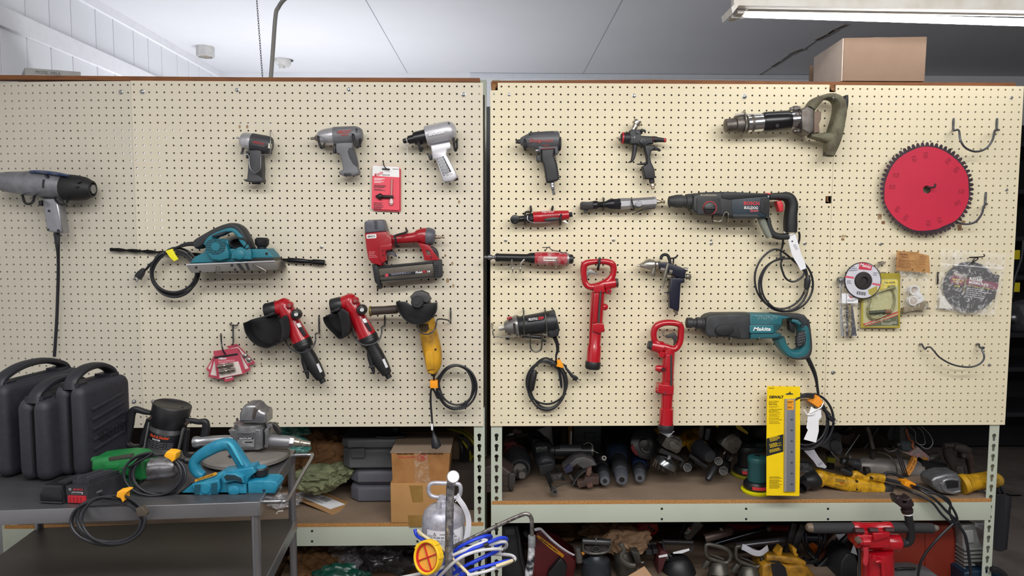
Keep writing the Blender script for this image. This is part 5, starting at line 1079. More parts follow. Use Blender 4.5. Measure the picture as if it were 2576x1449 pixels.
T('blister_card','olive card numbered 6484 with a C-shaped clamp behind clear plastic','blister pack',P(545,905,d))
ol=mt('#a89a35',.45,n=.5,c2='#86792c',ns=14);pt('card',pr([(352,560),(356,372),(370,352),(728,350),(742,362),(742,905),(345,902)],d-.0015,d),ol)
pt('window',pr(rr(545,650,355,480,26),d,d+.0006),mt('#b6b387',.4,n=.4,c2='#9c9a70',ns=20));pt('yellow_top',pr([(470,418),(710,418),(718,440),(716,480),(420,560),(440,480)],d+.0006,d+.001),mt('#d9c646',.5))
pt('clamp',gr([(690,500,12),(640,505,12),(470,570,10),(430,660,10),(418,740,12),(440,800,12),(500,812,10),(600,770,10)],d+.008,14)+gr([(665,520,8),(685,600,8),(675,690,9),(640,750,10)],d+.008,12),mt('#8f8c62',.35,.5));pt('clamp_screw',lat(425,752,590,740,[(0,20),(1,20)],d+.01,n=12),mt('#4f5446',.4,.4));pt('clamp_pad',lat(585,740,645,742,[(0,24),(1,22)],d+.01,n=12),mt('#7a5a44',.5));pt('clamp_nut',pr(rr(665,495,62,42,6,8),d,d+.012,4),mt('#97946a',.4,.4))
pt('dark_foot',pr([(372,885),(722,770),(726,880),(400,888)],d+.0006,d+.001),mt('#55573f',.6));pt('red_stripe',pr([(370,862),(724,736),(724,752),(372,878)],d+.001,d+.0014)+pr([(385,888),(724,768),(724,776),(396,890)],d+.001,d+.0014),mt('#c2403c',.5))
tx('No. 6484',636,444,20,d+.0014,mt('#4a4318',.5),106,-1,bold=.03);lines(555,858,150,2,12,5,d+.0014,mt('#c9c7b0',.5),0,2)
pt('bubble',pr(rr(548,650,340,460,30),d+.012,d+.0123,0),film('#f0f0e0',.04,.9))
d=.03
T('parts_bag','small clear bag of two white pipe fittings under a torn kraft header card','bag',P(900,750,d))
hk=mt('#b88a55',.75,n=.8,c2='#8a6036',ns=22)
pt('header_card',pr([(708,124),(800,130),(900,138),(936,125),(930,150),(1035,172),(1045,352),(880,336),(702,322)],d+.005,d+.0058),hk);tx('Garden',775,158,24,d+.0062,mt('#7a4a38',.6),90,-4,bold=.02);tx('Hose',790,186,18,d+.0062,mt('#7a4a38',.6),60,-4,bold=.01)
lines(728,218,190,6,14,6,d+.0062,mt('#7a5030',.6),-4,5);lines(940,178,80,6,16,5,d+.0062,mt('#8a6040',.6),-6,6);pt('staple',tube([(862,325,d+.006),(868,310,d+.009),(874,308,d+.007)],3)+tube([(975,330,d+.006),(985,315,d+.009),(992,312,d+.007)],3),mt('#55504a',.4,.6))
def fitting(X,Y,X2,Y2,r):return lat(X2,Y2,X,Y,[(0,r*.9),(.6,r*.9),(.62,r),(1,r),(1,r*.78),(.3,r*.7)],d-.006,d+.012)
pt('white_fitting',dl(870,520,[(d-.016,46),(d+.006,50),(d+.006,38),(d-.006,36)])+lat(890,540,930,590,[(0,40),(1,36)],d-.004),mt('#e4e4e6',.5));pt('white_fitting',pr(rr(905,620,160,90,34,22),d-.012,d+.002,6)+dl(878,632,[(d-.002,48),(d+.006,48),(d+.006,40)]),mt('#e4e4e6',.5));pt('fitting_mouth',dl(878,632,[(d+.005,40),(d+.0065,39)])+dl(870,520,[(d-.008,37),(d-.004,36)]),mt('#b3a49a',.6))
pt('bag_foot',pr([(768,740),(800,700),(880,690),(960,665),(1028,635),(1038,720),(900,722),(800,752)],d-.014,d+.004,5),mt('#7a6a4a',.4,n=.7,c2='#5d5038',ns=30))
pt('clear_bag',pr([(735,325),(1025,345),(1022,560),(1038,720),(900,726),(775,752),(800,620),(765,450)],d+.009,d+.0093,0),film('#e8e6dc',.12,.8))
d=.03
T('backing_plate_pack','clear bag with a round black rotary backing plate and dark label, at the right edge','pack',P(1455,750,d))
pt('backing_plate',pr(el(1458,490,268,254,40),d-.014,d-.002,14),mt('#23252d',.7))
bl=pt('insert_card',pr([(1285,280),(1750,372),(1700,620),(1400,600),(1222,520),(1245,450)],d-.001,d+.0002),mt('#26242c',.45));pt('maroon_band',pr([(1262,372),(1395,392),(1400,400),(1378,480),(1245,450)],d+.0002,d+.0005)+pr([(1420,398),(1740,452),(1725,520),(1408,462)],d+.0002,d+.0005),mt('#7a2a48',.5),bl)
tx('ROTARY',1512,416,34,d+.001,WHT,140,-10,par=bl,bold=.04);tx('BACKING PLATE',1536,456,26,d+.001,WHT,205,-9,par=bl,bold=.04);tx('Makita',1330,365,30,d+.001,mt('#c9a49a',.5),110,-8,par=bl,bold=.02,shear=.3);tx('BENEFIT OF',1328,418,14,d+.001,mt('#e6d86a',.5),120,-8,par=bl,bold=.03);tx('THE PLATE',1320,438,14,d+.001,mt('#e6d86a',.5),90,-8,par=bl,bold=.03)
tx('W/GB',1318,482,16,d+.001,mt('#d8d83a',.5),58,-4,par=bl,bold=.03);tx('For 7" 5/8-11 2.0 Polts',1540,494,14,d+.001,mt('#d0c63a',.5),240,-8,par=bl,bold=.02);lines(1412,500,260,5,20,8,d+.0007,mt('#b9b9c0',.5),-8,8,bl);pt('divider',pr([(1412,384),(1418,386),(1384,555),(1378,552)],d+.0002,d+.0006),mt('#b3a44a',.5),bl)
pt('white_slip',pr([(1148,568),(1210,590),(1260,680),(1270,712),(1135,705)],d-.012,d-.0115),mt('#dcdad2',.7))
pt('clear_bag',pr([(1160,98),(1815,160),(1790,400),(1700,782),(1400,760),(1095,708),(1140,420)],d+.004,d+.0043,0),film('#f4f4f4',.12,.8));pt('bag_seam',pr([(1155,250),(1790,300),(1790,312),(1154,262)],d+.0044,d+.005),film('#ffffff',.4,.5))
hook('bent peg hook through the slot of the backing plate bag',[(1490,200,-.004),(1495,205,.03),(1470,245,.046),(1500,228,.05),(1530,198,.05),(1440,192,.052),(1585,184,.05),(1588,158,.05)],6,mt('#3f3a38',.4,.7))
hook('short black peg hook standing left of the backing plate bag',[(1125,345,-.004),(1124,352,.006),(1122,450,.008),(1122,452,-.004)],7,mt('#3a3b40',.4,.7))
z(0,0,1)
ZC=.87
FR=PZ(651,1262,ZC);FL=PZ(0,1284,ZC);BR=PZ(742,1131,ZC)
cu=(FR-FL).normalized();cv=V((-cu.y,cu.x,0));CW,CDp=.77,(BR-FR).dot(cv)
CO=FR-cu*CW
def ct(a,b,h=0.):return CO+cu*a+cv*b+V((0,0,h))
CST=mt('#6f6f73',.36,.75,n=.45,c2='#5d5d61',ns=6,st=(1,6,6));CSH=mt('#5b5653',.4,.6,n=.5,c2='#4a4644',ns=5)
T('utility_cart','two-tier brushed steel utility cart standing in front of the left pegboard','cart',ct(CW/2,CDp/2,-ZC))
def cbox(a0,a1,b0,b1,h0,h1,bev=.003):return bx(ct((a0+a1)/2,(b0+b1)/2,(h0+h1)/2),cu,ZA_,-cv,(a1-a0)/2,(h1-h0)/2,(b1-b0)/2,bev)
tr=pt('top_tray',cbox(0,CW,0,CDp,-.004,0,.0015),CST)
rim=mt('#8a8a8e',.32,.7,n=.3,c2='#6d6d70',ns=9)
pt('tray_rim',cbox(0,CW,-.004,0,-.036,.0005,.0015)+cbox(0,CW,CDp,CDp+.004,-.036,.0005,.0015)+cbox(CW,CW+.004,-.004,CDp+.004,-.036,.0005,.0015)+cbox(-.004,0,-.004,CDp+.004,-.036,.0005,.0015),rim)
HL=-.222
pt('lower_tray',cbox(0,CW,0,CDp,HL-.004,HL,.0015),CSH);pt('lower_rim',cbox(0,CW,-.004,0,HL-.034,HL+.0005,.0015)+cbox(CW,CW+.004,-.004,CDp+.004,HL-.034,HL+.0005,.0015),rim)
for a,b in((CW-.012,.012),(CW-.008,CDp-.008),(.012,.012),(.012,CDp-.012)):
 pt('leg',sw([ct(a,b,-ZC+.06),ct(a,b,-.005 if b<.1 else-.008)],.0115,n=14),mt('#8d8d91',.3,.8))
 pt('caster',sw([ct(a,b-.012,-ZC+.03),ct(a,b+.012,-ZC+.03)],.03,n=16),RUB)
pt('push_handle',sw([V(p)for p in cr([tuple(q)for q in(ct(CW+.004,CDp-.02,-.012),ct(CW+.045,CDp-.02,-.012),ct(CW+.062,CDp-.035,-.012),ct(CW+.062,CDp*.5,-.012),ct(CW+.062,.045,-.012),ct(CW+.045,.03,-.012),ct(CW+.004,.03,-.012))],6)],.0055,n=10),mt('#96969a',.25,.85))
def _cl(q):
 r_=q-CO;a,b=r_.dot(cu),r_.dot(cv)
 if b>-.004 and a<CW+.004 and b<CDp+.004 and q.z<ZC+.0006:q.z=ZC+.0006
CL[0]=_cl
z(0,850,3.22)
CASE=mt('#23242c',.6,n=.5,c2='#2d2e38',ns=60,bump=.25,bs=400)
def case(label,fl,fr,h,depth,turn,ribs=False):
 A,Bq=PZ(*fl,ZC),PZ(*fr,ZC);w=max(.05,(Bq-A).length)
 v_=V((math.sin(turn),math.cos(turn),0));u_=V((v_.y,-v_.x,0));w=abs((Bq-A).dot(u_));o=Bq-u_*w
 T('tool_case',label,'case',o+u_*w/2+v_*depth/2,'moulded black tool cases')
 def prof(t0,t1,bev):
  r=.028;l=[]
  for cx,cy,a0 in((depth-r,r+.004,-90),(depth-r,h-r,0),(r,h-r,90),(r,r+.004,180)):
   for j in range(5):a=math.radians(a0+22.5*j);l.append((cx+r*math.cos(a),cy+r*math.sin(a)))
  return pr3(o,v_,ZA_,u_,[l],t0,t1,bev)
 pt('shell',prof(.0,w*.49,.022),CASE);pt('shell',prof(w*.51,w,.022),CASE)
 pt('seam',prof(w*.44,w*.56,.002)if 0 else pr3(o,v_,ZA_,u_,[[(.02,.008),(depth-.02,.008),(depth-.004,.03),(depth-.004,h-.03),(depth-.03,h-.003),(.03,h-.003),(.004,h-.03),(.004,.03)]],w*.485,w*.515),mt('#15161b',.7))
 c=o+u_*w*.5
 hp=[c+v_*(depth*.06)+ZA_*(h-.012),c+v_*(depth*.12)+ZA_*(h+.014),c+v_*(depth*.34)+ZA_*(h+.036),c+v_*(depth*.62)+ZA_*(h+.036),c+v_*(depth*.84)+ZA_*(h+.014),c+v_*(depth*.9)+ZA_*(h-.012)]
 pt('handle',sw([V(p)for p in cr([tuple(q)for q in hp],5)],[.019]*26,[.009]*26,3,12,ZA_),mt('#1d1e25',.55))
 for f in(.14,.78):pt('latch',bx(c+v_*(depth*f)+ZA_*(h+.001),v_,ZA_,-u_,.018,.006,w*.3,.003),mt('#1d1e25',.5))
 if ribs:
  for i in range(5):pt('rib',sw([o+u_*(w+.0015)+v_*(.035+.0*i)+ZA_*(h*(.72-.11*i)),o+u_*(w+.0015)+v_*(depth-.04)+ZA_*(h*(.80-.11*i))],.006,.003,2,8,u_),CASE)
  pt('lettering',txf('VERSATILE',o+u_*(w+.004)+v_*depth*.56+ZA_*h*.42,(v_+ZA_*.06).normalized(),ZA_,h*.12,depth*.62,.0015,.02),mt('#15161b',.6))
case('leftmost black moulded tool case on the cart, cut off by the photo edge',(-150,1150),(70,1155),.262,.30,.16)
case('middle black moulded tool case, lowest of the three on the cart',(120,1185),(392,1188),.228,.23,.16)
case('right black moulded tool case with ribbed broad side beside the router',(400,1158),(690,1150),.258,.205,.16,True)
z(300,980,8.523);d=.36;k=L(1,d)
zb=PZ(900,1500,ZC)
T('router','black and silver two-handled router with orange lettering, on the cart by the cases','router',V((P(880,1450,d).x,-d,ZC)))
a,e=P(1140,330,d),P(912,1400,d);ax=(a-e);ax.y=.0;e2=e.copy();s_=ax.length/(math.hypot(228,1070))
up_=ax.normalized()
def rl(prof,n=32):
 sd_=up_.cross(V((0,-1,0))).normalized();dp=sd_.cross(up_).normalized();v=[];f=[]
 for(Y,r)in prof:
  t=(Y-330)/1070
  for j in range(n):q=2*PI*j/n;v.append(a+(e-a)*t+sd_*(r*s_*math.cos(q))+dp*(r*s_*math.sin(q)))
 for i in range(len(prof)-1):
  for j in range(n):m=(j+1)%n;f.append([i*n+j,i*n+m,(i+1)*n+m,(i+1)*n+j])
 f.append(list(range(n))[::-1]);f.append([(len(prof)-1)*n+j for j in range(n)]);return B(v,f)
pt('motor_cap',rl([(335,10),(335,275),(325,290),(325,330),(310,345),(312,372),(330,384),(740,366),(760,350)]),BLK)
pt('cap_slot',bx(a+up_*.0+V((-.028,0,.0012)),XA,V((0,1,0)),ZA_,.004,.0015,.001,0)+bx(a+V((.028,0,-.009)),XA,V((0,1,0)),ZA_,.004,.0015,.002,0),mt('#050506',.7))
sv2=mt('#8d8d8f',.35,.75,n=.4,c2='#6c6c6e')
pt('motor_body',rl([(750,330),(752,344),(850,342),(1180,332),(1200,318),(1420,318)]),sv2)
pt('label_band',rl([(862,343.5),(864,345),(1160,338),(1162,334)]),mt('#101116',.4))
def rtx(s,Y,h,w,m,dx=0,sh=.2):
 t=(Y-330)/1070;c=a+(e-a)*t;U=V((up_.z,0,-up_.x));b=txf(s,c+V((0,-347*s_,0))+U*dx*k,U,V((up_.x,0,up_.z)),h*k,w*k,.0004,.02,sh)
 for q in b.v:x=(q-c).dot(U);q.y=c.y-math.sqrt(max(.0001,(346*s_)**2-x*x))-.0012
 return b
pt('lettering',rtx('Black & Decker',920,62,410,mt('#e2502a',.5)),mt('#e2502a',.5),flat=True);pt('lettering',rtx('ROUTER',985,34,175,WHT,-40,0),WHT,flat=True)
pt('small_print',sum((rtx('_ ___ __ ____ _ ___',1030+i*34,5,520,WHT,20,0)for i in range(4)),B()),mt('#a9a9ae',.5),flat=True)
pt('side_rail',gr([(650,700,22),(590,1000,22),(515,1400,22)],d+L(200,d),40,4)+gr([(1380,820,22),(1320,1080,22),(1250,1400,22)],d+L(215,d),40,4),sv2)
rh=mt('#1b1b20',.45)
pt('handle',gr([(690,500,46),(560,480,52),(430,440,62),(330,430,74),(262,520,84),(225,720,92),(175,960,92),(160,1110,78),(230,1190,40),(360,1210,34),(480,1180,46),(540,1000,62),(600,780,56),(640,620,44)],d+.01,70,3),rh)
pt('handle',gr([(1440,650,44),(1560,665,52),(1700,690,56),(1830,690,68),(1862,760,78),(1850,900,86),(1800,1120,84),(1740,1290,66),(1620,1390,40),(1500,1410,40),(1420,1340,46),(1430,1080,54),(1460,850,50)],d+.01,70,3),rh)
pt('bracket_screw',dl(660,610,[(d+.03,34),(d+.045,30)],12)+dl(1430,735,[(d+.03,34),(d+.045,30)],12),mt('#5a4a42',.4,.6))
bz=e+V((0,0,0));pt('base',sw([V((e.x-.004,-d,ZC+.001)),V((e.x-.004,-d,ZC+.012)),V((e.x,-d,ZC+.016)),V((e.x,-d,e.z+.012))],[.075,.075,.06,.045],n=28),mt('#47474a',.4,.5))
z(0,850,3.22);d=.585
T('impact_drill','worn green electric impact drill with grey metal nose lying on the cart','drill',V((P(1000,1200,d).x,-d,ZC)))
gn=mt('#187038',.42,n=.5,c2='#12532a',ns=40);nm=mt('#8c8c90',.4,.7,n=1,c2='#58524e',ns=45)
pt('motor_housing',pr([(730,1010),(745,985),(860,968),(1000,955),(1100,965),(1165,1010),(1172,1150),(1130,1170),(1000,1130),(860,1105),(745,1100),(728,1070)],d-.04,d+.04,40),gn)
pt('housing_recess',pr(rr(905,1040,110,40,14,2),d+.036,d+.0415,3),mt('#1a7038',.5));pt('rear_cap',lat(748,988,830,978,[(0,20),(.2,26),(1,26)],d+.01),gn)
pt('top_label',pr([(875,972),(1060,948),(1066,972),(885,998)],d+.024,d+.041,2),mt('#3b3a32',.5))
pt('hammer_case',lat(1150,1068,1432,1050,[(0,78),(.04,92),(.3,94),(.35,88),(.9,82),(1,66)],d),nm)
pt('handle',gr([(1080,1130,62,60),(1050,1180,62,58),(1010,1215,72,56),(985,1240,84,54)],d+.012,58,3),gn);pt('trigger',pr([(1125,1120),(1160,1115),(1150,1170),(1122,1195)],d-.006,d+.03,6),BLK)
pt('cord',tube([(920,1225,d+.03,12),(880,1250,.66,10),(820,1262,.7,10)]+coil(880,1480,285,212,5,11,.775,61,.006,4.9,.15,.014)+[(1000,1310,.765),(1080,1370,.77),(1120,1400,.775)],11.5,5),CORD)
pt('plug',pr([(1098,1385),(1148,1368),(1188,1422),(1182,1446),(1122,1452),(1105,1430)],.77,.786,5),mt('#4d453c',.35));pt('prong',lat(1128,1445,1135,1475,[(0,5),(1,4)],.778,n=6)+lat(1158,1445,1166,1478,[(0,5),(1,4)],.778,n=6),mt('#8d8674',.3,.8))
pt('cord_tape',pr([(948,1250),(1010,1238),(1036,1244),(1004,1275),(1006,1320),(992,1334),(975,1300),(940,1290)],.75,.778,5),mt('#e9a01e',.6))
BU=(V((.93,-.1,0))).normalized()
def cbx(fl,fr,hpx,dep,name):
 A,Q=PZ(*fl,ZC),PZ(*fr,ZC);u_=(Q-A);w=u_.length;u_.normalize();v_=V((-u_.y,u_.x,0));return A,u_,v_,w
A,u_,v_,w=cbx((540,1340),(712,1346),0,0,'');v_=(V((.42,.9,0))).normalized();hb=.045;dp_=.105
T('battery_pack','black and red slide-on battery pack beside the black adapter block on the cart','battery',A+u_*w/2+v_*dp_/2)
bb=mt('#26262b',.5,n=.4,c2='#3a393c',ns=50)
def sk(o,l,dd_,h0,h1,ins=0.,bev=0):
 return B([o+u_*(x*l+(ins if x==0 else-ins)*0)+v_*(y*dd_)+ZA_*h for h in(h0,h1)for(x,y)in((0,0),(1,0),(1,1),(0,1))],[[3,2,1,0],[4,5,6,7],[0,1,5,4],[1,2,6,5],[2,3,7,6],[3,0,4,7]])
nn=u_.cross(ZA_).normalized()
pt('shell',sk(A,w,dp_,.001,hb),bb);pt('top_block',sk(A+u_*w*.1+v_*.012,w*.78,dp_*.8,hb,hb+.012),bb);pt('slide_rail',sk(A+u_*w*.18+v_*.02,w*.1,dp_*.62,hb+.012,hb+.018)+sk(A+u_*w*.62+v_*.02,w*.1,dp_*.62,hb+.012,hb+.018),mt('#3a3a40',.4))
pt('release_button',sk(A-v_*.004+u_*w*.14,w*.8,.006,.003,.021),mt('#b3222e',.45));
for i in range(4):pt('button_rib',sk(A-v_*.0055+u_*w*(.24+.17*i),w*.04,.004,.005,.019),mt('#8d1a26',.5))
O=A-v_*.002+u_*w*.6
pt('lettering',txf('BOSCH',A-v_*.0012+u_*w*.6+ZA_*.037,u_,ZA_,.0055,w*.45,.0006,.03),mt('#b3323a',.5),flat=True);pt('badge',txf('O',A-v_*.0012+u_*w*.22+ZA_*.037,u_,ZA_,.007,.007,.0006,.03),mt('#b9b9bd',.5),flat=True)
pt('gauge',sk(A-v_*.0012+u_*w*.28,w*.5,.002,.025,.03),mt('#c9c9cc',.5));pt('gauge_inner',sk(A-v_*.0018+u_*w*.3,w*.46,.002,.0258,.0292),mt('#2a2a2e',.5))
sd_=u_;pt('lettering',txf('18V',A+u_*(w+.0006)+v_*dp_*.3+ZA_*.022,v_,ZA_,.005,.016,.0006,.02),mt('#8a8a90',.5),flat=True)
A,u_,v2,w=cbx((318,1340),(515,1350),0,0,'');v_=V((.3,.95,0)).normalized();dp_=.085
T('adapter_block','glossy black wedge-shaped adapter block left of the battery on the cart','adapter',A+u_*w/2+v_*dp_/2)
q=[(0,.001),(w,.001),(w*1.02,.022),(w*.92,.047),(w*.14,.047),(-w*.03,.02)]
pt('shell',pr3(A,u_,ZA_,-v_,[[(x,y)for x,y in q]],-dp_,0,.006),mt('#17171a',.25));pt('contact_plate',sk(A+u_*w*.5+v_*.02,w*.4,dp_*.7,.047,.051),mt('#25252a',.5));pt('rim_line',pr3(A-v_*.0015,u_,ZA_,-v_,[[(w*.02,.004),(w*.98,.004),(w*.98,.007),(w*.02,.007)]],0,.002),mt('#3a3a40',.4))
d=.62
T('power_planer','bright blue worn electric planer at the cart front, cord tied with orange tape','planer',V((P(1850,1300,d).x,-d,ZC)))
bp_=mt('#12708f',.45,n=.5,c2='#3f8ea3',ns=40)
zs=P(1800,1292,d+.04).z
pt('sole',pr([(1440,1272),(1990,1288),(1990,1306),(1450,1290)],d-.04,d+.045,1)+pr([(1962,1292),(2208,1296),(2205,1312),(1965,1308)],d-.04,d+.045,1),mt('#96969a',.35,.75))
pt('body',pr([(1466,1268),(1545,1195),(1610,1170),(1740,1125),(1800,1085),(1960,1062),(2050,1045),(2066,1095),(2010,1140),(1992,1285),(1880,1280),(1600,1272)],d-.016,d+.032,14),bp_)
pt('front_block',pr([(2005,1172),(2060,1158),(2200,1160),(2236,1172),(2250,1200),(2225,1262),(2008,1280)],d-.02,d+.038,10),bp_);pt('rubber_base',pr([(2008,1262),(2225,1258),(2200,1290),(2005,1292)],d-.028,d+.036,3),BLK)
pt('handle',gr([(1650,1115,26,44),(1605,1090,38,48),(1578,1040,42,50),(1585,990,42,50),(1640,940,46,52),(1740,885,50,54),(1825,858,46,54),(1872,868,42,54),(1910,920,44,54),(1960,1000,46,52),(2005,1062,46,50),(2040,1095,40,46)],d+.004,50,3),bp_)
pt('handle_ridge',gr([(1845,842,8,14),(1880,880,14,16),(1920,950,12,16),(1965,1030,6,12)],d+.026,14),mt('#3f9fbb',.4));pt('trigger',pr([(1840,960),(1895,950),(1900,962),(1862,978)],d-.01,d+.014,4),BLK)
mc=pt('motor_cover',pr([(1552,1190),(1660,1170),(1772,1150),(1782,1215),(1760,1270),(1700,1296),(1600,1300),(1580,1280)],d-.01,d+.048,10),bp_)
b=B()
for i in range(7):
 for c_ in(0,1):b=b+pr(rr(1600+c_*135-(i*2 if not c_ else 0),1195+i*15-c_*12,52,7,3,6),d+.046,d+.0492)
pt('vent_slot',b,mt('#0e3440',.7),mc);pt('cover_hub',dl(1663,1225,[(d+.046,42),(d+.052,38)]),bp_,mc)
pt('orange_label',pr([(1578,1150),(1745,1090),(1758,1104),(1735,1118),(1600,1160),(1580,1170)],d+.03,d+.0336),mt('#c78d22',.5));tx('POWER PLANER',1665,1128,14,d+.034,mt('#6a4a12',.5),140,19,bold=.02)
pt('chip_port',pr([(1795,1125),(1815,1098),(1900,1100),(1965,1130),(1975,1180),(1900,1160),(1835,1175),(1810,1185)],d+.02,d+.05,8),bp_);pt('port_mouth',pr([(1812,1128),(1835,1108),(1900,1112),(1955,1138),(1965,1172),(1900,1152),(1835,1160)],d+.03,d+.0505,1),mt('#0d2a34',.7))
pt('pulley_cap',dl(1890,1245,[(d+.03,50),(d+.044,46),(d+.046,34)]),bp_);pt('pulley_cover',pr([(1835,1190),(1900,1175),(1990,1190),(1995,1280),(1850,1285)],d+.02,d+.04,8),bp_)
pt('depth_knob',lat(2116,1140,2113,1048,[(0,34),(.3,36),(.35,58),(.9,62),(1,54)],d,n=10),BLK);pt('knob_cap',lat(2113,1052,2113,1040,[(0,46),(1,44)],d),mt('#2f7f9c',.4));pt('side_knob',lat(2225,1215,2255,1213,[(0,30),(1,30)],d+.01),BLK);pt('side_hole',dl(2138,1238,[(d+.036,13),(d+.0387,13)],12),mt('#07222b',.7))
pt('cord',tube([(1545,1000,d,26),(1480,990,d+.005,22),(1430,980,d+.02,14)]+coil(1268,1118,240,172,5,10,.655,71,.006,5.3,.14,.012)+[(1200,960,.66),(1120,1005,.66),(1080,1030,.655),(1040,1050,.65)],10.5,5),CORD)
pt('prong',lat(1020,1052,960,1062,[(0,12),(.4,10),(.45,4),(1,4)],.65,n=8)+lat(1010,1075,962,1090,[(0,6),(.4,4),(1,4)],.65,n=6),mt('#55524a',.35,.7))
pt('cord_tape',pr([(1345,925),(1385,926),(1424,938),(1418,985),(1395,1008),(1370,985),(1326,960)],.642,.672,5),mt('#efaa1a',.6))
z(480,1000,8.05);d=.38
T('air_sander','silver cast air sander with side handles on a dusty grey hood, on the cart','sander',V((P(1300,1200,d).x,-d,ZC)))
al=mt('#9c9c9f',.36,.8,n=.7,c2='#737376',ns=40)
pt('housing_top',pr([(972,470),(975,330),(1010,250),(1060,175),(1120,150),(1280,148),(1340,180),(1380,235),(1430,275),(1500,300),(1525,350),(1525,530),(1400,540),(972,525)],d-.035,d+.032,70),al)
pt('throttle_boss',pr([(1265,200),(1330,190),(1370,250),(1330,300),(1300,450),(1260,460),(1230,400)],d+.01,d+.0335,20),mt('#6b6460',.4,.7));pt('side_dome',lat(1430,300,1430,500,[(0,30),(.1,70),(.3,90),(1,96)],d+.012),al)
pt('housing_ring',lat(1215,500,1215,650,[(0,318),(.2,325),(.9,332),(1,320)],d-.004),al);pt('ring_bolt',lat(940,420,940,470,[(0,22),(1,22)],d,n=6),mt('#3a3836',.5))
pt('gear_block',pr([(885,650),(1400,650),(1405,1040),(1390,1062),(925,1062),(900,900)],d-.04,d+.036,14),al)
fp_=pt('face_plate',pr(rr(1112,860,375,340,24),d+.034,d+.0395,6),mt('#8d8d90',.35,.8));pt('plate_recess',pr(rr(1112,870,335,300,14),d+.0385,d+.0398),mt('#77777a',.4,.7),fp_)
npl=pt('nameplate',pr([(945,815),(1280,805),(1275,1000),(965,1000)],d+.0396,d+.0406),mt('#b3b3b6',.35,.6),fp_);pt('plate_band',pr([(945,815),(1280,806),(1262,850),(960,858)],d+.0406,d+.0409)+pr([(1095,895),(1252,893),(1252,920),(1095,922)],d+.0406,d+.0409),mt('#2a2a2c',.5),npl);tx('SIOUX',1110,830,28,d+.0413,mt('#d5d5d8',.4),260,1,par=npl,bold=.03);lines(965,880,110,3,28,12,d+.0409,mt('#4a4a4c',.5),0,3,npl);lines(965,960,260,2,26,12,d+.0409,mt('#4a4a4c',.5),0,4,npl)
pt('flange',pr([(1500,640),(1560,640),(1570,680),(1560,1015),(1500,1020)],d-.04,d+.042,8)+pr([(1395,650),(1450,650),(1450,1035),(1395,1035)],d-.036,d+.036,5),al);pt('flange_bolt',lat(1500,685,1575,685,[(0,30),(1,30)],d+.036,n=12)+lat(1500,985,1575,985,[(0,30),(1,30)],d+.036,n=12),mt('#6a6a6c',.35,.8))
pt('throttle_handle',lat(1540,865,2020,895,[(0,120),(.1,135),(.95,118),(1,112)],d+.01),mt('#8a8a8e',.45,.6));pt('hex_collar',lat(2000,893,2110,902,[(0,112),(.2,118),(.8,112),(1,90)],d+.01,n=6),al)
pt('air_fitting',lat(2100,905,2420,945,[(0,86),(.1,90),(.35,84),(.4,66),(.55,70),(.6,58),(.75,58),(.8,52),(.9,60),(1,56),(1,26),(.95,24)],d+.01),mt('#a9a296',.3,.8))
pt('throttle_lever',gr([(1665,530,18),(1700,560,50),(1740,620,60),(1790,700,46),(1815,745,16)],d+.01,40,3),mt('#3d3a3a',.35,.6));pt('lever_bracket',pr([(1530,540),(1640,555),(1660,600),(1540,620)],d-.01,d+.02,6),al)
pt('side_handle',lat(62,905,880,840,[(0,40),(0,110),(.06,116),(.14,108),(.17,96),(.4,104),(.8,96),(.9,84),(1,84)],d+.02),mt('#a3a3a7',.32,.8));pt('handle_mount',pr([(760,665),(860,650),(900,690),(910,880),(840,870),(790,740)],d,d+.03,8),al)
pt('neck',lat(1130,1050,1130,1090,[(0,240),(.6,280),(1,270)],d),al)
hd=mt('#77726e',.65,n=.6,c2='#5f5a56',ns=16)
z(0,850,3.22);cc=V((P(2000,1000,d).x,-d+.0,0));zt=P(1900,918,d).z
pt('hood',sw([V((cc.x,cc.y,h))for h in(zt+.005,zt+.003,ZC+.024,ZC+.018,ZC+.009,ZC+.008)],[.04,.055,.118,.124,.124,.118],n=40),hd)
pt('pad',sw([V((cc.x,cc.y,ZC+h))for h in(.001,.0075)],[.11,.115],n=36),mt('#2a2624',.8))
CL[0]=None
z(600,1040,3.542)
one('plastic_wrap','crinkled clear plastic wrap under the cart handle on the left shelf','plastic wrap',crumple(P(400,770,-.16)+V((0,0,.0)),(.07,.06,.026),12,.4,4,4,ZDL+.001),film('#e8e8ee',.3,.6))
z(980,1150,4.845);d=.42
GAL=mt('#c6c6d2',.42,.45,n=.8,c2='#8f8f9c',ns=45);SPL=mt('#85868c',.35,.8,n=1,c2='#d6d6da',ns=70)
T('metal_canister','silver metal canister with loop handle and white warning label behind the chrome pipe','canister',P(655,1300,.36));dj=.36
b0=P(655,1600,dj)
pt('tank',lat(655,560,655,1700,[(0,60),(.01,90),(.035,180),(.08,236),(.14,262),(.2,268),(.97,268),(1,240)],dj,n=36),GAL);pt('neck',lat(640,470,640,575,[(0,46),(.4,50),(.5,62),(.85,66),(1,90)],dj,n=20),GAL);pt('fill_cap',lat(606,540,600,625,[(0,30),(1,36)],dj+.06,n=12),GAL)
pt('loop_handle',gr([(520,318,26),(660,316,26),(810,322,26),(862,352,26),(862,440,26),(825,490,26),(680,492,26),(540,482,26),(484,440,26),(478,360,26)],dj,26,2,closed=True),GAL)
lr=272*L(1,dj);c=P(690,910,dj);axx=P(655,900,dj).x
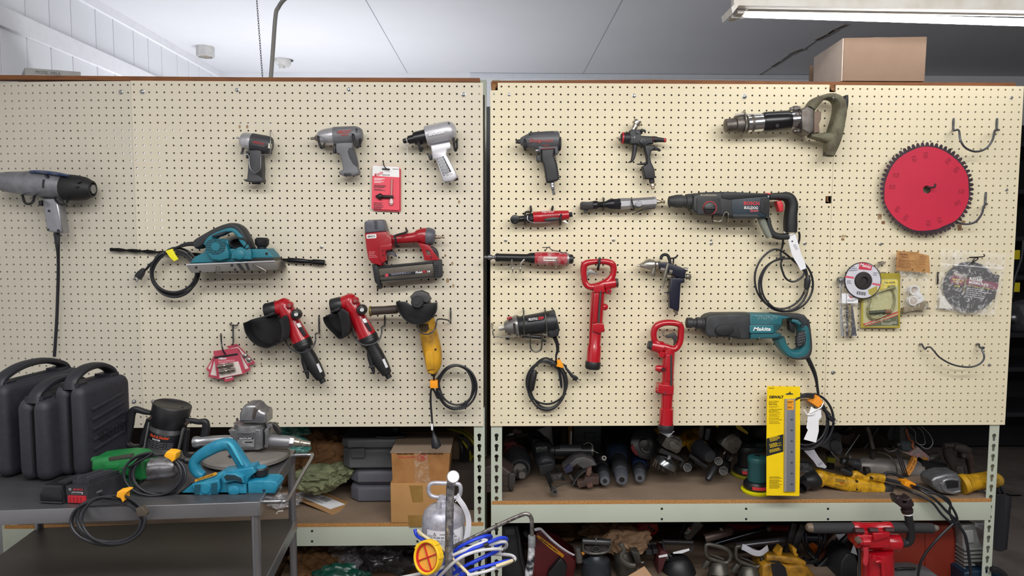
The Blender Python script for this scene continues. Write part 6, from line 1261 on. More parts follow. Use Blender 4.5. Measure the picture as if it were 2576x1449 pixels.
def curved(X0,Y0,X1,Y1,r,m=14):
 a0,a1=P(X0,Y0,dj),P(X1,Y1,dj);v=[];f=[]
 for i in range(m+1):
  x=a0.x+(a1.x-a0.x)*i/m-axx;y=math.sqrt(max(1e-6,r*r-min(x*x,r*r*.999)))
  for(zq,e)in((a0.z,0),(a1.z,0)):v.append(V((axx+x,-dj-y,zq)))
 for i in range(m):f.append([2*i,2*i+1,2*i+3,2*i+2])
 return B(v,f)
lb=pt('warning_label',curved(478,795,900,1030,lr+.0006),PAPER)
def wrap(b,e=.0012):
 for q in b.v:x=q.x-axx;q.y=-dj-math.sqrt(max(1e-6,lr*lr-min(x*x,lr*lr*.99)))-e
 return b
def wtx(s,X,Y,h,w,m=BLK):return pt('lettering',wrap(txf(s,P(X,Y,dj),XA,ZA_,L(h,dj),L(w,dj),.0004,.02)),m,lb,flat=True)
wtx('WARNING',690,834,15,120)
for X in(572,790):pt('warning_sign',wrap(pr([(X,812),(X+20,852),(X-20,852)],dj,dj+.001,0,[[(X,822),(X+13,848),(X-13,848)]])),BLK,lb);wtx('!',X,838,16,4)
def wlines(X,Y,w,n,g,h,seed):
 r=random.Random(seed);b=B()
 for i in range(n):
  x=0
  while x<w*.95:l=min(r.uniform(.08,.2)*w,w-x);b=b+pr(rr(X+x+l/2,Y+i*g,l,h),dj,dj+.001);x+=l+w*.03
 return pt('small_print',wrap(b),mt('#55555f',.6),lb,flat=True)
wlines(556,868,290,2,13,6,3);wlines(488,860,60,12,13,5,4);wlines(586,905,280,9,13,5,5)
pt('strap',sw([P(*p)for p in cr([(820,465,dj+.03),(850,520,dj+.05),(905,600,dj+.055),(955,720,dj+.05),(962,860,dj+.05),(935,1000,dj+.05),(925,1040,dj+.05)],5)],.0085,.001,4,8),mt('#dcdce4',.6));pt('strap_tie',tube([(826,460,dj+.03),(840,500,dj+.04),(800,545,dj+.05)],5),WHT)
T('paint_sprayer','paint-spattered sprayer with upright chrome push pipe, bent suction tube and coiled hoses','paint sprayer',P(720,1500,.5));d=.5
pt('push_pipe',tube([(690,3990,d,56),(705,2600,d,56),(722,1449,d,54),(728,900,d,53),(738,420,d,52),(748,330,d+.005,54),(762,275,d+.03,60),(772,250,d+.075,66)],54,6,24),SPL);pt('pipe_cap',lat(772,250,776,238,[(0,68),(.3,78),(.8,80),(1,70)],d+.075,d+.09),mt('#d3d3d9',.4,.4,n=.6,c2='#b0b0b8',ns=60))
pt('suction_tube',tube([(640,1160,.46),(800,1085,.46),(1100,940,.46),(1400,795,.46),(1580,715,.46),(1670,692,.46),(1722,730,.46),(1735,820,.46),(1735,970,.46)],26,6,12),mt('#5d5654',.35,.7,n=.8,c2='#b4b0ac',ns=60))
pt('hose_nut',lat(1733,955,1733,1095,[(0,44),(.1,48),(.9,48),(1,42)],.46,n=10),mt('#84878a',.55,.4,n=.7,c2='#a9acb0',ns=60));pt('suction_hose',tube([(1733,1085,.46,44),(1722,1250,.46,46),(1700,1400,.46,50),(1680,1600,.46,50),(1600,2000,.46,50)],46,6,14),mt('#23252e',.5,n=1,c2='#d8d8dc',ns=46))
bh=mt('#1d3fd0',.4);wh=mt('#cfcfd4',.55,n=.5,c2='#aaa69c',ns=40);yh=mt('#d8cba6',.55)
for i,q in enumerate(([(560,1500,.44),(780,1160,.47),(960,1040,.48),(1120,975,.47),(1215,955,.45),(1230,985,.43),(1100,1040,.42)],[(620,1480,.46),(800,1240,.5),(960,1140,.51),(1130,1075,.5),(1330,990,.47),(1420,990,.45),(1410,1030,.43),(1280,1090,.42)],[(640,1520,.47),(900,1340,.51),(1080,1250,.51),(1260,1170,.49),(1320,1140,.46),(1200,1190,.44),(1000,1300,.44)],[(800,1490,.5),(980,1390,.52),(1180,1330,.51),(1380,1275,.49),(1480,1260,.47)],[(310,880,.41),(330,950,.42),(400,1000,.44),(640,1140,.45),(760,1280,.47),(860,1400,.5),(960,1500,.5)])):
 pt('blue_hose',tube(q,22,6,10),bh)
for q in([(700,1230,.49),(880,1150,.51),(1040,1080,.5),(1180,1020,.48),(1130,1010,.47)],[(600,1460,.5),(800,1270,.53),(960,1180,.53),(1160,1130,.52),(1330,1120,.5),(1390,1140,.48)],[(900,1120,.46),(1180,1075,.47),(1380,1030,.46),(1425,1060,.44),(1400,1110,.42),(1250,1180,.41)],[(950,1440,.54),(1150,1400,.54),(1350,1330,.52),(1490,1270,.5),(1530,1240,.48),(1490,1200,.46),(1380,1185,.44),(1250,1180,.43)],[(90,1480,.5),(330,1430,.5),(560,1380,.49),(760,1290,.48)]):
 pt('white_hose',tube(q,21,6,10),wh)
pt('cream_hose',tube([(345,895,.43),(420,960,.45),(620,1090,.47),(780,1240,.5),(980,1440,.54),(1020,1490,.55)],20,6,10),yh);pt('cream_hose',tube([(1300,1330,.535),(1400,1295,.53),(1500,1260,.51)],23,6,10),yh)
for(X,Y,X2,Y2,dd_)in((1150,1080,1205,1060,.515),(1378,1135,1392,1150,.49),(1488,1255,1512,1275,.51)):pt('black_tape',lat(X,Y,X2,Y2,[(0,26),(1,26)],dd_,n=12),BLK)
pt('bracket_shelf',vbox(P(690,1700,.36).x-.1,P(690,1700,.36).x+.09,-.53,-.28,P(690,1700,.36).z-.006,P(690,1700,.36).z-.001,.001),GAL);pt('base_frame',vbox(P(690,1700,.36).x-.2,P(690,1700,.36).x+.3,-.6,-.3,.03,.06,.005),GAL);pt('wheel',sw([V((P(690,1700,.36).x-.18,-.35,.06)),V((P(690,1700,.36).x-.14,-.35,.06))],.06,n=20),RUB)
T('strainer_cap','round orange and yellow strainer cap with a red cross, in front of the hoses','cap',P(455,1440,.55));d=.55
def tilt(o,w0,w1):return o
nx=V((.86,.5,0)).normalized();c=P(455,1222,d);nn=V((-.46,-.86,.22)).normalized();U=V((0,0,1)).cross(nn).normalized()*1;U=-U if U.x<0 else U;W=nn.cross(U).normalized();W=-W if W.z<0 else W;N_=U.cross(W)
N_=N_ if N_.y<0 else-N_;k=L(1,d)
def dk_(r,n=40):return[(r*k*math.cos(2*PI*i/n),1.12*r*k*math.sin(2*PI*i/n))for i in range(n)]
pt('rim',pr3(c,U,W,N_,[dk_(190),dk_(158)],-.02,.006,.003),mt('#eec01c',.45));pt('disc',pr3(c,U,W,N_,[dk_(160)],-.012,-.006,0),mt('#e8a83c',.5));pt('red_ring',pr3(c,U,W,N_,[dk_(160),dk_(144)],-.006,.002,.001),mt('#c01d26',.45))
for a in(28,118):
 u2_=U*math.cos(math.radians(a))+W*math.sin(math.radians(a));w2_=N_.cross(u2_);pt('cross_bar',bx(c-N_*.004,u2_,w2_,u2_.cross(w2_),150*k,7*k,.003,.001),mt('#c01d26',.45))
for a in(150,15,62):pt('lug',bx(c+U*(186*k*math.cos(math.radians(a)))+W*(205*k*math.sin(math.radians(a)))-N_*.006,(U*-math.sin(math.radians(a))+W*math.cos(math.radians(a))),N_.cross(U*-math.sin(math.radians(a))+W*math.cos(math.radians(a))),N_,34*k,14*k,.012,.002),mt('#eec01c',.45))
def cbox3(px0,px1,ybot,ytop,d,dep,zb,m,name='carton',bev=.003):
 x0,x1=P(px0,ybot,d).x,P(px1,ybot,d).x;zt=P(px0,ytop,d).z
 return vbox(x0,x1,-d,-d+dep,zb,zt,bev),x0,x1,zt
z(740,1060,5.3667)
kc=mt('#ae8350',.85,n=.4,c2='#94693a',ns=10);kc2=mt('#a07040',.85,n=.7,c2='#7d5226',ns=18)
tpm=mt('#8a6a34',.25,n=.4,c2='#a58450')
d=.0;b,x0,x1,zt1=cbox3(1305,2060,1430,842,d-.004,.26,ZDL,None)
T('cardboard_box','lower brown carton with packing tape strips, standing at the front edge of the left shelf','box',V(((x0+x1)/2,.13,ZDL)))
pt('carton',b,kc);pt('packing_tape',pr([(1550,865),(1735,870),(1740,1085),(1600,1095)],d-.0038,d-.0032,0),tpm);pt('packing_tape',pr([(1535,1270),(1760,1268),(1760,1425),(1555,1428)],d-.0038,d-.0032,0),tpm)
d=-.012;a0,a1=P(1330,830,d),P(2075,842,d);zt=P(1330,428,d).z;w_=.006
T('cardboard_box','worn orange-brown carton with red lettering printed upside down, stacked on the lower carton','box',V(((a0.x+a1.x)/2,.13,zt1)))
l0,l1=P(1312,425,d).x,P(2095,400,d).x
v=[]
for y,e in((.012,0),(.235,.0)):
 v+=[V((a0.x,y,zt1+.0005)),V((a1.x,y,zt1+.0005)),V((l1+.002,y,zt)),V((l0,y,zt))]
pt('carton',B(v,[[0,1,2,3],[5,4,7,6],[4,0,3,7],[1,5,6,2],[4,5,1,0]]),kc2,flat=True)
pt('top_flap',vbox(l0-.004,l1+.004,.01,.235,zt,zt+.003,.001),mt('#8d7a68',.85,n=.3,c2='#7d6a58'))
pt('flap_tear',sum((vbox(l0+.02+i*.021,l0+.038+i*.021,.0085,.0105,zt-.0035,zt-.001,0)for i in(0,1,2,4,5,6,7)),B()),mt('#4d3018',.9))
O=P(1525,482,d+.0008);rd=mt('#b5403a',.7)
pt('lettering',txf('Ingersoll Rand',O,V((-1,0,0)),V((0,0,-1)),L(38,d),L(250,d),.0004,.01),rd,flat=True)
def ro(b):return b
o=pt('logo_ring',pr(el(1728,488,70,46,24,8),d+.0002,d+.0012,0,[el(1728,488,62,38,24,8)]),rd);pt('logo_letters',txf('IR',P(1728,488,d+.0012),V((-1,0,0)),V((0,0,-1)),L(50,d),L(62,d),.0004,.04),rd,o,flat=True)
pt('clear_tape',pr([(1620,410),(1800,400),(1832,840),(1630,838)],d+.0006,d+.001,0),film('#f0e6d0',.06,.9));
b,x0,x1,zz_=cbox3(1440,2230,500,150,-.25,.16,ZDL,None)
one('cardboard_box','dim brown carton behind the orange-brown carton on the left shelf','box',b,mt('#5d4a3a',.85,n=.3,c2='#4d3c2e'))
gc=mt('#4c4d50',.55,n=.35,c2='#5a5b5e',ns=20,bump=.2,bs=300);gc2=mt('#565760',.6,n=.3,c2='#63646c',ns=14,bump=.2,bs=300)
d=DZ(1100,1098,ZDL);z0c=ZDL;x0,x1=P(742,900,d).x,P(1480,900,d).x
zt2=P(1000,690,d).z;zm=P(1000,880,d).z
T('tool_case','large grey moulded case with chamfered corners, underneath the flatter grey case','case',V(((x0+x1)/2,-d+.1,ZDL)))
def plan(x0,x1,y0,y1,c,z0,z1,ins=0.):
 l=[(x0+c,y0),(x1-c,y0),(x1,y0+c),(x1,y1-c),(x1-c,y1),(x0+c,y1),(x0,y1-c),(x0,y0+c)]
 return pr3(V((0,0,0)),XA,V((0,1,0)),ZA_,[l],z0,z1,ins)
pt('lower_shell',plan(x0,x1,-d,-d+.2,.035,ZDL+.001,zm-.0006,.012),gc2);pt('upper_shell',plan(x0,x1,-d,-d+.2,.035,zm+.0006,zt2+.02,.03),gc2)
tx('20',1262,985,50,d+.0012,mt('#62636b',.6),80)
zc0=zt2+.0215;x0,x1=P(640,430,d+.02).x,P(1480,430,d+.02).x;y0=-d-.02;zmid=P(900,372,d+.02).z;zt3=P(900,232,d+.02).z
T('tool_case','flat grey case with raised lettering and black latch, lying on the chamfered grey case','case',V(((x0+x1)/2,y0+.15,zc0)))
pt('lower_shell',plan(x0,x1,y0,y0+.3,.03,zc0,zmid-.0006,.01),gc);pt('upper_shell',plan(x0-.003,x1,y0-.003,y0+.3,.03,zmid+.0006,zt3,.012),gc)
pt('latch',pr([(762,372),(950,368),(950,495),(772,495)],d+.02,d+.032,6),mt('#45464a',.5));pt('carry_handle',gr([(1105,190,10),(1200,205,22),(1320,205,24),(1500,195,20)],d+.01,60,3),BLK);pt('handle_block',pr(rr(1362,130,80,90,6),d-.06,d-.03,3),BLK)
k_=V((0,.94,.34)).normalized();yy=y0+.12
pt('lettering',txf('PORTER-CABLE',V((P(1300,140,-.3).x-.02,yy+.06,zt3+.0006)),XA,V((0,1,0)),.045,.2,.0008,.03),mt('#85868a',.5),flat=True)
for i in range(8):pt('ridge',vbox(P(925,140,-.3).x+i*.0045,P(925,140,-.3).x+i*.0045+.002,yy+.02,yy+.1,zt3,zt3+.002,0),gc)
q=[PZ(525,1255,ZDL+.002),PZ(802,1128,ZDL+.002),PZ(30,800,ZDL+.035),PZ(-160,960,ZDL+.035)]
U=(q[0]-q[3]).normalized();W=(q[2]-q[3]);W=(W-U*W.dot(U));lw_=W.length;W.normalize();N_=U.cross(W);N_=N_ if N_.z>0 else-N_;ll=(q[0]-q[3]).length
T('cardboard_mailer','flat cardboard mailer with a white shipping label leaning on the left shelf','mailer',(q[0]+q[2])/2)
pt('sheet',pr3(q[3],U,W,N_,[[(0,0),(ll,0),(ll,lw_),(ll-.02,lw_*1.02),(0,lw_)]],-.004,0,.001),KRAFT);mlb=pt('shipping_label',pr3(q[3],U,W,N_,[[(ll*.15,lw_*.18),(ll*.86,lw_*.2),(ll*.88,lw_*.8),(ll*.15,lw_*.78)]],0,.0005,0),PAPER)
b=B()
for i in range(14):b=b+pr3(q[3],U,W,N_,[[(ll*(.5+.011*i),lw_*.5),(ll*(.5+.011*i+(.004 if i%3 else.007)),lw_*.5),(ll*(.5+.011*i+(.004 if i%3 else.007)),lw_*.76),(ll*(.5+.011*i),lw_*.76)]],.0005,.0009,0)
for i in range(9):b=b+pr3(q[3],U,W,N_,[[(ll*(.3+.011*i),lw_*.6),(ll*(.3+.011*i+.005),lw_*.6),(ll*(.3+.011*i+.005),lw_*.76),(ll*(.3+.011*i),lw_*.76)]],.0005,.0009,0)
pt('barcode',b,DKG,mlb);pt('label_rule',sum((pr3(q[3],U,W,N_,[[(ll*.2,lw_*h),(ll*.66,lw_*h),(ll*.66,lw_*(h+.012)),(ll*.2,lw_*(h+.012))]],.0005,.0009,0)for h in(.3,.36,.46)),B()),DKG,mlb)
gp=mt('#64694d',.8,n=.5,c2='#83875f',ns=14);bpm=mt('#7d5836',.85,n=.5,c2='#5d3f25',ns=12);tq=mt('#3f9a90',.25,n=.5,c2='#cfe9e6',ns=26)
def heap(name,label,cat,X,Y,d,s,seed,m,floor,amp=.42,fr=3.4,group=None):
 c=P(X,Y,d);return one(name,label,cat,crumple(c,s,seed,amp,fr,5,floor),m,group)
heap('crumpled_paper','olive green crumpled paper in front of the grey cases on the left shelf','paper',330,770,-.17,(.105,.085,.055),3,gp,ZDL+.001)
heap('crumpled_paper','pale olive crumpled paper tucked under the flat grey case','paper',610,680,-.25,(.075,.06,.04),5,mt('#7b8060',.8,n=.5,c2='#5d6248',ns=14),ZDL+.06)
heap('crumpled_paper','big brown crumpled kraft paper between the olive paper and the grey cases','paper',420,420,-.33,(.13,.1,.1),8,bpm,ZDL+.001)
heap('crumpled_paper','brown kraft paper heap at the back left of the left shelf','paper',60,430,-.4,(.14,.1,.14),9,mt('#6d4c2e',.85,n=.5,c2='#4d341f',ns=12),ZDL+.001)
heap('crumpled_paper','dark kraft paper heap behind the flat grey case on the left shelf','paper',560,200,-.5,(.13,.08,.12),10,mt('#54391f',.85,n=.5,c2='#3a2716',ns=12),ZDL+.001)
heap('plastic_bag','shiny teal plastic bag showing above the fitting of the silver air sander','bag',-30,120,-.3,(.07,.06,.035),11,tq,ZDL+.15)
heap('plastic_bag','teal plastic bag low behind the cart corner on the left shelf','bag',-60,330,-.16,(.09,.05,.045),14,tq,ZDL+.001)
yc_=mt('#8a8420',.5);c=B()
for q_ in([(2060,110,-.3),(2200,130,-.25),(2330,190,-.22),(2440,320,-.22),(2470,420,-.24),(2360,520,-.26),(2310,640,-.28)],[(2100,95,-.32),(2260,110,-.28),(2400,200,-.25),(2460,300,-.25)],[(2230,210,-.24),(2300,300,-.22),(2370,420,-.22),(2380,560,-.24),(2370,660,-.24)]):c=c+tube(q_,17,5,8)
one('extension_cord','yellow cord looping beside the carton near the slotted post','cord',c,yc_)
one('extension_cord','black cord hanging down among the yellow one near the slotted post','cord',tube([(2200,190,-.2),(2310,250,-.18),(2360,330,-.18),(2330,480,-.2),(2290,640,-.22)],18)+tube([(2230,250,-.22),(2270,380,-.2),(2260,560,-.22),(2250,660,-.24)],22),CORD)
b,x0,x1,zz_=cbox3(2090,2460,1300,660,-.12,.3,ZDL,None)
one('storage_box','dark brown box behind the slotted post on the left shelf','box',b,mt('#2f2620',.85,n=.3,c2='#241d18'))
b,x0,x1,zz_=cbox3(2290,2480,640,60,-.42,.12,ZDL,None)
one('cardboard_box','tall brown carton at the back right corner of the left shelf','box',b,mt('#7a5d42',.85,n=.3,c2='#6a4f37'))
z(600,1040,3.542);p0,p1,p2=PZ(340,892,ZDL+.003),PZ(352,873,ZDL+.003),PZ(400,868,ZDL+.003)
one('bent_pin','short white bent pin lying on the left shelf by the cart leg','pin',sw([p0,p1,p2],.003,n=8),mt('#c9c4ba',.4))
def _cl2(q):
 if q.y>.0066 and ZLL-.4<q.z<ZLL+.0006:q.z=ZLL+.0006
CL[0]=_cl2
z(640,1360,6.1333)
heap('crumpled_paper','brown crumpled paper on the lower left shelf beside the cart leg','paper',960,330,-.2,(.1,.08,.07),21,mt('#6e4d2c',.85,n=.6,c2='#4a3018',ns=14),ZLL+.001)
heap('crumpled_paper','dark brown paper on the lower left shelf seen past the cart rim','paper',330,360,-.3,(.12,.1,.1),22,mt('#4d341d',.85,n=.6,c2='#352312',ns=14),ZLL+.001)
heap('plastic_bag','clear crinkled plastic bag on the lower left shelf below the beam','bag',1300,200,-.25,(.1,.07,.08),23,film('#e6e6f0',.3,.7),ZLL+.001)
heap('plastic_bag','dark glossy plastic bag on the lower left shelf near the boxes','bag',2000,250,-.28,(.14,.09,.1),24,mt('#3c3a3c',.2,n=.4,c2='#545254',ns=20),ZLL+.001)
heap('plastic_bag','dark green plastic bag at the front of the lower left shelf','bag',1300,640,-.06,(.13,.06,.07),25,mt('#123f34',.3,n=.5,c2='#1d5a4a',ns=16),ZLL+.001)
x0,x1=P(2280,420,-.3).x,P(2620,420,-.3).x
one('cardboard_box','small brown carton on the lower left shelf behind the strainer cap','box',vbox(x0,x1,.3,.45,ZLL+.0005,P(2300,300,-.3).z,.003),mt('#6d4f32',.85,n=.4,c2='#5d4128'))
p=P(1930,540,-.05)
one('cardboard_sheet','brown cardboard corner at the front of the lower left shelf','cardboard',B([P(1690,640,-.1),P(1910,430,-.2),P(2250,560,-.12),P(2000,900,-.02)]+[q_+V((0,.002,-.004))for q_ in(P(1690,640,-.1),P(1910,430,-.2),P(2250,560,-.12),P(2000,900,-.02))],[[0,1,2,3],[7,6,5,4],[0,4,5,1],[1,5,6,2],[2,6,7,3],[3,7,4,0]]),mt('#4a3624',.85),flat=True)
one('cardboard_sheet','flat tan cardboard panel behind the rear cart leg on the lower left shelf','cardboard',B([P(400,560,-.12),P(560,220,-.3),P(720,250,-.3),P(800,600,-.12)]+[q_+V((0,.003,-.003))for q_ in(P(400,560,-.12),P(560,220,-.3),P(720,250,-.3),P(800,600,-.12))],[[0,1,2,3],[7,6,5,4],[0,4,5,1],[1,5,6,2],[2,6,7,3],[3,7,4,0]]),mt('#6a5640',.85),flat=True)
IRON=mt('#4a4846',.45,.55,n=.7,c2='#312f2d',ns=30);IRON2=mt('#6a6764',.4,.65,n=.8,c2='#47443f',ns=34);DBLU=mt('#16202f',.45,n=.4,c2='#223046',ns=30)
SHB=mt('#25262a',.45,n=.5,c2='#3a3b3f',ns=40)
def base(X,Y,h):q=PZ(X,Y,h);return q
z(1250,1070,7.1556);H=ZDR
def _cl3(q):
 if q.y>.0066 and ZDR-.2<q.z<ZDR+.0006:q.z=ZDR+.0006
CL[0]=_cl3
T('belt_pad','dark brown padded tool end poking out behind the slotted post','tool',PZ(200,1250,H));d=DZ(150,1240,H)-.03
pt('pad',pr([(-240,760),(-60,700),(100,735),(250,850),(320,870),(335,960),(300,1120),(200,1215),(20,1245),(-200,1240),(-300,1100)],d-.12,d+.01,40),mt('#3a2f2b',.55,n=.5,c2='#4d403a',ns=24));pt('metal_end',pr([(215,880),(300,865),(338,900),(325,1050),(285,1120),(300,1180),(240,1170),(210,1100)],d-.02,d+.02,12),IRON);pt('seam',tube([(-200,895,d+.011),(60,898,d+.011),(215,900,d+.011)],5)+tube([(-200,1080,d+.011),(100,1080,d+.011),(210,1110,d+.011)],5),mt('#1f1916',.6))
T('impact_wrench','heavy black impact wrench with a bare square anvil pointing forward, red body behind','impact wrench',PZ(420,1010,H));d0=-.11
pt('body',lat(250,330,330,560,[(0,120),(.2,190),(1,230)],-.46,-.34),mt('#4a0f14',.4,n=.3,c2='#35090d'));pt('name_band',pr([(120,330),(300,290),(380,330),(180,400)],-.36,-.335,3),mt('#5d1418',.4))
pt('hammer_case',lat(330,560,420,790,[(0,235),(.25,250),(.6,255),(.8,225),(1,180)],-.36,-.2),SHB);pt('nose',lat(410,775,440,860,[(0,170),(.4,150),(1,110)],-.21,-.14),BLK);pt('nose_ring',lat(405,790,412,805,[(0,118),(1,118)],-.15,-.14),IRON2);pt('anvil',lat(400,810,455,900,[(0,70),(.45,72),(.5,60),(1,60)],-.16,-.09,ex=3),mt('#77736e',.35,.8))
pt('air_inlet',lat(180,200,300,130,[(0,60),(1,40)],-.5),BLK)
T('nibbler','black electric metal-working tool with a spindly linkage reaching to the shelf front','tool',PZ(1000,1270,H))
pt('motor_housing',lat(740,180,900,740,[(0,130),(.02,165),(.12,185),(.5,195),(.85,175),(.97,150),(1,120)],-.42,-.17),SHB);pt('end_cover',pr([(640,250),(900,240),(930,300),(640,340)],-.40,-.3,8),mt('#121214',.5));tx('HITACHI',800,405,40,-.205,mt('#8a8a8a',.5),190,4);pt('nameplate',pr([(690,430),(900,415),(910,470),(710,500)],-.24,-.205,3),mt('#18221f',.5))
pt('gear_plate',pr([(760,730),(1000,690),(1010,720),(900,900),(770,890)],-.2,-.14,8),BLK)
pt('guide_bar',lat(880,880,1010,1200,[(0,22),(1,24)],-.14,-.03,10)+lat(900,760,990,1030,[(0,40),(.3,40),(.35,22),(1,24)],-.17,-.08,12)+lat(1080,780,1200,980,[(0,30),(1,26)],-.18,-.1,10),mt('#2b2b2d',.35,.5));pt('link_plate',pr([(960,900),(1170,870),(1180,960),(1010,1010)],-.13,-.115,2),IRON);pt('link_bar',lat(1060,1110,1225,1045,[(0,14),(1,14)],-.07,-.09,8),IRON);pt('socket',lat(1000,1150,1040,1205,[(0,52),(.4,56),(1,58),(1,36),(.6,34)],-.055,-.02,16),mt('#6e6b68',.35,.7));pt('link_bolt',dl(1045,950,[(-.12,14),(-.112,13)],10)+dl(1133,922,[(-.12,14),(-.112,13)],10),STL)
T('air_drill','dark cylindrical air tool lying crosswise behind the linkage','tool',PZ(1350,560,H+.12));
pt('barrel',lat(1030,455,1715,460,[(0,80),(.02,95),(.75,92),(1,100)],-.24),mt('#333437',.35,.5));pt('grip',lat(1130,440,1510,445,[(0,97),(1,97)],-.242),SHB);pt('end_ring',lat(1690,460,1725,460,[(0,108),(1,108)],-.24),IRON2);pt('tie_wire',tube([(1560,350,-.17),(1650,310,-.16),(1720,360,-.15),(1740,450,-.14),(1820,500,-.14)],6),mt('#8a877e',.4,.6));pt('front_end',lat(960,450,1040,455,[(0,60),(1,80)],-.24),IRON);pt('leg',lat(1000,540,1010,700,[(0,40),(1,30)],-.26),IRON)
T('circular_saw','small worn saw with a flared grey guard and rusty brown shoe','saw',PZ(1600,1140,H))
pt('guard',pr([(1200,800),(1320,690),(1420,600),(1560,570),(1720,620),(1800,720),(1700,740),(1560,790),(1440,700),(1370,760),(1360,830),(1240,880)],-.2,-.12,14),mt('#3b3a3c',.5,n=.7,c2='#5a5654',ns=26));pt('blue_scrape',pr([(1215,790),(1320,695),(1360,740),(1350,820),(1250,870)],-.13,-.117,3),mt('#22243a',.5));pt('gear_head',lat(1700,800,1560,880,[(0,150),(.5,160),(1,120)],-.18),IRON);pt('shoe',pr([(1450,1010),(1560,1000),(1600,920),(1840,930),(1840,1060),(1700,1080),(1480,1130),(1440,1060)],-.14,-.1,6),mt('#3c2d28',.6,n=.7,c2='#55403a',ns=30));pt('fence_bracket',pr([(1610,900),(1630,800),(1705,760),(1700,860),(1660,920)],-.11,-.09,3)+pr([(1620,1080),(1720,1040),(1730,1110),(1640,1130)],-.1,-.08,3),mt('#5a4038',.6));pt('blade_arc',rim_strip([(1360,1050),(1420,950),(1500,850),(1640,760)],.006,-.16,-.11),IRON);pt('support',pr([(1290,900),(1320,880),(1420,1040),(1500,1120),(1380,1060)],-.15,-.13,3),IRON)
pt('locking_knob',lat(1880,600,1930,590,[(0,50),(1,44),(1,26),(.6,24)],-.2,-.15),IRON2)
def nose(label,X,Y,r,d0,Xb,Yb,rb,db,bodym,rings=0,z_=None):
 T('rotary_hammer',label,'rotary hammer',PZ(X,Y+r,H))
 pt('chuck_nose',lat(X,Y,X+(Xb-X)*.2,Y+(Yb-Y)*.2,[(0,r*.5),(0,r*.82),(.12,r*.95),(.5,r),(1,r*1.02)],d0,d0+(db-d0)*.2),mt('#45474f',.55,n=.6,c2='#5d5f66',ns=60))
 XQ,YQ,dq=X+(Xb-X)*.2,Y+(Yb-Y)*.2,d0+(db-d0)*.2
 pt('chuck_bore',lat(X,Y,XQ,YQ,[(-.03,r*.4),(.05,r*.4)],d0,dq),mt('#070708',.7));pt('bore_ring',lat(X,Y,XQ,YQ,[(-.018,r*.54),(.05,r*.56)],d0,dq),mt('#5d5f66',.5))
 pt('chuck_sleeve',lat(X+(Xb-X)*.18,Y+(Yb-Y)*.18,X+(Xb-X)*.5,Y+(Yb-Y)*.5,[(0,r*1.05),(.06,r*1.18),(.9,r*1.2),(1,r*1.1)],d0+(db-d0)*.18,d0+(db-d0)*.5),mt('#232428',.5))
 for i in range(rings):t=.2+.02*i;pt('ring',lat(X+(Xb-X)*t,Y+(Yb-Y)*t,X+(Xb-X)*(t+.006),Y+(Yb-Y)*(t+.006),[(0,r*1.2),(1,r*1.2)],d0+(db-d0)*t,d0+(db-d0)*(t+.006)),IRON2)
 pt('body',lat(X+(Xb-X)*.48,Y+(Yb-Y)*.48,Xb,Yb,[(0,r*1.2),(.08,rb*.9),(.5,rb),(.9,rb),(1,rb*.7)],d0+(db-d0)*.48,db,ex=2.8),bodym)
nose('grey-nosed rotary hammer behind the rusty saw shoe, leftmost of the three noses',1945,1000,105,-.105,1830,560,150,-.45,SHB)
nose('rotary hammer with several steel rings and dark blue body, middle of the three noses',2250,975,128,-.11,2120,240,210,-.48,DBLU,4)
z(1580,1070,7.1556)
nose('grey-nosed rotary hammer with blue collar, rightmost of the three noses',212,945,105,-.13,190,560,150,-.4,mt('#142a55',.45))
z(1250,1070,7.1556)
x0,x1=P(1360,400,-.46).x,P(1890,400,-.46).x
T('plastic_toolbox','dark grey plastic toolbox standing at the back of the right shelf','toolbox',V(((x0+x1)/2,.5,H)));pt('shell',vbox(x0,x1,.46,.58,H+.0005,P(1600,-120,-.46).z,.01),mt('#3a4044',.5,n=.3,c2='#474d52'));pt('lid_line',pr([(1440,262),(1880,258),(1880,270),(1440,274)],-.461,-.457),mt('#5d666b',.5));pt('latch',pr(rr(1680,200,200,130,8),-.463,-.452,3),mt('#30363a',.5))
x0,x1=P(1285,300,-.44).x,P(1356,300,-.44).x
T('binder','narrow tan carton with a white label strip beside the grey toolbox','box',V(((x0+x1)/2,.5,H)));pt('carton',vbox(x0,x1,.44,.56,H+.0005,P(1300,20,-.44).z,.002),mt('#8a6238',.8));pt('white_strip',pr([(1322,110),(1352,110),(1352,358),(1312,362)],-.4395,-.439),PAPER)
one('paper_sheet','creased grey paper hanging over the tools at the back of the right shelf','paper',B([P(*q)for q in((690,95,-.4),(760,70,-.36),(900,20,-.36),(985,25,-.38),(1012,375,-.36),(940,250,-.33),(850,185,-.33),(780,130,-.36))]+[P(*q)for q in((690,97,-.404),(760,72,-.364),(900,22,-.364),(985,27,-.384),(1012,377,-.364),(940,252,-.334),(850,187,-.334),(780,132,-.364))],[[0,1,7],[1,2,6,7],[2,3,5,6],[3,4,5],[15,9,8],[15,14,10,9],[14,13,11,10],[13,12,11],[0,8,9,1],[1,9,10,2],[2,10,11,3],[3,11,12,4],[4,12,13,5],[5,13,14,6],[6,14,15,7],[7,15,8,0]]),mt('#a9a9ad',.8),flat=True)
T('pistol_drill','old drill with a pinkish grip behind the heavy impact wrench','drill',P(380,230,-.5));pt('grip',gr([(300,150,40),(330,110,50),(400,120,40),(450,110,30)],-.48,50),mt('#6b5256',.6));pt('motor',lat(330,200,560,170,[(0,60),(.5,80),(1,60)],-.5),IRON);pt('chuck',lat(215,175,300,160,[(0,30),(1,40)],-.46),STL);pt('stand',lat(420,190,430,420,[(0,60),(1,70)],-.5),IRON)
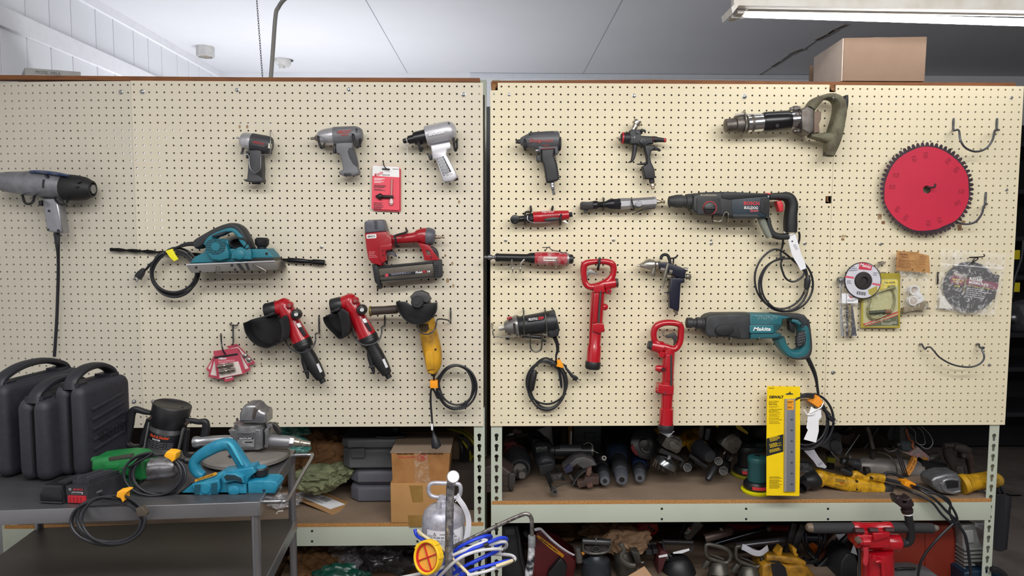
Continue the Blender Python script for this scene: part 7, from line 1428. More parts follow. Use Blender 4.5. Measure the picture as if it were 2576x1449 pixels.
one('leather_pouch','dark brown pouch hanging behind the linkage tool','pouch',crumple(P(1130,180,-.5),(.035,.025,.06),31,.3,2.5,4),mt('#332722',.6),flat=False)
b_=lambda*a:one(*a)
one('tool_sleeve','dark brown rounded leather case right of the pouch, at the back of the shelf','case',ball(P(1200,270,-.46),.04,(.6,.6,1.5)),mt('#2c221e',.55))
z(1580,1070,7.1556)
T('angle_grinder','large black-guarded angle grinder standing on edge behind the blue-collared hammer','angle grinder',P(330,560,-.3));pt('guard',lat(280,330,330,320,[(0,270),(.2,285),(.9,285),(1,240),(1,60)],-.3,-.26,36),mt('#141416',.4));pt('flange',dl(300,365,[(-.27,110),(-.25,105),(-.245,40)]),IRON);pt('red_disc',pr([(50,400),(90,340),(130,440),(190,530),(140,540),(80,470)],-.25,-.24,2),mt('#6e1420',.5));pt('body',lat(440,200,640,120,[(0,120),(1,130)],-.4,-.46),YEL);pt('disc_rim',rim_strip([(230,400),(260,450),(320,480),(370,470)],.003,-.25,-.235),STL);pt('foot',lat(320,580,330,760,[(0,90),(1,60)],-.33),SHB)
T('angle_grinder','angle grinder with a silver gear head and a flared wire cup brush','angle grinder',PZ(800,930,H));hd=mt('#6f6b66',.4,.65,n=.8,c2='#4a4642',ns=50)
pt('gear_head',pr([(600,370),(640,290),(700,190),(800,170),(920,220),(985,290),(990,380),(940,480),(880,520),(790,470),(680,430)],-.24,-.15,30),hd);pt('head_cover',pr([(745,310),(800,290),(940,380),(920,450),(790,430),(740,360)],-.16,-.145,8),mt('#7e7a74',.35,.7));pt('vent',pr([(780,215),(830,200),(930,260),(930,290),(860,250)],-.152,-.146,2),BLK);pt('spindle',lat(745,540,740,600,[(0,34),(1,38)],-.16),STL)
pt('guard_arm',pr([(545,480),(600,410),(960,590),(1015,650),(955,770),(930,740),(980,660),(760,560),(580,500)],-.2,-.17,4),mt('#2b2a2b',.4));pt('brush_cup',lat(735,590,660,720,[(0,60),(.1,110),(.3,190),(.75,215),(1,220)],-.16),mt('#85878b',.2,.9));r_=random.Random(4);b=B()
for i in range(46):
 t=i/45;X,Y=470+t*340,640+t*175;b=b+lat(X+20,Y-30,X-25+r_.uniform(-14,14)+t*60,Y+95+r_.uniform(-15,20),[(0,11),(1,8)],-.16+.03*math.sin(i*2.4),n=5)
pt('wire_bristles',b,mt('#4a423b',.6,.3,n=.8,c2='#2b2622',ns=60));pt('body',lat(900,300,1250,120,[(0,120),(1,110)],-.3,-.4),mt('#a5790f',.5,n=.8,c2='#4a3610',ns=24))
T('angle_grinder','yellow and black angle grinder in the shadows between the two silver gear heads','angle grinder',PZ(1300,800,H));pt('body',lat(1050,200,1290,430,[(0,130),(.5,150),(1,170)],-.36,-.24),mt('#b8870f',.5,n=.9,c2='#4a3610',ns=24));pt('gear_case',lat(1260,400,1480,560,[(0,165),(.3,160),(1,110)],-.24,-.16),SHB);pt('handle',lat(1090,530,1400,740,[(0,50),(1,60)],-.2),BLK)
def ringend(label,X,Y,r,d,X2,Y2,d2):
 T('side_handle',label,'handle',P(X,Y+r,d));pt('tube',lat(X,Y,X2,Y2,[(0,r*.86),(1,r*.8)],d,d2),BLK);pt('end_ring',lat(X,Y,X+(X2-X)*.03,Y+(Y2-Y)*.03,[(0,r*.82),(0,r),(1,r)],d,d+(d2-d)*.05),IRON2);pt('end_bore',lat(X,Y,X,Y+1,[(0,r*.7),(1,r*.7)],d+.001,d-.003),mt('#141315',.6))
ringend('ring-ended side handle by the wire cup brush',1068,760,78,-.13,1150,640,-.3);ringend('ring-ended side handle behind, upper of the pair near the sanders',1630,645,76,-.15,1560,480,-.32);ringend('ring-ended side handle in front, lower of the pair near the sanders',1716,820,80,-.13,1760,640,-.3)
one('side_handle','plain black side handle propped on the shelf left of the sanders','handle',lat(1570,740,1430,985,[(0,50),(.1,60),(.9,64),(1,50)],-.17,-.13),mt('#222226',.4))
T('angle_grinder','angle grinder with a dark silver gear head, behind the ring-ended handles','angle grinder',P(1880,520,-.25));pt('gear_head',pr([(1660,350),(1720,250),(1820,160),(1920,150),(2010,230),(2065,310),(2030,400),(1960,510),(1880,520),(1760,450)],-.3,-.21,30),hd);pt('head_cover',lat(1790,290,1980,370,[(0,110),(.5,120),(1,80)],-.24),IRON2);pt('spindle',lat(1750,470,1720,520,[(0,20),(1,20)],-.23),STL);pt('bracket',pr([(1800,640),(1860,560),(1890,600),(1850,650)],-.25,-.22,3),IRON2);pt('body',lat(1900,200,1800,0,[(0,120),(1,110)],-.3,-.42),SHB);pt('prop',lat(1800,480,1790,820,[(0,60),(1,50)],-.3),BLK)
for(q,s)in(([(1575,0),(1632,0),(1610,52)],'narrow'),([(1935,0),(2000,-10),(2165,130),(2150,165),(1960,60)],'wide')):one('warning_leaflet',s+' yellow leaflet corner showing under the board above the grinders','leaflet',pr(q,-.3,-.298,0),mt('#e0c440',.6))
one('tool_lever','pair of dull grey flat levers hanging above the yellow and black grinder','lever',gr([(1330,0,40),(1320,120,44),(1310,230,34)],-.26,14),mt('#4d4846',.5,n=.4));o=CUR[0];pt('second_lever',gr([(1450,60,40),(1430,180,44),(1410,260,34)],-.26,14),mt('#54565a',.5,n=.4),o)
def sander(label,X,d,Y0,Yb,bodym,padm,s=1.):
 c=P(X,Y0,d);zp=H+.002;T('orbital_sander',label,'sander',V((c.x,-d,H)))
 zt=c.z;r=L(175,d)*s;f=lambda pr_:sw([V((c.x,-d,h))for h,_ in pr_],[q for _,q in pr_],n=36)
 pt('pad',f([(H+.001,r*1.52),(H+.009,r*1.62),(H+.012,r*1.5)]),padm);pt('skirt',f([(H+.0125,r*1.25),(H+.02,r*1.38),(H+.034,r*1.36),(H+.042,r*1.2)]),BLK)
 pt('body',f([(H+.043,r*.95),(H+.046,r*.97),(zt-.03,r*.96),(zt-.027,r*1.0),(zt-.012,r*1.06),(zt-.004,r*.96),(zt,r*.7)]),bodym);pt('cap_slot',f([(zt-.001,r*.3),(zt+.0008,r*.28)]),BLK)
 lb_=pt('red_badge',B(),BLK)if 0 else None
 rr_=r*1.38;v=[];fc=[]
 for i in range(11):
  a=math.radians(-128+i*7.2);
  for h in(H+.021,H+.033):v.append(V((c.x+rr_*1.004*math.cos(a),-d+rr_*1.004*math.sin(a),h)))
 pt('red_badge',B(v,[[2*i,2*i+2,2*i+3,2*i+1]for i in range(10)]),mt('#d2393f',.5))
gs=mt('#235557',.45,n=.2,c2='#2f6668');z(1580,1070,7.1556)
sander('dark green palm sander on a bright yellow pad, beside the tall yellow card',2330,-.085,545,1290,gs,mt('#e6e014',.4))
sander('black palm sander behind the dark green one, yellow stripe on its pad',2150,-.26,350,1000,mt('#1f2022',.5),mt('#8a8420',.5))
one('orbital_sander','dark teal sander head at the back above the black palm sander','sander',lat(2300,250,2300,440,[(0,110),(.1,190),(.4,200),(.6,150),(1,140)],-.42),mt('#0f3032',.45));one('ear_muff','black rounded cover at the very back beside the yellow card','cover',ball(P(2330,140,-.45),.045,(1,.8,1)),BLK)
z(2000,1070,7.1556)
T('cut_out_tool','long yellow corded cutting tool with black tail lying at the front of the right shelf','power tool',PZ(1000,1200,H));d=DZ(1000,1180,H)-.012
yt=mt('#c99716',.45,n=.9,c2='#7d5a14',ns=46)
pt('body',gr([(375,950,150,150),(440,945,168,160),(520,950,130,140),(650,985,128,135),(900,1040,140,140),(1100,1075,150,145),(1300,1112,148,145),(1480,1145,144,142),(1545,1158,138,138)],d,140,2.6),yt);pt('switch_hump',gr([(1030,940,60),(1080,880,66),(1180,920,60),(1290,960,50),(1380,930,66),(1590,960,76)],d+.004,70,3),yt);pt('tail_cap',gr([(1545,1158,136,130),(1620,1170,142,134),(1700,1180,128,120),(1726,1182,90,90)],d,110,3),mt('#202024',.5));pt('gear_neck',lat(310,930,400,945,[(0,130),(1,150)],d),IRON2)
pt('slide_switch',gr([(800,790,20),(860,810,44),(960,860,50),(1020,870,40)],d+.012,40,3),mt('#1e1e22',.5));lbp=pt('type_label',pr([(730,960),(905,985),(890,1105),(725,1080)],d+.014,d+L(128,d)+.001,1),mt('#8a6c22',.6));pt('label_red',pr([(805,1030),(895,1042),(893,1056),(805,1045)],d+.014,d+L(128,d)+.0016),mt('#b03020',.5),lbp);pt('vent_panel',pr([(1175,1050),(1390,1075),(1385,1180),(1170,1150)],d+.014,d+L(134,d)+.0005,1),mt('#b08618',.5));pt('screw',sum((dl(X,Y,[(d+.01,24),(d+L(138,d)+.001,22)],12)for X,Y in((1120,1012),(1115,1155),(1392,958))),B()),mt('#3a2c10',.5));pt('body_seam',tube([(560,850,d+.0165),(570,910,d+.018),(690,930,d+.018),(750,890,d+.018),(880,915,d+.017)],5)+tube([(925,920,d+.018),(930,975,d+.019),(1010,1000,d+.019),(1010,1180,d+.016)],5),mt('#4a3810',.6))
pt('collar_guard',lat(380,990,150,1000,[(0,150),(.2,165),(.5,160),(.75,120),(1,90)],d+.005,d+.03),BLK);pt('spout',lat(250,1010,130,1120,[(0,100),(1,95),(1,80),(.5,78)],d+.02,d+.05),mt('#1c1b1e',.4));pt('adapter_box',pr([(80,680),(330,690),(330,850),(80,850)],d-.04,d,5),mt('#242327',.5,n=.4,c2='#8a8a8a',ns=70))
pt('cord',tube([(1600,960,d,34),(1680,985,d+.004,32),(1800,1010,d+.01,30),(1960,1050,d+.02,30)],30)+tube([(1640,930,d),(1610,890,d-.004),(1650,860,d-.006),(1760,860,d),(1880,920,d+.005),(2000,1000,d+.012),(2100,1060,d+.02)],26)+tube([(2050,1060,d+.02),(2200,1130,.0),(2400,1250,.03),(2560,1370,.035),(2740,1560,.035),(2900,1700,.03),(2960,1780,.03)],24)+tube([(2060,1090,d+.02),(2300,1180,.01),(2560,1240,.03),(2740,1320,.035),(2800,1430,.035),(2780,1560,.033),(2850,1720,.033),(2900,1790,.033)],24)+tube([(1720,1090,d+.01),(1850,1100,d+.015),(2060,1190,.0),(2300,1290,.02),(2480,1400,.035),(2640,1600,.035),(2800,1740,.033),(2900,1760,.033),(2910,1640,.033),(2800,1440,.034),(2640,1300,.034),(2400,1160,.02),(2180,1080,.0)],22),CORD)
pt('cord_tape',pr([(1985,1020),(2060,1010),(2180,1060),(2170,1090),(2125,1090),(2140,1160),(1970,1085)],d-.002,d+.045,6),ORG)
T('power_drill','large bare-metal drill with a handwritten orange tape band and black straps','drill',PZ(1750,970,H));d=DZ(1700,960,H)-.06
pt('body',lat(1130,720,2270,800,[(0,60),(.01,120),(.06,150),(.2,165),(.6,178),(.92,172),(1,130)],d),mt('#989390',.45,.4,n=.6,c2='#77716d',ns=30));pt('brush_cap',lat(1250,810,1340,800,[(0,70),(.5,62),(1,50),(1,24)],d+.05),IRON);pt('handle',lat(2230,690,2700,740,[(0,120),(.2,80),(.8,70),(1,60)],d),mt('#25272b',.4,.3));pt('top_post',lat(1395,600,1390,480,[(0,40),(1,60)],d+.01),IRON);
for i in range(3):pt('strap',sw([P(1810+i*34+q*26,460+q*78,d+.05+.022*math.sin(q*.55))for q in range(7)],.0022,.0012,4,6),BLK)
pt('hose_band',tube([(1480,480,d+.02),(1640,520,d+.05),(1760,620,d+.065),(1830,760,d+.065),(1830,880,d+.05)],14),mt('#4a4845',.5));tp=pt('orange_tape',pr([(2150,570),(2200,590),(2195,660),(2130,800),(2060,905),(1990,860),(2060,760)],d+.03,d+.0485,2),mt('#e2963f',.7));tx("1/2 max drill",2090,760,46,d+.049,mt('#3a2410',.7),300,63,par=tp,shear=.2)
T('sander_shell','grey moulded tool shell leaning behind the coiled cord','tool',P(680,520,-.3));pt('shell',pr([(430,380),(560,240),(620,150),(760,120),(850,180),(840,280),(865,440),(830,560),(700,500),(560,430)],-.36,-.27,24),mt('#3f4145',.5,n=.3,c2='#4d4f53'));pt('dish',pr(el(730,370,90,110,20,20),-.275,-.262,4),mt('#35373a',.5));pt('stand',lat(640,500,640,760,[(0,80),(1,60)],-.33),BLK)
T('angle_drill','small dark angle drill with an upright metal nut behind the yellow tool','drill',PZ(1000,830,H));pt('body',lat(830,640,1150,700,[(0,60),(.3,90),(1,80)],-.22),mt('#2f3034',.45,n=.4,c2='#4a4b4f',ns=40));pt('nut',lat(990,590,990,535,[(0,28),(1,28)],-.2,n=6),STL);pt('chuck',lat(930,640,1040,700,[(0,60),(1,50)],-.2),IRON);pt('arm',lat(640,470,790,640,[(0,16),(1,14)],-.2,n=8),STL);pt('base',lat(980,730,980,860,[(0,80),(1,70)],-.22),BLK)
one('battery_block','small dull yellow block in the shadows behind the yellow tool','battery',lat(570,610,710,630,[(0,60),(1,62)],-.26,n=4),mt('#6f6c14',.5));
one('paper_tag','long pale grey paper tag hanging from the coil behind the tall yellow card','tag',pr([(160,460),(345,435),(420,560),(572,745),(545,775),(400,745),(330,640)],-.075,-.0744,0),mt('#b9bac4',.8));o=CUR[0];lines(410,705,130,2,22,10,-.074,mt('#6a6a78',.6),28,3,o)
for i,(q,w_,lab)in enumerate((([(1290,20),(1350,200),(1400,420)],34,'dark square bar slanting down behind the bare-metal drill'),([(1160,160),(1020,370),(900,545)],12,'thin bright rod slanting across the tools behind the yellow tool'),([(1500,30),(1420,160),(1250,420)],30,'black bar slanting the other way at the back of the shelf'),([(1000,30),(900,120),(800,230)],46,'dark flat bar at the back above the grey tool shell'))):
 one('metal_bar',lab,'bar',gr([(X,Y,w_)for X,Y in q],-.3-.03*i,w_,4),(IRON2,STL,BLK,SHB)[0 if i==0 else i])
one('tool_guard','dark red and black tool guard behind the thin bright rod','guard',pr([(780,240),(840,170),(950,180),(1060,130),(1110,210),(1000,350),(900,330),(820,290)],-.42,-.34,10),mt('#3a2022',.5,n=.6,c2='#232326',ns=20))
T('mixer_drill','tall grey and orange painted mixing drill at the back of the right shelf','drill',P(2100,620,-.33));pt('body',pr([(1900,30),(2010,20),(2060,140),(2150,220),(2150,330),(2200,400),(2080,470),(1940,460),(1890,250)],-.4,-.3,20),mt('#3b4246',.5,n=.5,c2='#565c60'));pt('orange_trim',gr([(2000,60,20),(2030,180,24),(2060,250,24),(2130,300,20),(2110,360,24),(2140,420,20)],-.295,16),mt('#9a5a3a',.5,n=.4));pt('gear_neck',pr([(1920,470),(2080,500),(2220,390),(2320,480),(2420,560),(2430,640),(2360,650),(2240,600),(2080,550)],-.36,-.29,12),mt('#86807e',.5,n=1,c2='#c98a8a',ns=50));pt('orange_patch',pr([(2240,590),(2380,580),(2390,645),(2260,630)],-.3,-.286,2),mt('#c78a2a',.6));pt('collar',lat(2400,610,2590,560,[(0,80),(.5,90),(1,84)],-.33),IRON2);pt('cable',tube([(1990,80,-.32),(1940,130,-.3),(1880,110,-.3)],12),mt('#6a5a50',.5));pt('stand',lat(2150,560,2160,800,[(0,70),(1,60)],-.36),BLK)
one('extension_cord','thin grey wires looping behind the mixing drill','cord',tube([(2050,20,-.3),(2160,120,-.28),(2180,300,-.28),(2300,350,-.28),(2340,300,-.28),(2300,120,-.3),(2200,30,-.32)],7)+tube([(2280,20,-.3),(2420,160,-.27),(2480,300,-.26),(2440,390,-.26),(2350,420,-.27),(2200,320,-.3)],9),mt('#8a8a8c',.4));one('cable_box','dark grey cable box with bracket hanging behind the bare-metal drill','box',pr([(1720,20),(1830,20),(1830,270),(1690,270),(1660,180)],-.42,-.34,8),mt('#34363a',.5));o=CUR[0];pt('clamp_bracket',gr([(1600,410,16),(1680,470,18),(1780,460,22),(1890,430,26),(1870,350,30)],-.33,20),mt('#77767a',.35,.7),o);pt('clamp_nut',lat(1830,340,1895,345,[(0,34),(1,34)],-.31,n=6),IRON2,o)
z(2036,1040,3.5426)
T('universal_joint','rusty dark steel forked joint standing at the right end of the shelf','machine part',PZ(1350,540,H));rs=mt('#4a4442',.5,.5,n=.8,c2='#342c29',ns=40);d=-.25
pt('fork',gr([(1230,300,36,40),(1245,380,44,44),(1290,450,50,46),(1330,530,46,44)],d,44,3),rs);pt('cap',lat(1195,290,1310,285,[(0,26),(1,32)],d),rs);pt('cross',gr([(1270,290,30),(1350,310,44),(1410,330,34)],d,50,3),rs);pt('arm',gr([(1350,350,54,44),(1420,390,36,36),(1450,540,26,30)],d,40,3),mt('#3d302b',.55,.3,n=.6,c2='#55443c',ns=40));pt('pin',dl(1378,376,[(d+.04,20),(d+.048,18)],14),IRON2);pt('bracket',pr([(1320,480),(1370,475),(1380,540),(1320,540)],d-.02,d+.03,4),IRON2)
T('angle_grinder','yellow angle grinder with ribbed silver head passing behind the right end post','angle grinder',PZ(1400,735,H));d=DZ(1300,735,H)-.02
sh=mt('#85868a',.4,.7,n=.6,c2='#5d5e62',ns=40)
pt('gear_head',pr([(1090,600),(1120,570),(1220,540),(1330,540),(1360,590),(1366,700),(1300,735),(1180,715),(1100,660)],d-.05,d+.03,26),sh);pt('head_rib',gr([(1190,640,12),(1200,600,12),(1260,585,12),(1320,590,12)],d+.03,14)+gr([(1170,620,10),(1200,680,12),(1270,705,12),(1340,690,10)],d+.03,14),mt('#a3a4a8',.35,.8));pt('vent',pr([(1215,600),(1330,590),(1330,660),(1230,670)],d+.028,d+.0325,2),BLK);pt('lock_button',lat(1060,635,1095,632,[(0,14),(1,20)],d),BLK);pt('collar',lat(1350,635,1395,622,[(0,92),(1,90)],d),mt('#b88d1a',.5));pt('body',lat(1385,625,1610,590,[(0,86),(.3,76),(1,78)],d,d-.02),mt('#c1931a',.45,n=.7,c2='#7a5a14',ns=40));pt('rear_body',lat(1600,590,1715,600,[(0,80),(.5,74),(.9,50),(1,34)],d-.02),mt('#a8842a',.5,n=.8,c2='#6a5018',ns=40));pt('cord',tube([(1690,640,d),(1740,720,d),(1800,850,d+.02),(1860,980,d+.02),(1850,1080,d+.02),(1780,1180,d+.02),(1700,1215,d+.02),(1620,1190,d+.02)],14)+tube([(1680,660,d),(1700,760,d),(1720,900,d),(1700,1020,d),(1640,1080,d),(1540,1070,d-.02)],15)+tube([(1620,740,d-.02),(1690,860,d-.02),(1660,960,d-.02)],14),CORD)
one('paper_tag','white paper tag lying under the yellow grinder by the end post','tag',B([PZ(1530,672,H+.004),PZ(1620,662,H+.004),PZ(1680,690,H+.004),PZ(1570,698,H+.004)]+[PZ(1530,672,H+.003),PZ(1620,662,H+.003),PZ(1680,690,H+.003),PZ(1570,698,H+.003)],[[0,1,2,3],[7,6,5,4],[0,4,5,1],[1,5,6,2],[2,6,7,3],[3,7,4,0]]),PAPER,flat=True)
HL2=ZLR
def _cl4(q):
 if q.y>.0066 and q.z<ZLR+.0006:q.z=ZLR+.0006
CL[0]=_cl4
z(1250,1310,7.36)
T('demolition_saw','dark red and black saw with an orange lettered stripe on the lower shelf','saw',P(1000,1100,-.1));d=-.12
pt('housing',pr([(700,260),(760,180),(860,200),(960,330),(1130,480),(1340,640),(1470,730),(1470,820),(1400,1100),(700,1500),(500,1300),(640,800)],d-.12,d,30),mt('#4a0d12',.4,n=.5,c2='#26090b',ns=12));st=pt('orange_stripe',pr([(735,290),(760,262),(1000,440),(1245,640),(1225,690),(1000,530),(800,360)],d-.002,d+.003,1),mt('#b87a14',.5));lines(800,335,480,1,10,22,d+.0035,mt('#3a2a10',.6),-37,5,st);pt('black_cover',pr([(1180,700),(1300,840),(1260,1150),(900,1300),(960,960)],d-.04,d+.03,20),mt('#151619',.4));pt('front_guard',pr([(1240,690),(1470,800),(1420,1200),(1250,1250),(1300,850)],d-.1,d-.01,12),mt('#2c2a26',.6,n=.5))
pt('white_strap',sw([P(*p)for p in cr([(700,170,-.1),(800,150,-.09),(880,220,-.08),(1020,360,-.08),(1180,490,-.08),(1330,590,-.08),(1430,640,-.08)],5)],L(30,-.08),.0015,4,8),mt('#d4d4de',.7))
T('generator_frame','large black dirty machine housing at the far left of the lower right shelf','machine',P(300,1100,-.1));pt('housing',pr([(95,100),(380,90),(430,300),(480,700),(540,950),(460,1300),(95,1400)],-.3,-.1,16),mt('#15181a',.55,n=.7,c2='#2a2c2c',ns=12,bump=.4,bs=60));pt('frame_tube',gr([(360,90,26),(410,350,26),(450,700,26),(520,960,26),(560,1100,26)],-.09,26),BLK);pt('cooling_rib',sum((lat(150,180+i*24,320,170+i*24,[(0,8),(1,8)],-.098,n=6)for i in range(4)),B()),mt('#3a3c3c',.5));pt('fan_cover',lat(470,260,600,200,[(0,130),(.3,150),(1,120)],-.26,-.2),BLK)
one('plastic_sheet','grey crumpled plastic sheet above the red saw on the lower shelf','plastic',crumple(P(560,130,-.3),(.06,.05,.03),33,.35,4,4),mt('#7c7e86',.3,n=.5,c2='#a9abb3',ns=26));one('crumpled_paper','brown torn paper heap at the back of the lower right shelf','paper',crumple(P(1180,200,-.42),(.09,.06,.05),34,.4,3.4,4,HL2+.001),BROWNP);one('crumpled_paper','pale brown crumpled paper with sharp folds behind the T-handled breaker','paper',crumple(P(1900,200,-.36),(.08,.06,.04),35,.42,3.4,5,HL2+.001),mt('#9a7d60',.85,n=.4,c2='#7d6248',ns=16));one('crumpled_paper','long ragged brown paper lying along the grey breakers','paper',crumple(P(2400,400,-.2),(.1,.07,.07),36,.4,3.4,5,HL2+.001),mt('#93755a',.85,n=.4,c2='#735940',ns=16));one('plastic_sheet','blue-grey plastic sheet at the back near the red motor','plastic',crumple(P(2430,100,-.45),(.07,.05,.03),37,.35,4,4),mt('#3c4450',.35,n=.5,c2='#566070',ns=26))
def breaker(label,X,Y,w,d,m,tilt_=0,plate=True):
 T('breaker_hammer',label,'breaker hammer',P(X,Y+700,d));k=w/250.
 c,s=math.cos(tilt_),math.sin(tilt_);f=lambda a,b:(X+(a*c-b*s)*k,Y+(a*s+b*c)*k)
 pt('handle',gr([(*f(-235,-90),34,34),(*f(-225,-170),36,36),(*f(-100,-178),40,40),(*f(120,-140),42,42),(*f(215,-70),40,38),(*f(230,40),34,36),(*f(170,120),38,38),(*f(30,110),40,40),(*f(-140,70),36,36),(*f(-215,10),34,34)],d,34*k,2.4,closed=True),m)
 pt('neck',lat(*f(20,120),*f(60,330),[(0,120*k),(.3,170*k),(1,205*k)],d-.01,d+.0),m);pt('head',lat(*f(60,300),*f(70,900),[(0,130*k),(.06,200*k),(.3,215*k),(.35,200*k),(1,205*k)],d-.005),m);pt('head_ring',lat(*f(60,380),*f(62,410),[(0,212*k),(1,212*k)],d-.003),IRON2);pt('valve',lat(*f(-160,120),*f(-230,260),[(0,50*k),(.5,60*k),(1,50*k)],d),m)
 pt('trigger',gr([(*f(-150,0),10),(*f(0,30),18),(*f(120,60),14)],d-.01,14),IRON2)
bm=mt('#5d5a54',.4,.6,n=.7,c2='#3d3b36',ns=30)
z(1580,1310,7.36)
breaker('grey cast breaker with an open D handle, left of the similar pair',1660,640,250,-.1,bm,.12);breaker('grey cast breaker with a flatter D handle, right of the similar pair',2230,700,270,-.12,bm,.16)
z(1250,1310,7.36)
T('breaker_hammer','steel breaker with a straight T bar handle and oval yoke on the lower shelf','breaker hammer',P(1850,1200,-.12));d=-.1
pt('crossbar',lat(1578,375,2110,400,[(0,56),(.02,62),(.98,62),(1,56)],d),mt('#4f5052',.35,.6));pt('yoke',gr([(1600,420,22),(1600,530,24),(1700,590,26),(1850,605,28),(2000,580,26),(2085,520,24),(2085,430,22)],d,40,3),IRON2);pt('yoke_plate',pr([(1620,470),(2060,450),(2070,530),(1990,585),(1850,600),(1680,580)],d-.03,d-.005,6),IRON);pt('plug_hole',dl(1838,522,[(d-.004,72),(d+.003,66)],20),BLK);pt('plug_ring',pr(el(1838,525,80,56),d-.004,d+.004,1,[el(1838,522,66,46)]),IRON2);pt('body',lat(1830,620,1850,1300,[(0,120),(.08,150),(.15,260),(.6,290),(1,280)],d-.02),mt('#2f343a',.4,.4,n=.6,c2='#45494e',ns=30));pt('tie_ring',tube([(1835,430,d+.04),(1838,350,d+.045),(1850,305,d+.03),(1890,318,d)],8),STL);pt('side_post',lat(1500,490,1530,760,[(0,60),(.1,66),(1,70)],d-.01),IRON2);pt('orange_tag',pr([(1565,590),(1610,570),(1630,610),(1590,640)],d+.0,d+.002),mt('#c07a24',.6))
T('breaker_hammer','dull bronze breaker with a curved lever, right of the T-bar one','breaker hammer',P(2350,1200,-.14));pt('body',lat(2330,560,2420,1300,[(0,150),(.1,190),(.3,200),(1,210)],-.16),mt('#4d4a44',.45,.5,n=.8,c2='#302e2a',ns=24));pt('curved_lever',gr([(2270,430,40),(2320,470,46),(2350,560,40),(2300,650,40),(2340,740,44),(2450,820,50),(2560,830,40)],-.08,40,3),mt('#5d5a54',.45,.5));pt('cap',pr([(2480,560),(2640,600),(2680,800),(2560,760)],-.2,-.1,14),IRON);pt('cross_bolt',lat(2640,780,2720,770,[(0,30),(1,24)],-.15),IRON2)
one('cardboard_piece','pale tan cardboard corner at the bottom edge in front of the bronze breaker','cardboard',B([P(2360,1060,-.02),P(2730,840,-.06),P(2900,1060,-.05),P(2700,1300,.0)]+[q+V((0,.003,-.004))for q in(P(2360,1060,-.02),P(2730,840,-.06),P(2900,1060,-.05),P(2700,1300,.0))],[[0,1,2,3],[7,6,5,4],[0,4,5,1],[1,5,6,2],[2,6,7,3],[3,7,4,0]]),mt('#b08d6c',.85),flat=True)
z(1580,1310,7.36)
T('electric_motor','bright red slotted motor cover with a grey hose at the back of the lower shelf','motor',P(350,360,-.38));pt('cover',pr([(145,180),(170,60),(540,60),(575,170),(500,260),(330,360),(190,330),(150,250)],-.46,-.34,20),mt('#a8161c',.4,n=.4,c2='#6e0c10',ns=16));pt('slot_frame',gr([(160,170,9),(300,80,9),(450,220,9),(520,190,9)],-.335,8),mt('#c23a34',.4));pt('vent_slot',pr([(360,100),(390,90),(490,190),(455,205)],-.342,-.337),BLK);pt('hose',tube([(210,290,-.34),(240,360,-.33),(320,420,-.33),(450,430,-.33),(650,390,-.33)],22),mt('#4d4b4a',.5))
T('rammer','black machine with a looped handle and white paper on the lower shelf','machine',P(900,1200,-.15));pt('handle_grip',lat(660,385,1195,400,[(0,50),(1,52)],-.14),BLK);pt('handle_frame',gr([(655,340,16),(660,480,18),(700,580,20),(800,660,22)],-.14,20)+gr([(1190,390,16),(1190,500,18),(1150,580,20)],-.14,20),mt('#35353a',.4));pt('body',lat(900,640,940,1250,[(0,120),(.1,220),(.3,300),(1,320)],-.2),mt('#1c1d20',.5,n=.5,c2='#2e2f33'));pt('red_side',pr([(560,700),(620,560),(740,600),(640,900),(560,1000)],-.2,-.12,8),mt('#4a2020',.5,n=.5));pt('fuel_cap',lat(650,700,740,690,[(0,50),(1,46)],-.13),BLK);pt('white_sheet',pr([(565,650),(720,615),(740,660),(570,685)],-.118,-.117)+pr([(830,585),(1130,512),(1140,550),(1000,605),(840,612)],-.13,-.129),mt('#d9dbe0',.8));pt('side_block',pr(rr(390,590,110,90,10),-.2,-.15,6)+pr(rr(510,575,90,80,10),-.2,-.15,6),SHB)
T('white_canister','white plastic canister with a red and green label leaning at the back','canister',P(1150,330,-.4));pt('bottle',gr([(1330,20,90),(1200,160,90),(1110,270,80),(1070,320,50)],-.42,60,4),mt('#8d8a88',.5));lb=pt('label',pr([(1130,120),(1200,150),(1100,250),(1040,240)],-.386,-.382),PAPER);pt('red_patch',pr([(1140,115),(1195,150),(1170,175),(1125,140)],-.382,-.381),mt('#a03030',.5),lb);pt('green_patch',pr([(1040,240),(1090,250),(1080,270),(1040,265)],-.382,-.381),mt('#2f5a3a',.5),lb);lines(1070,205,80,2,22,10,-.381,mt('#4a4a4a',.5),42,3,lb)
one('tool_chisel','black chisel bit standing behind the white canister','chisel',lat(1060,40,920,320,[(0,24),(.6,26),(.7,40),(.85,36),(1,24)],-.4),BLK)
for i,(a,e,r,d,m,lab)in enumerate(((((1420,320),(1930,180),90,-.3,mt('#83706a',.45,.4,n=.5,c2='#6a5852'),'stubby pinkish-grey hollow cylinder lying at the back of the lower shelf')),((1560,440),(2620,130),62,-.26,mt('#2c2d33',.15,.9),'long polished dark steel bar slanting across the lower shelf'),((1980,470),(2950,360),70,-.25,mt('#9a9aa2',.25,.9),'bright steel cylinder lying below the polished dark bar'),((1830,110),(3200,145),58,-.36,mt('#8a1024',.4),'long crimson pipe lying across the back of the lower shelf'))):
 T('steel_cylinder'if i!=3 else 'painted_pipe',lab,'cylinder'if i!=3 else 'pipe',P((a[0]+e[0])/2,(a[1]+e[1])/2+r,d));pt('tube',lat(*a,*e,[(0,r*.7),(0,r),(.1,r),(.95,r),(1,r*.8)],d),m);pt('end_collar',lat(e[0]-(e[0]-a[0])*.06,e[1]-(e[1]-a[1])*.06,*e,[(0,r*1.06),(1,r*1.06)],d),IRON2)
 if i==0:pt('bore',lat(1418,321,1425,319,[(0,66),(1,66)],d),BLK);pt('nipple',lat(1700,130,1740,170,[(0,24),(1,34)],-.24),STL)
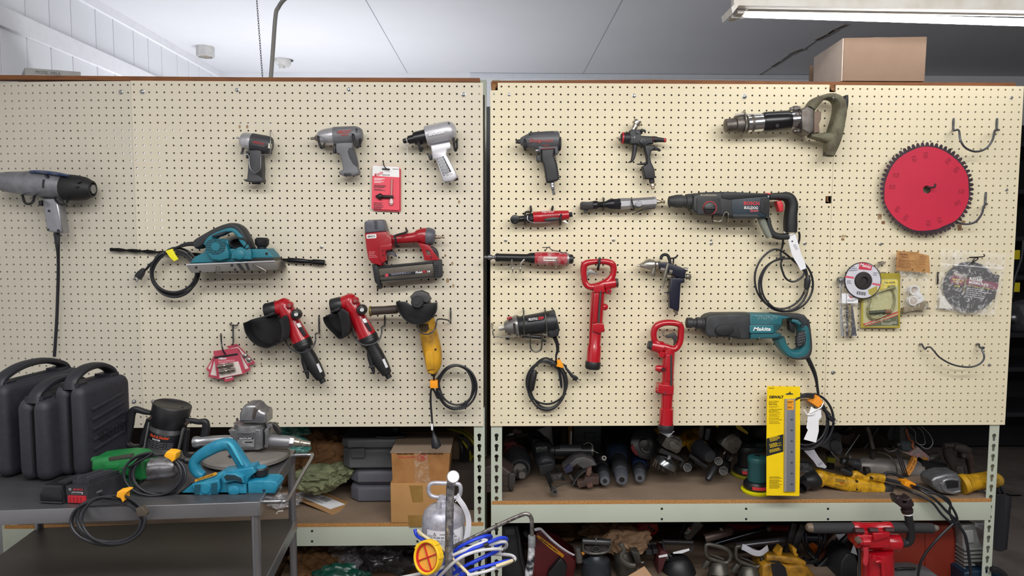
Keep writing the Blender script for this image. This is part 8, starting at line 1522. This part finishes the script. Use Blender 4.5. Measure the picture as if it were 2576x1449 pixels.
one('paper_tag','curled grey-white paper tag over the flatter D-handled breaker','tag',sw([P(*p)for p in cr([(2110,480,-.1),(2200,520,-.09),(2330,590,-.085),(2450,600,-.08),(2540,540,-.09),(2590,500,-.1)],5)],L(58,-.09),.0008,4,8),mt('#a9a9b0',.8))
z(1900,1310,7.36)
T('breaker_hammer','dirty yellow electric breaker at the bottom edge with a black side panel','breaker hammer',P(600,1300,-.1));ym=mt('#a87a1c',.5,n=1,c2='#5d4214',ns=26)
pt('top_handle',gr([(190,680,60),(350,690,66),(600,720,70),(800,760,70),(900,800,60)],-.1,60,3),ym);pt('body',pr([(140,860),(200,800),(420,790),(600,850),(850,830),(980,860),(1100,1020),(1150,1300),(120,1300)],-.2,-.08,40),ym);pt('side_panel',pr([(300,820),(480,800),(560,870),(640,1300),(360,1300)],-.09,-.074,8),BLK);pt('handle_slot',pr([(275,745),(460,755),(465,780),(300,775)],-.06,-.055,2),BLK);pt('rear_knob',pr([(390,630),(480,500),(510,510),(490,640)],-.14,-.1,8)+pr([(680,495),(770,530),(760,600),(800,630),(770,660),(720,640)],-.14,-.1,5),ym)
for i,(q,w_,lab,m)in enumerate((([(720,40),(640,350),(560,660)],62,'black ribbed column standing behind the yellow breaker',BLK),([(880,60),(780,300),(690,560)],76,'black round column right of the ribbed one',SHB),([(1780,230),(1450,600),(1130,930)],70,'black square bar slanting up to the red breaker',mt('#17181c',.45)),([(880,720),(1000,780),(1150,720)],60,'dark rubber elbow at the foot of the slanting bar',SHB),([(1500,260),(1380,400),(1280,520)],44,'brown wooden slat behind the slanting black bar',mt('#5d4a40',.7)),([(1400,480),(1300,580),(1200,700)],60,'rust-coloured pipe behind the slanting black bar',mt('#7a4436',.5)))):
 one('machine_bar',lab,'bar',gr([(X,Y,w_)for X,Y in q],-.2-.02*i,w_*.8,3.5),m)
one('orange_hood','small orange plastic hood among the black cords','hood',gr([(1040,450,60),(1100,520,70),(1110,640,40)],-.36,50),mt('#c8641c',.5));one('extension_cord','bundle of black cords hanging below the foam crossbar','cord',sum((tube([(a,230,-.26),(b_,400,-.24),(c,560,-.24),(1090,700,-.22)],22)for a,b_,c in((930,950,1010),(1180,1190,1180),(1300,1270,1200),(870,890,960))),B()),CORD);one('steel_cylinder','blue-grey steel cylinder end behind the hanging cords','cylinder',lat(900,300,1200,320,[(0,60),(1,90)],-.4),mt('#6d7484',.3,.7));one('machine_cover','dark grey rounded machine cover left of the red breaker','cover',pr([(1600,760),(1700,620),(1850,620),(1900,800),(1890,1300),(1560,1300),(1580,980)],-.25,-.12,30),mt('#26282b',.5,n=.4));one('paper_tag','grey paper scrap above the slanting black bar','tag',pr([(1490,250),(1680,240),(1545,365)],-.2,-.1995),mt('#8d8f98',.8));one('paper_tag','grey paper scrap tucked against the red breaker','tag',pr([(1830,410),(1890,640),(1770,590)],-.11,-.1095),mt('#9a9ca4',.8));one('wooden_block','brown wooden block low between the bars and the dark cover','block',pr([(1370,700),(1500,660),(1530,880),(1330,890)],-.35,-.25,3),mt('#54473d',.8))
z(2036,1040,3.5426);d=.12
T('breaker_hammer','bright red pneumatic breaker with a long black foam crossbar handle, right of the lower shelf','breaker hammer',P(600,1700,d));fm=mt('#2a2b2e',.8,bump=.3,bs=300)
pt('crossbar_foam',lat(22,1020,400,1020,[(0,46),(.02,48),(1,48)],d),fm);pt('crossbar_foam',lat(700,1015,1098,1023,[(0,48),(.98,46),(1,44)],d),fm);pt('crossbar_end',lat(1085,1020,1142,1020,[(0,34),(.5,30),(1,24)],d),mt('#a9a69a',.35,.7));pt('crossbar_end',lat(-26,1015,25,1018,[(0,26),(.3,40),(1,44)],d),mt('#6a5a4c',.5))
pt('clamp',lat(385,1020,730,1018,[(0,50),(.02,54),(.22,54),(.24,50),(.78,50),(.8,54),(.98,54),(1,48)],d),RH);pt('clamp_web',pr([(420,1055),(720,1050),(712,1100),(430,1100)],d-.035,d+.03,6),RH);pt('clamp_bolt',lat(400,1045,480,1048,[(0,28),(1,28)],d+.03,n=6)+lat(530,1040,605,1044,[(0,26),(1,26)],d+.035,n=6)+lat(670,1040,745,1040,[(0,26),(1,26)],d+.03,n=6),mt('#3a1a1e',.5));pt('head',lat(412,1142,808,1150,[(0,56),(.04,66),(.5,70),(.52,66),(.56,76),(.96,76),(1,62)],d),RH);pt('head_block',pr([(430,1090),(720,1085),(730,1200),(440,1205)],d-.04,d+.04,12),RH);pt('head_lug',pr([(570,1070),(720,1065),(720,1100),(575,1140)],d+.03,d+.05,6),RH)
pt('pivot',lat(440,1148,530,1144,[(0,30),(.3,30),(.32,38),(1,40)],d+.045),RH);pt('pivot_nut',dl(455,1145,[(d+.05,32),(d+.062,28),(d+.062,12),(d+.07,10)],6),mt('#8a7a70',.4,.6));pt('throttle_lever',gr([(500,1190,26),(505,1260,24),(498,1320,26),(500,1350,14)],d+.05,16),mt('#b5303c',.35));pt('body',lat(600,1210,620,2560,[(0,140),(.04,146),(1,150)],d-.005),RH);pt('hose_lug',gr([(585,1325,14),(640,1320,18),(655,1360,18),(660,1420,20),(670,1500,18)],d+.06,18,3),RH);pt('side_rod',lat(445,1200,452,1700,[(0,12),(1,12)],d+.03),SHB);pt('inlet_nut',lat(790,1140,840,1160,[(0,50),(1,44)],d,n=6),SHB)
pt('elbow_pipe',tube([(830,1160,d),(880,1150,d),(905,1100,d+.005),(900,1020,d+.01),(888,950,d+.015),(880,890,d+.02)],36,6,16),mt('#232427',.35));pt('white_seal',lat(836,892,912,888,[(0,14),(1,14)],d+.02),WHT)if 0 else pt('white_seal',lat(875,900,874,880,[(0,42),(1,42)],d+.02),WHT);cpm=mt('#33292a',.45,.4,n=.4,c2='#4a3d3c',ns=50);pt('hose_coupling',lat(874,884,858,790,[(0,48),(.3,54),(.35,44),(.6,50),(.75,66),(1,62)],d+.02),cpm);pt('claw',pr([(775,760),(800,742),(830,765),(880,770),(905,750),(930,790),(920,835),(850,850),(795,820)],d+.0,d+.045,10,[[(835,782),(875,786),(868,808),(838,806)]]),cpm)
one('red_tank','big dull orange-red tank behind the red breaker on the lower shelf','tank',pr([(640,1010),(760,985),(1270,980),(1320,1000),(1352,1060),(1366,1700),(640,1700)],-.34,-.1,60),mt('#7d2a1c',.5,n=.4,c2='#68200f',ns=8));o=CUR[0];pt('seam',rim_strip([(1270,985),(1295,1100),(1302,1450),(1302,1690)],.003,-.1,-.096),mt('#4d180f',.5),o);pt('seam',rim_strip([(1028,1075),(1030,1250),(1028,1450),(1030,1690)],.002,-.1,-.098),mt('#6a2114',.5),o)
T('engine_block','pale grey cast engine beside the right end post on the lower level','engine',P(1460,1500,-.05));em=mt('#8b8d8c',.45,.4,n=.6,c2='#6b6d6c',ns=26);pt('casting',pr([(1360,1000),(1480,990),(1520,1140),(1550,1180),(1560,1420),(1390,1430),(1370,1200)],-.2,-.06,14),em);pt('cooling_fin',sum((pr([(1380,1210+i*34),(1560,1200+i*36),(1562,1214+i*36),(1380,1226+i*34)],-.1,-.045,2)for i in range(6)),B()),em);pt('dark_gap',pr([(1480,1330),(1550,1320),(1552,1350),(1482,1360)],-.05,-.043),BLK);pt('cover_plate',pr([(1380,1050),(1460,1040),(1470,1150),(1400,1160)],-.062,-.05,4),mt('#a2a4a3',.4,.4))
one('blue_machine','dark blue rounded machine cover at the bottom right by the end post','machine',pr([(1380,1425),(1450,1405),(1620,1400),(1730,1420),(1740,1700),(1380,1700)],-.2,-.02,20),mt('#10263a',.4));one('printed_leaflet','small printed white leaflet behind the right end post','leaflet',pr([(1480,960),(1562,960),(1540,1032),(1478,1010)],-.06,-.0594),mt('#b3b5bb',.8));o=CUR[0];lines(1488,972,62,5,11,4,-.059,mt('#6d6f78',.6),-3,3,o)
one('toolbox_lid','grey toolbox lid with a dark handle at the bottom edge right of the red breaker','toolbox',pr([(760,1400),(950,1390),(1100,1420),(1160,1460),(1160,1700),(760,1700)],-.06,.0,8),mt('#5d5f62',.5,n=.4));o=CUR[0];pt('handle',gr([(770,1390,10),(850,1382,14),(945,1384,10)],.004,12),BLK,o)
one('extension_cord','black cord running down past the tank from the upper shelf','cord',tube([(1280,985,.035),(1180,1080,.035),(1080,1190,.035),(1010,1290,.035),(975,1400,.035),(960,1560,.035)],12)+tube([(1330,1000,.03),(1390,1090,.03),(1420,1250,.03),(1440,1440,.03),(1450,1600,.03)],13),CORD)
one('fire_hose','thick black hose end at the lower right corner outside the post','hose',tube([(1620,1390,.02),(1690,1400,.02),(1750,1460,.02),(1790,1600,.02),(1810,2000,.02),(1830,2600,.02)],26),BLK)
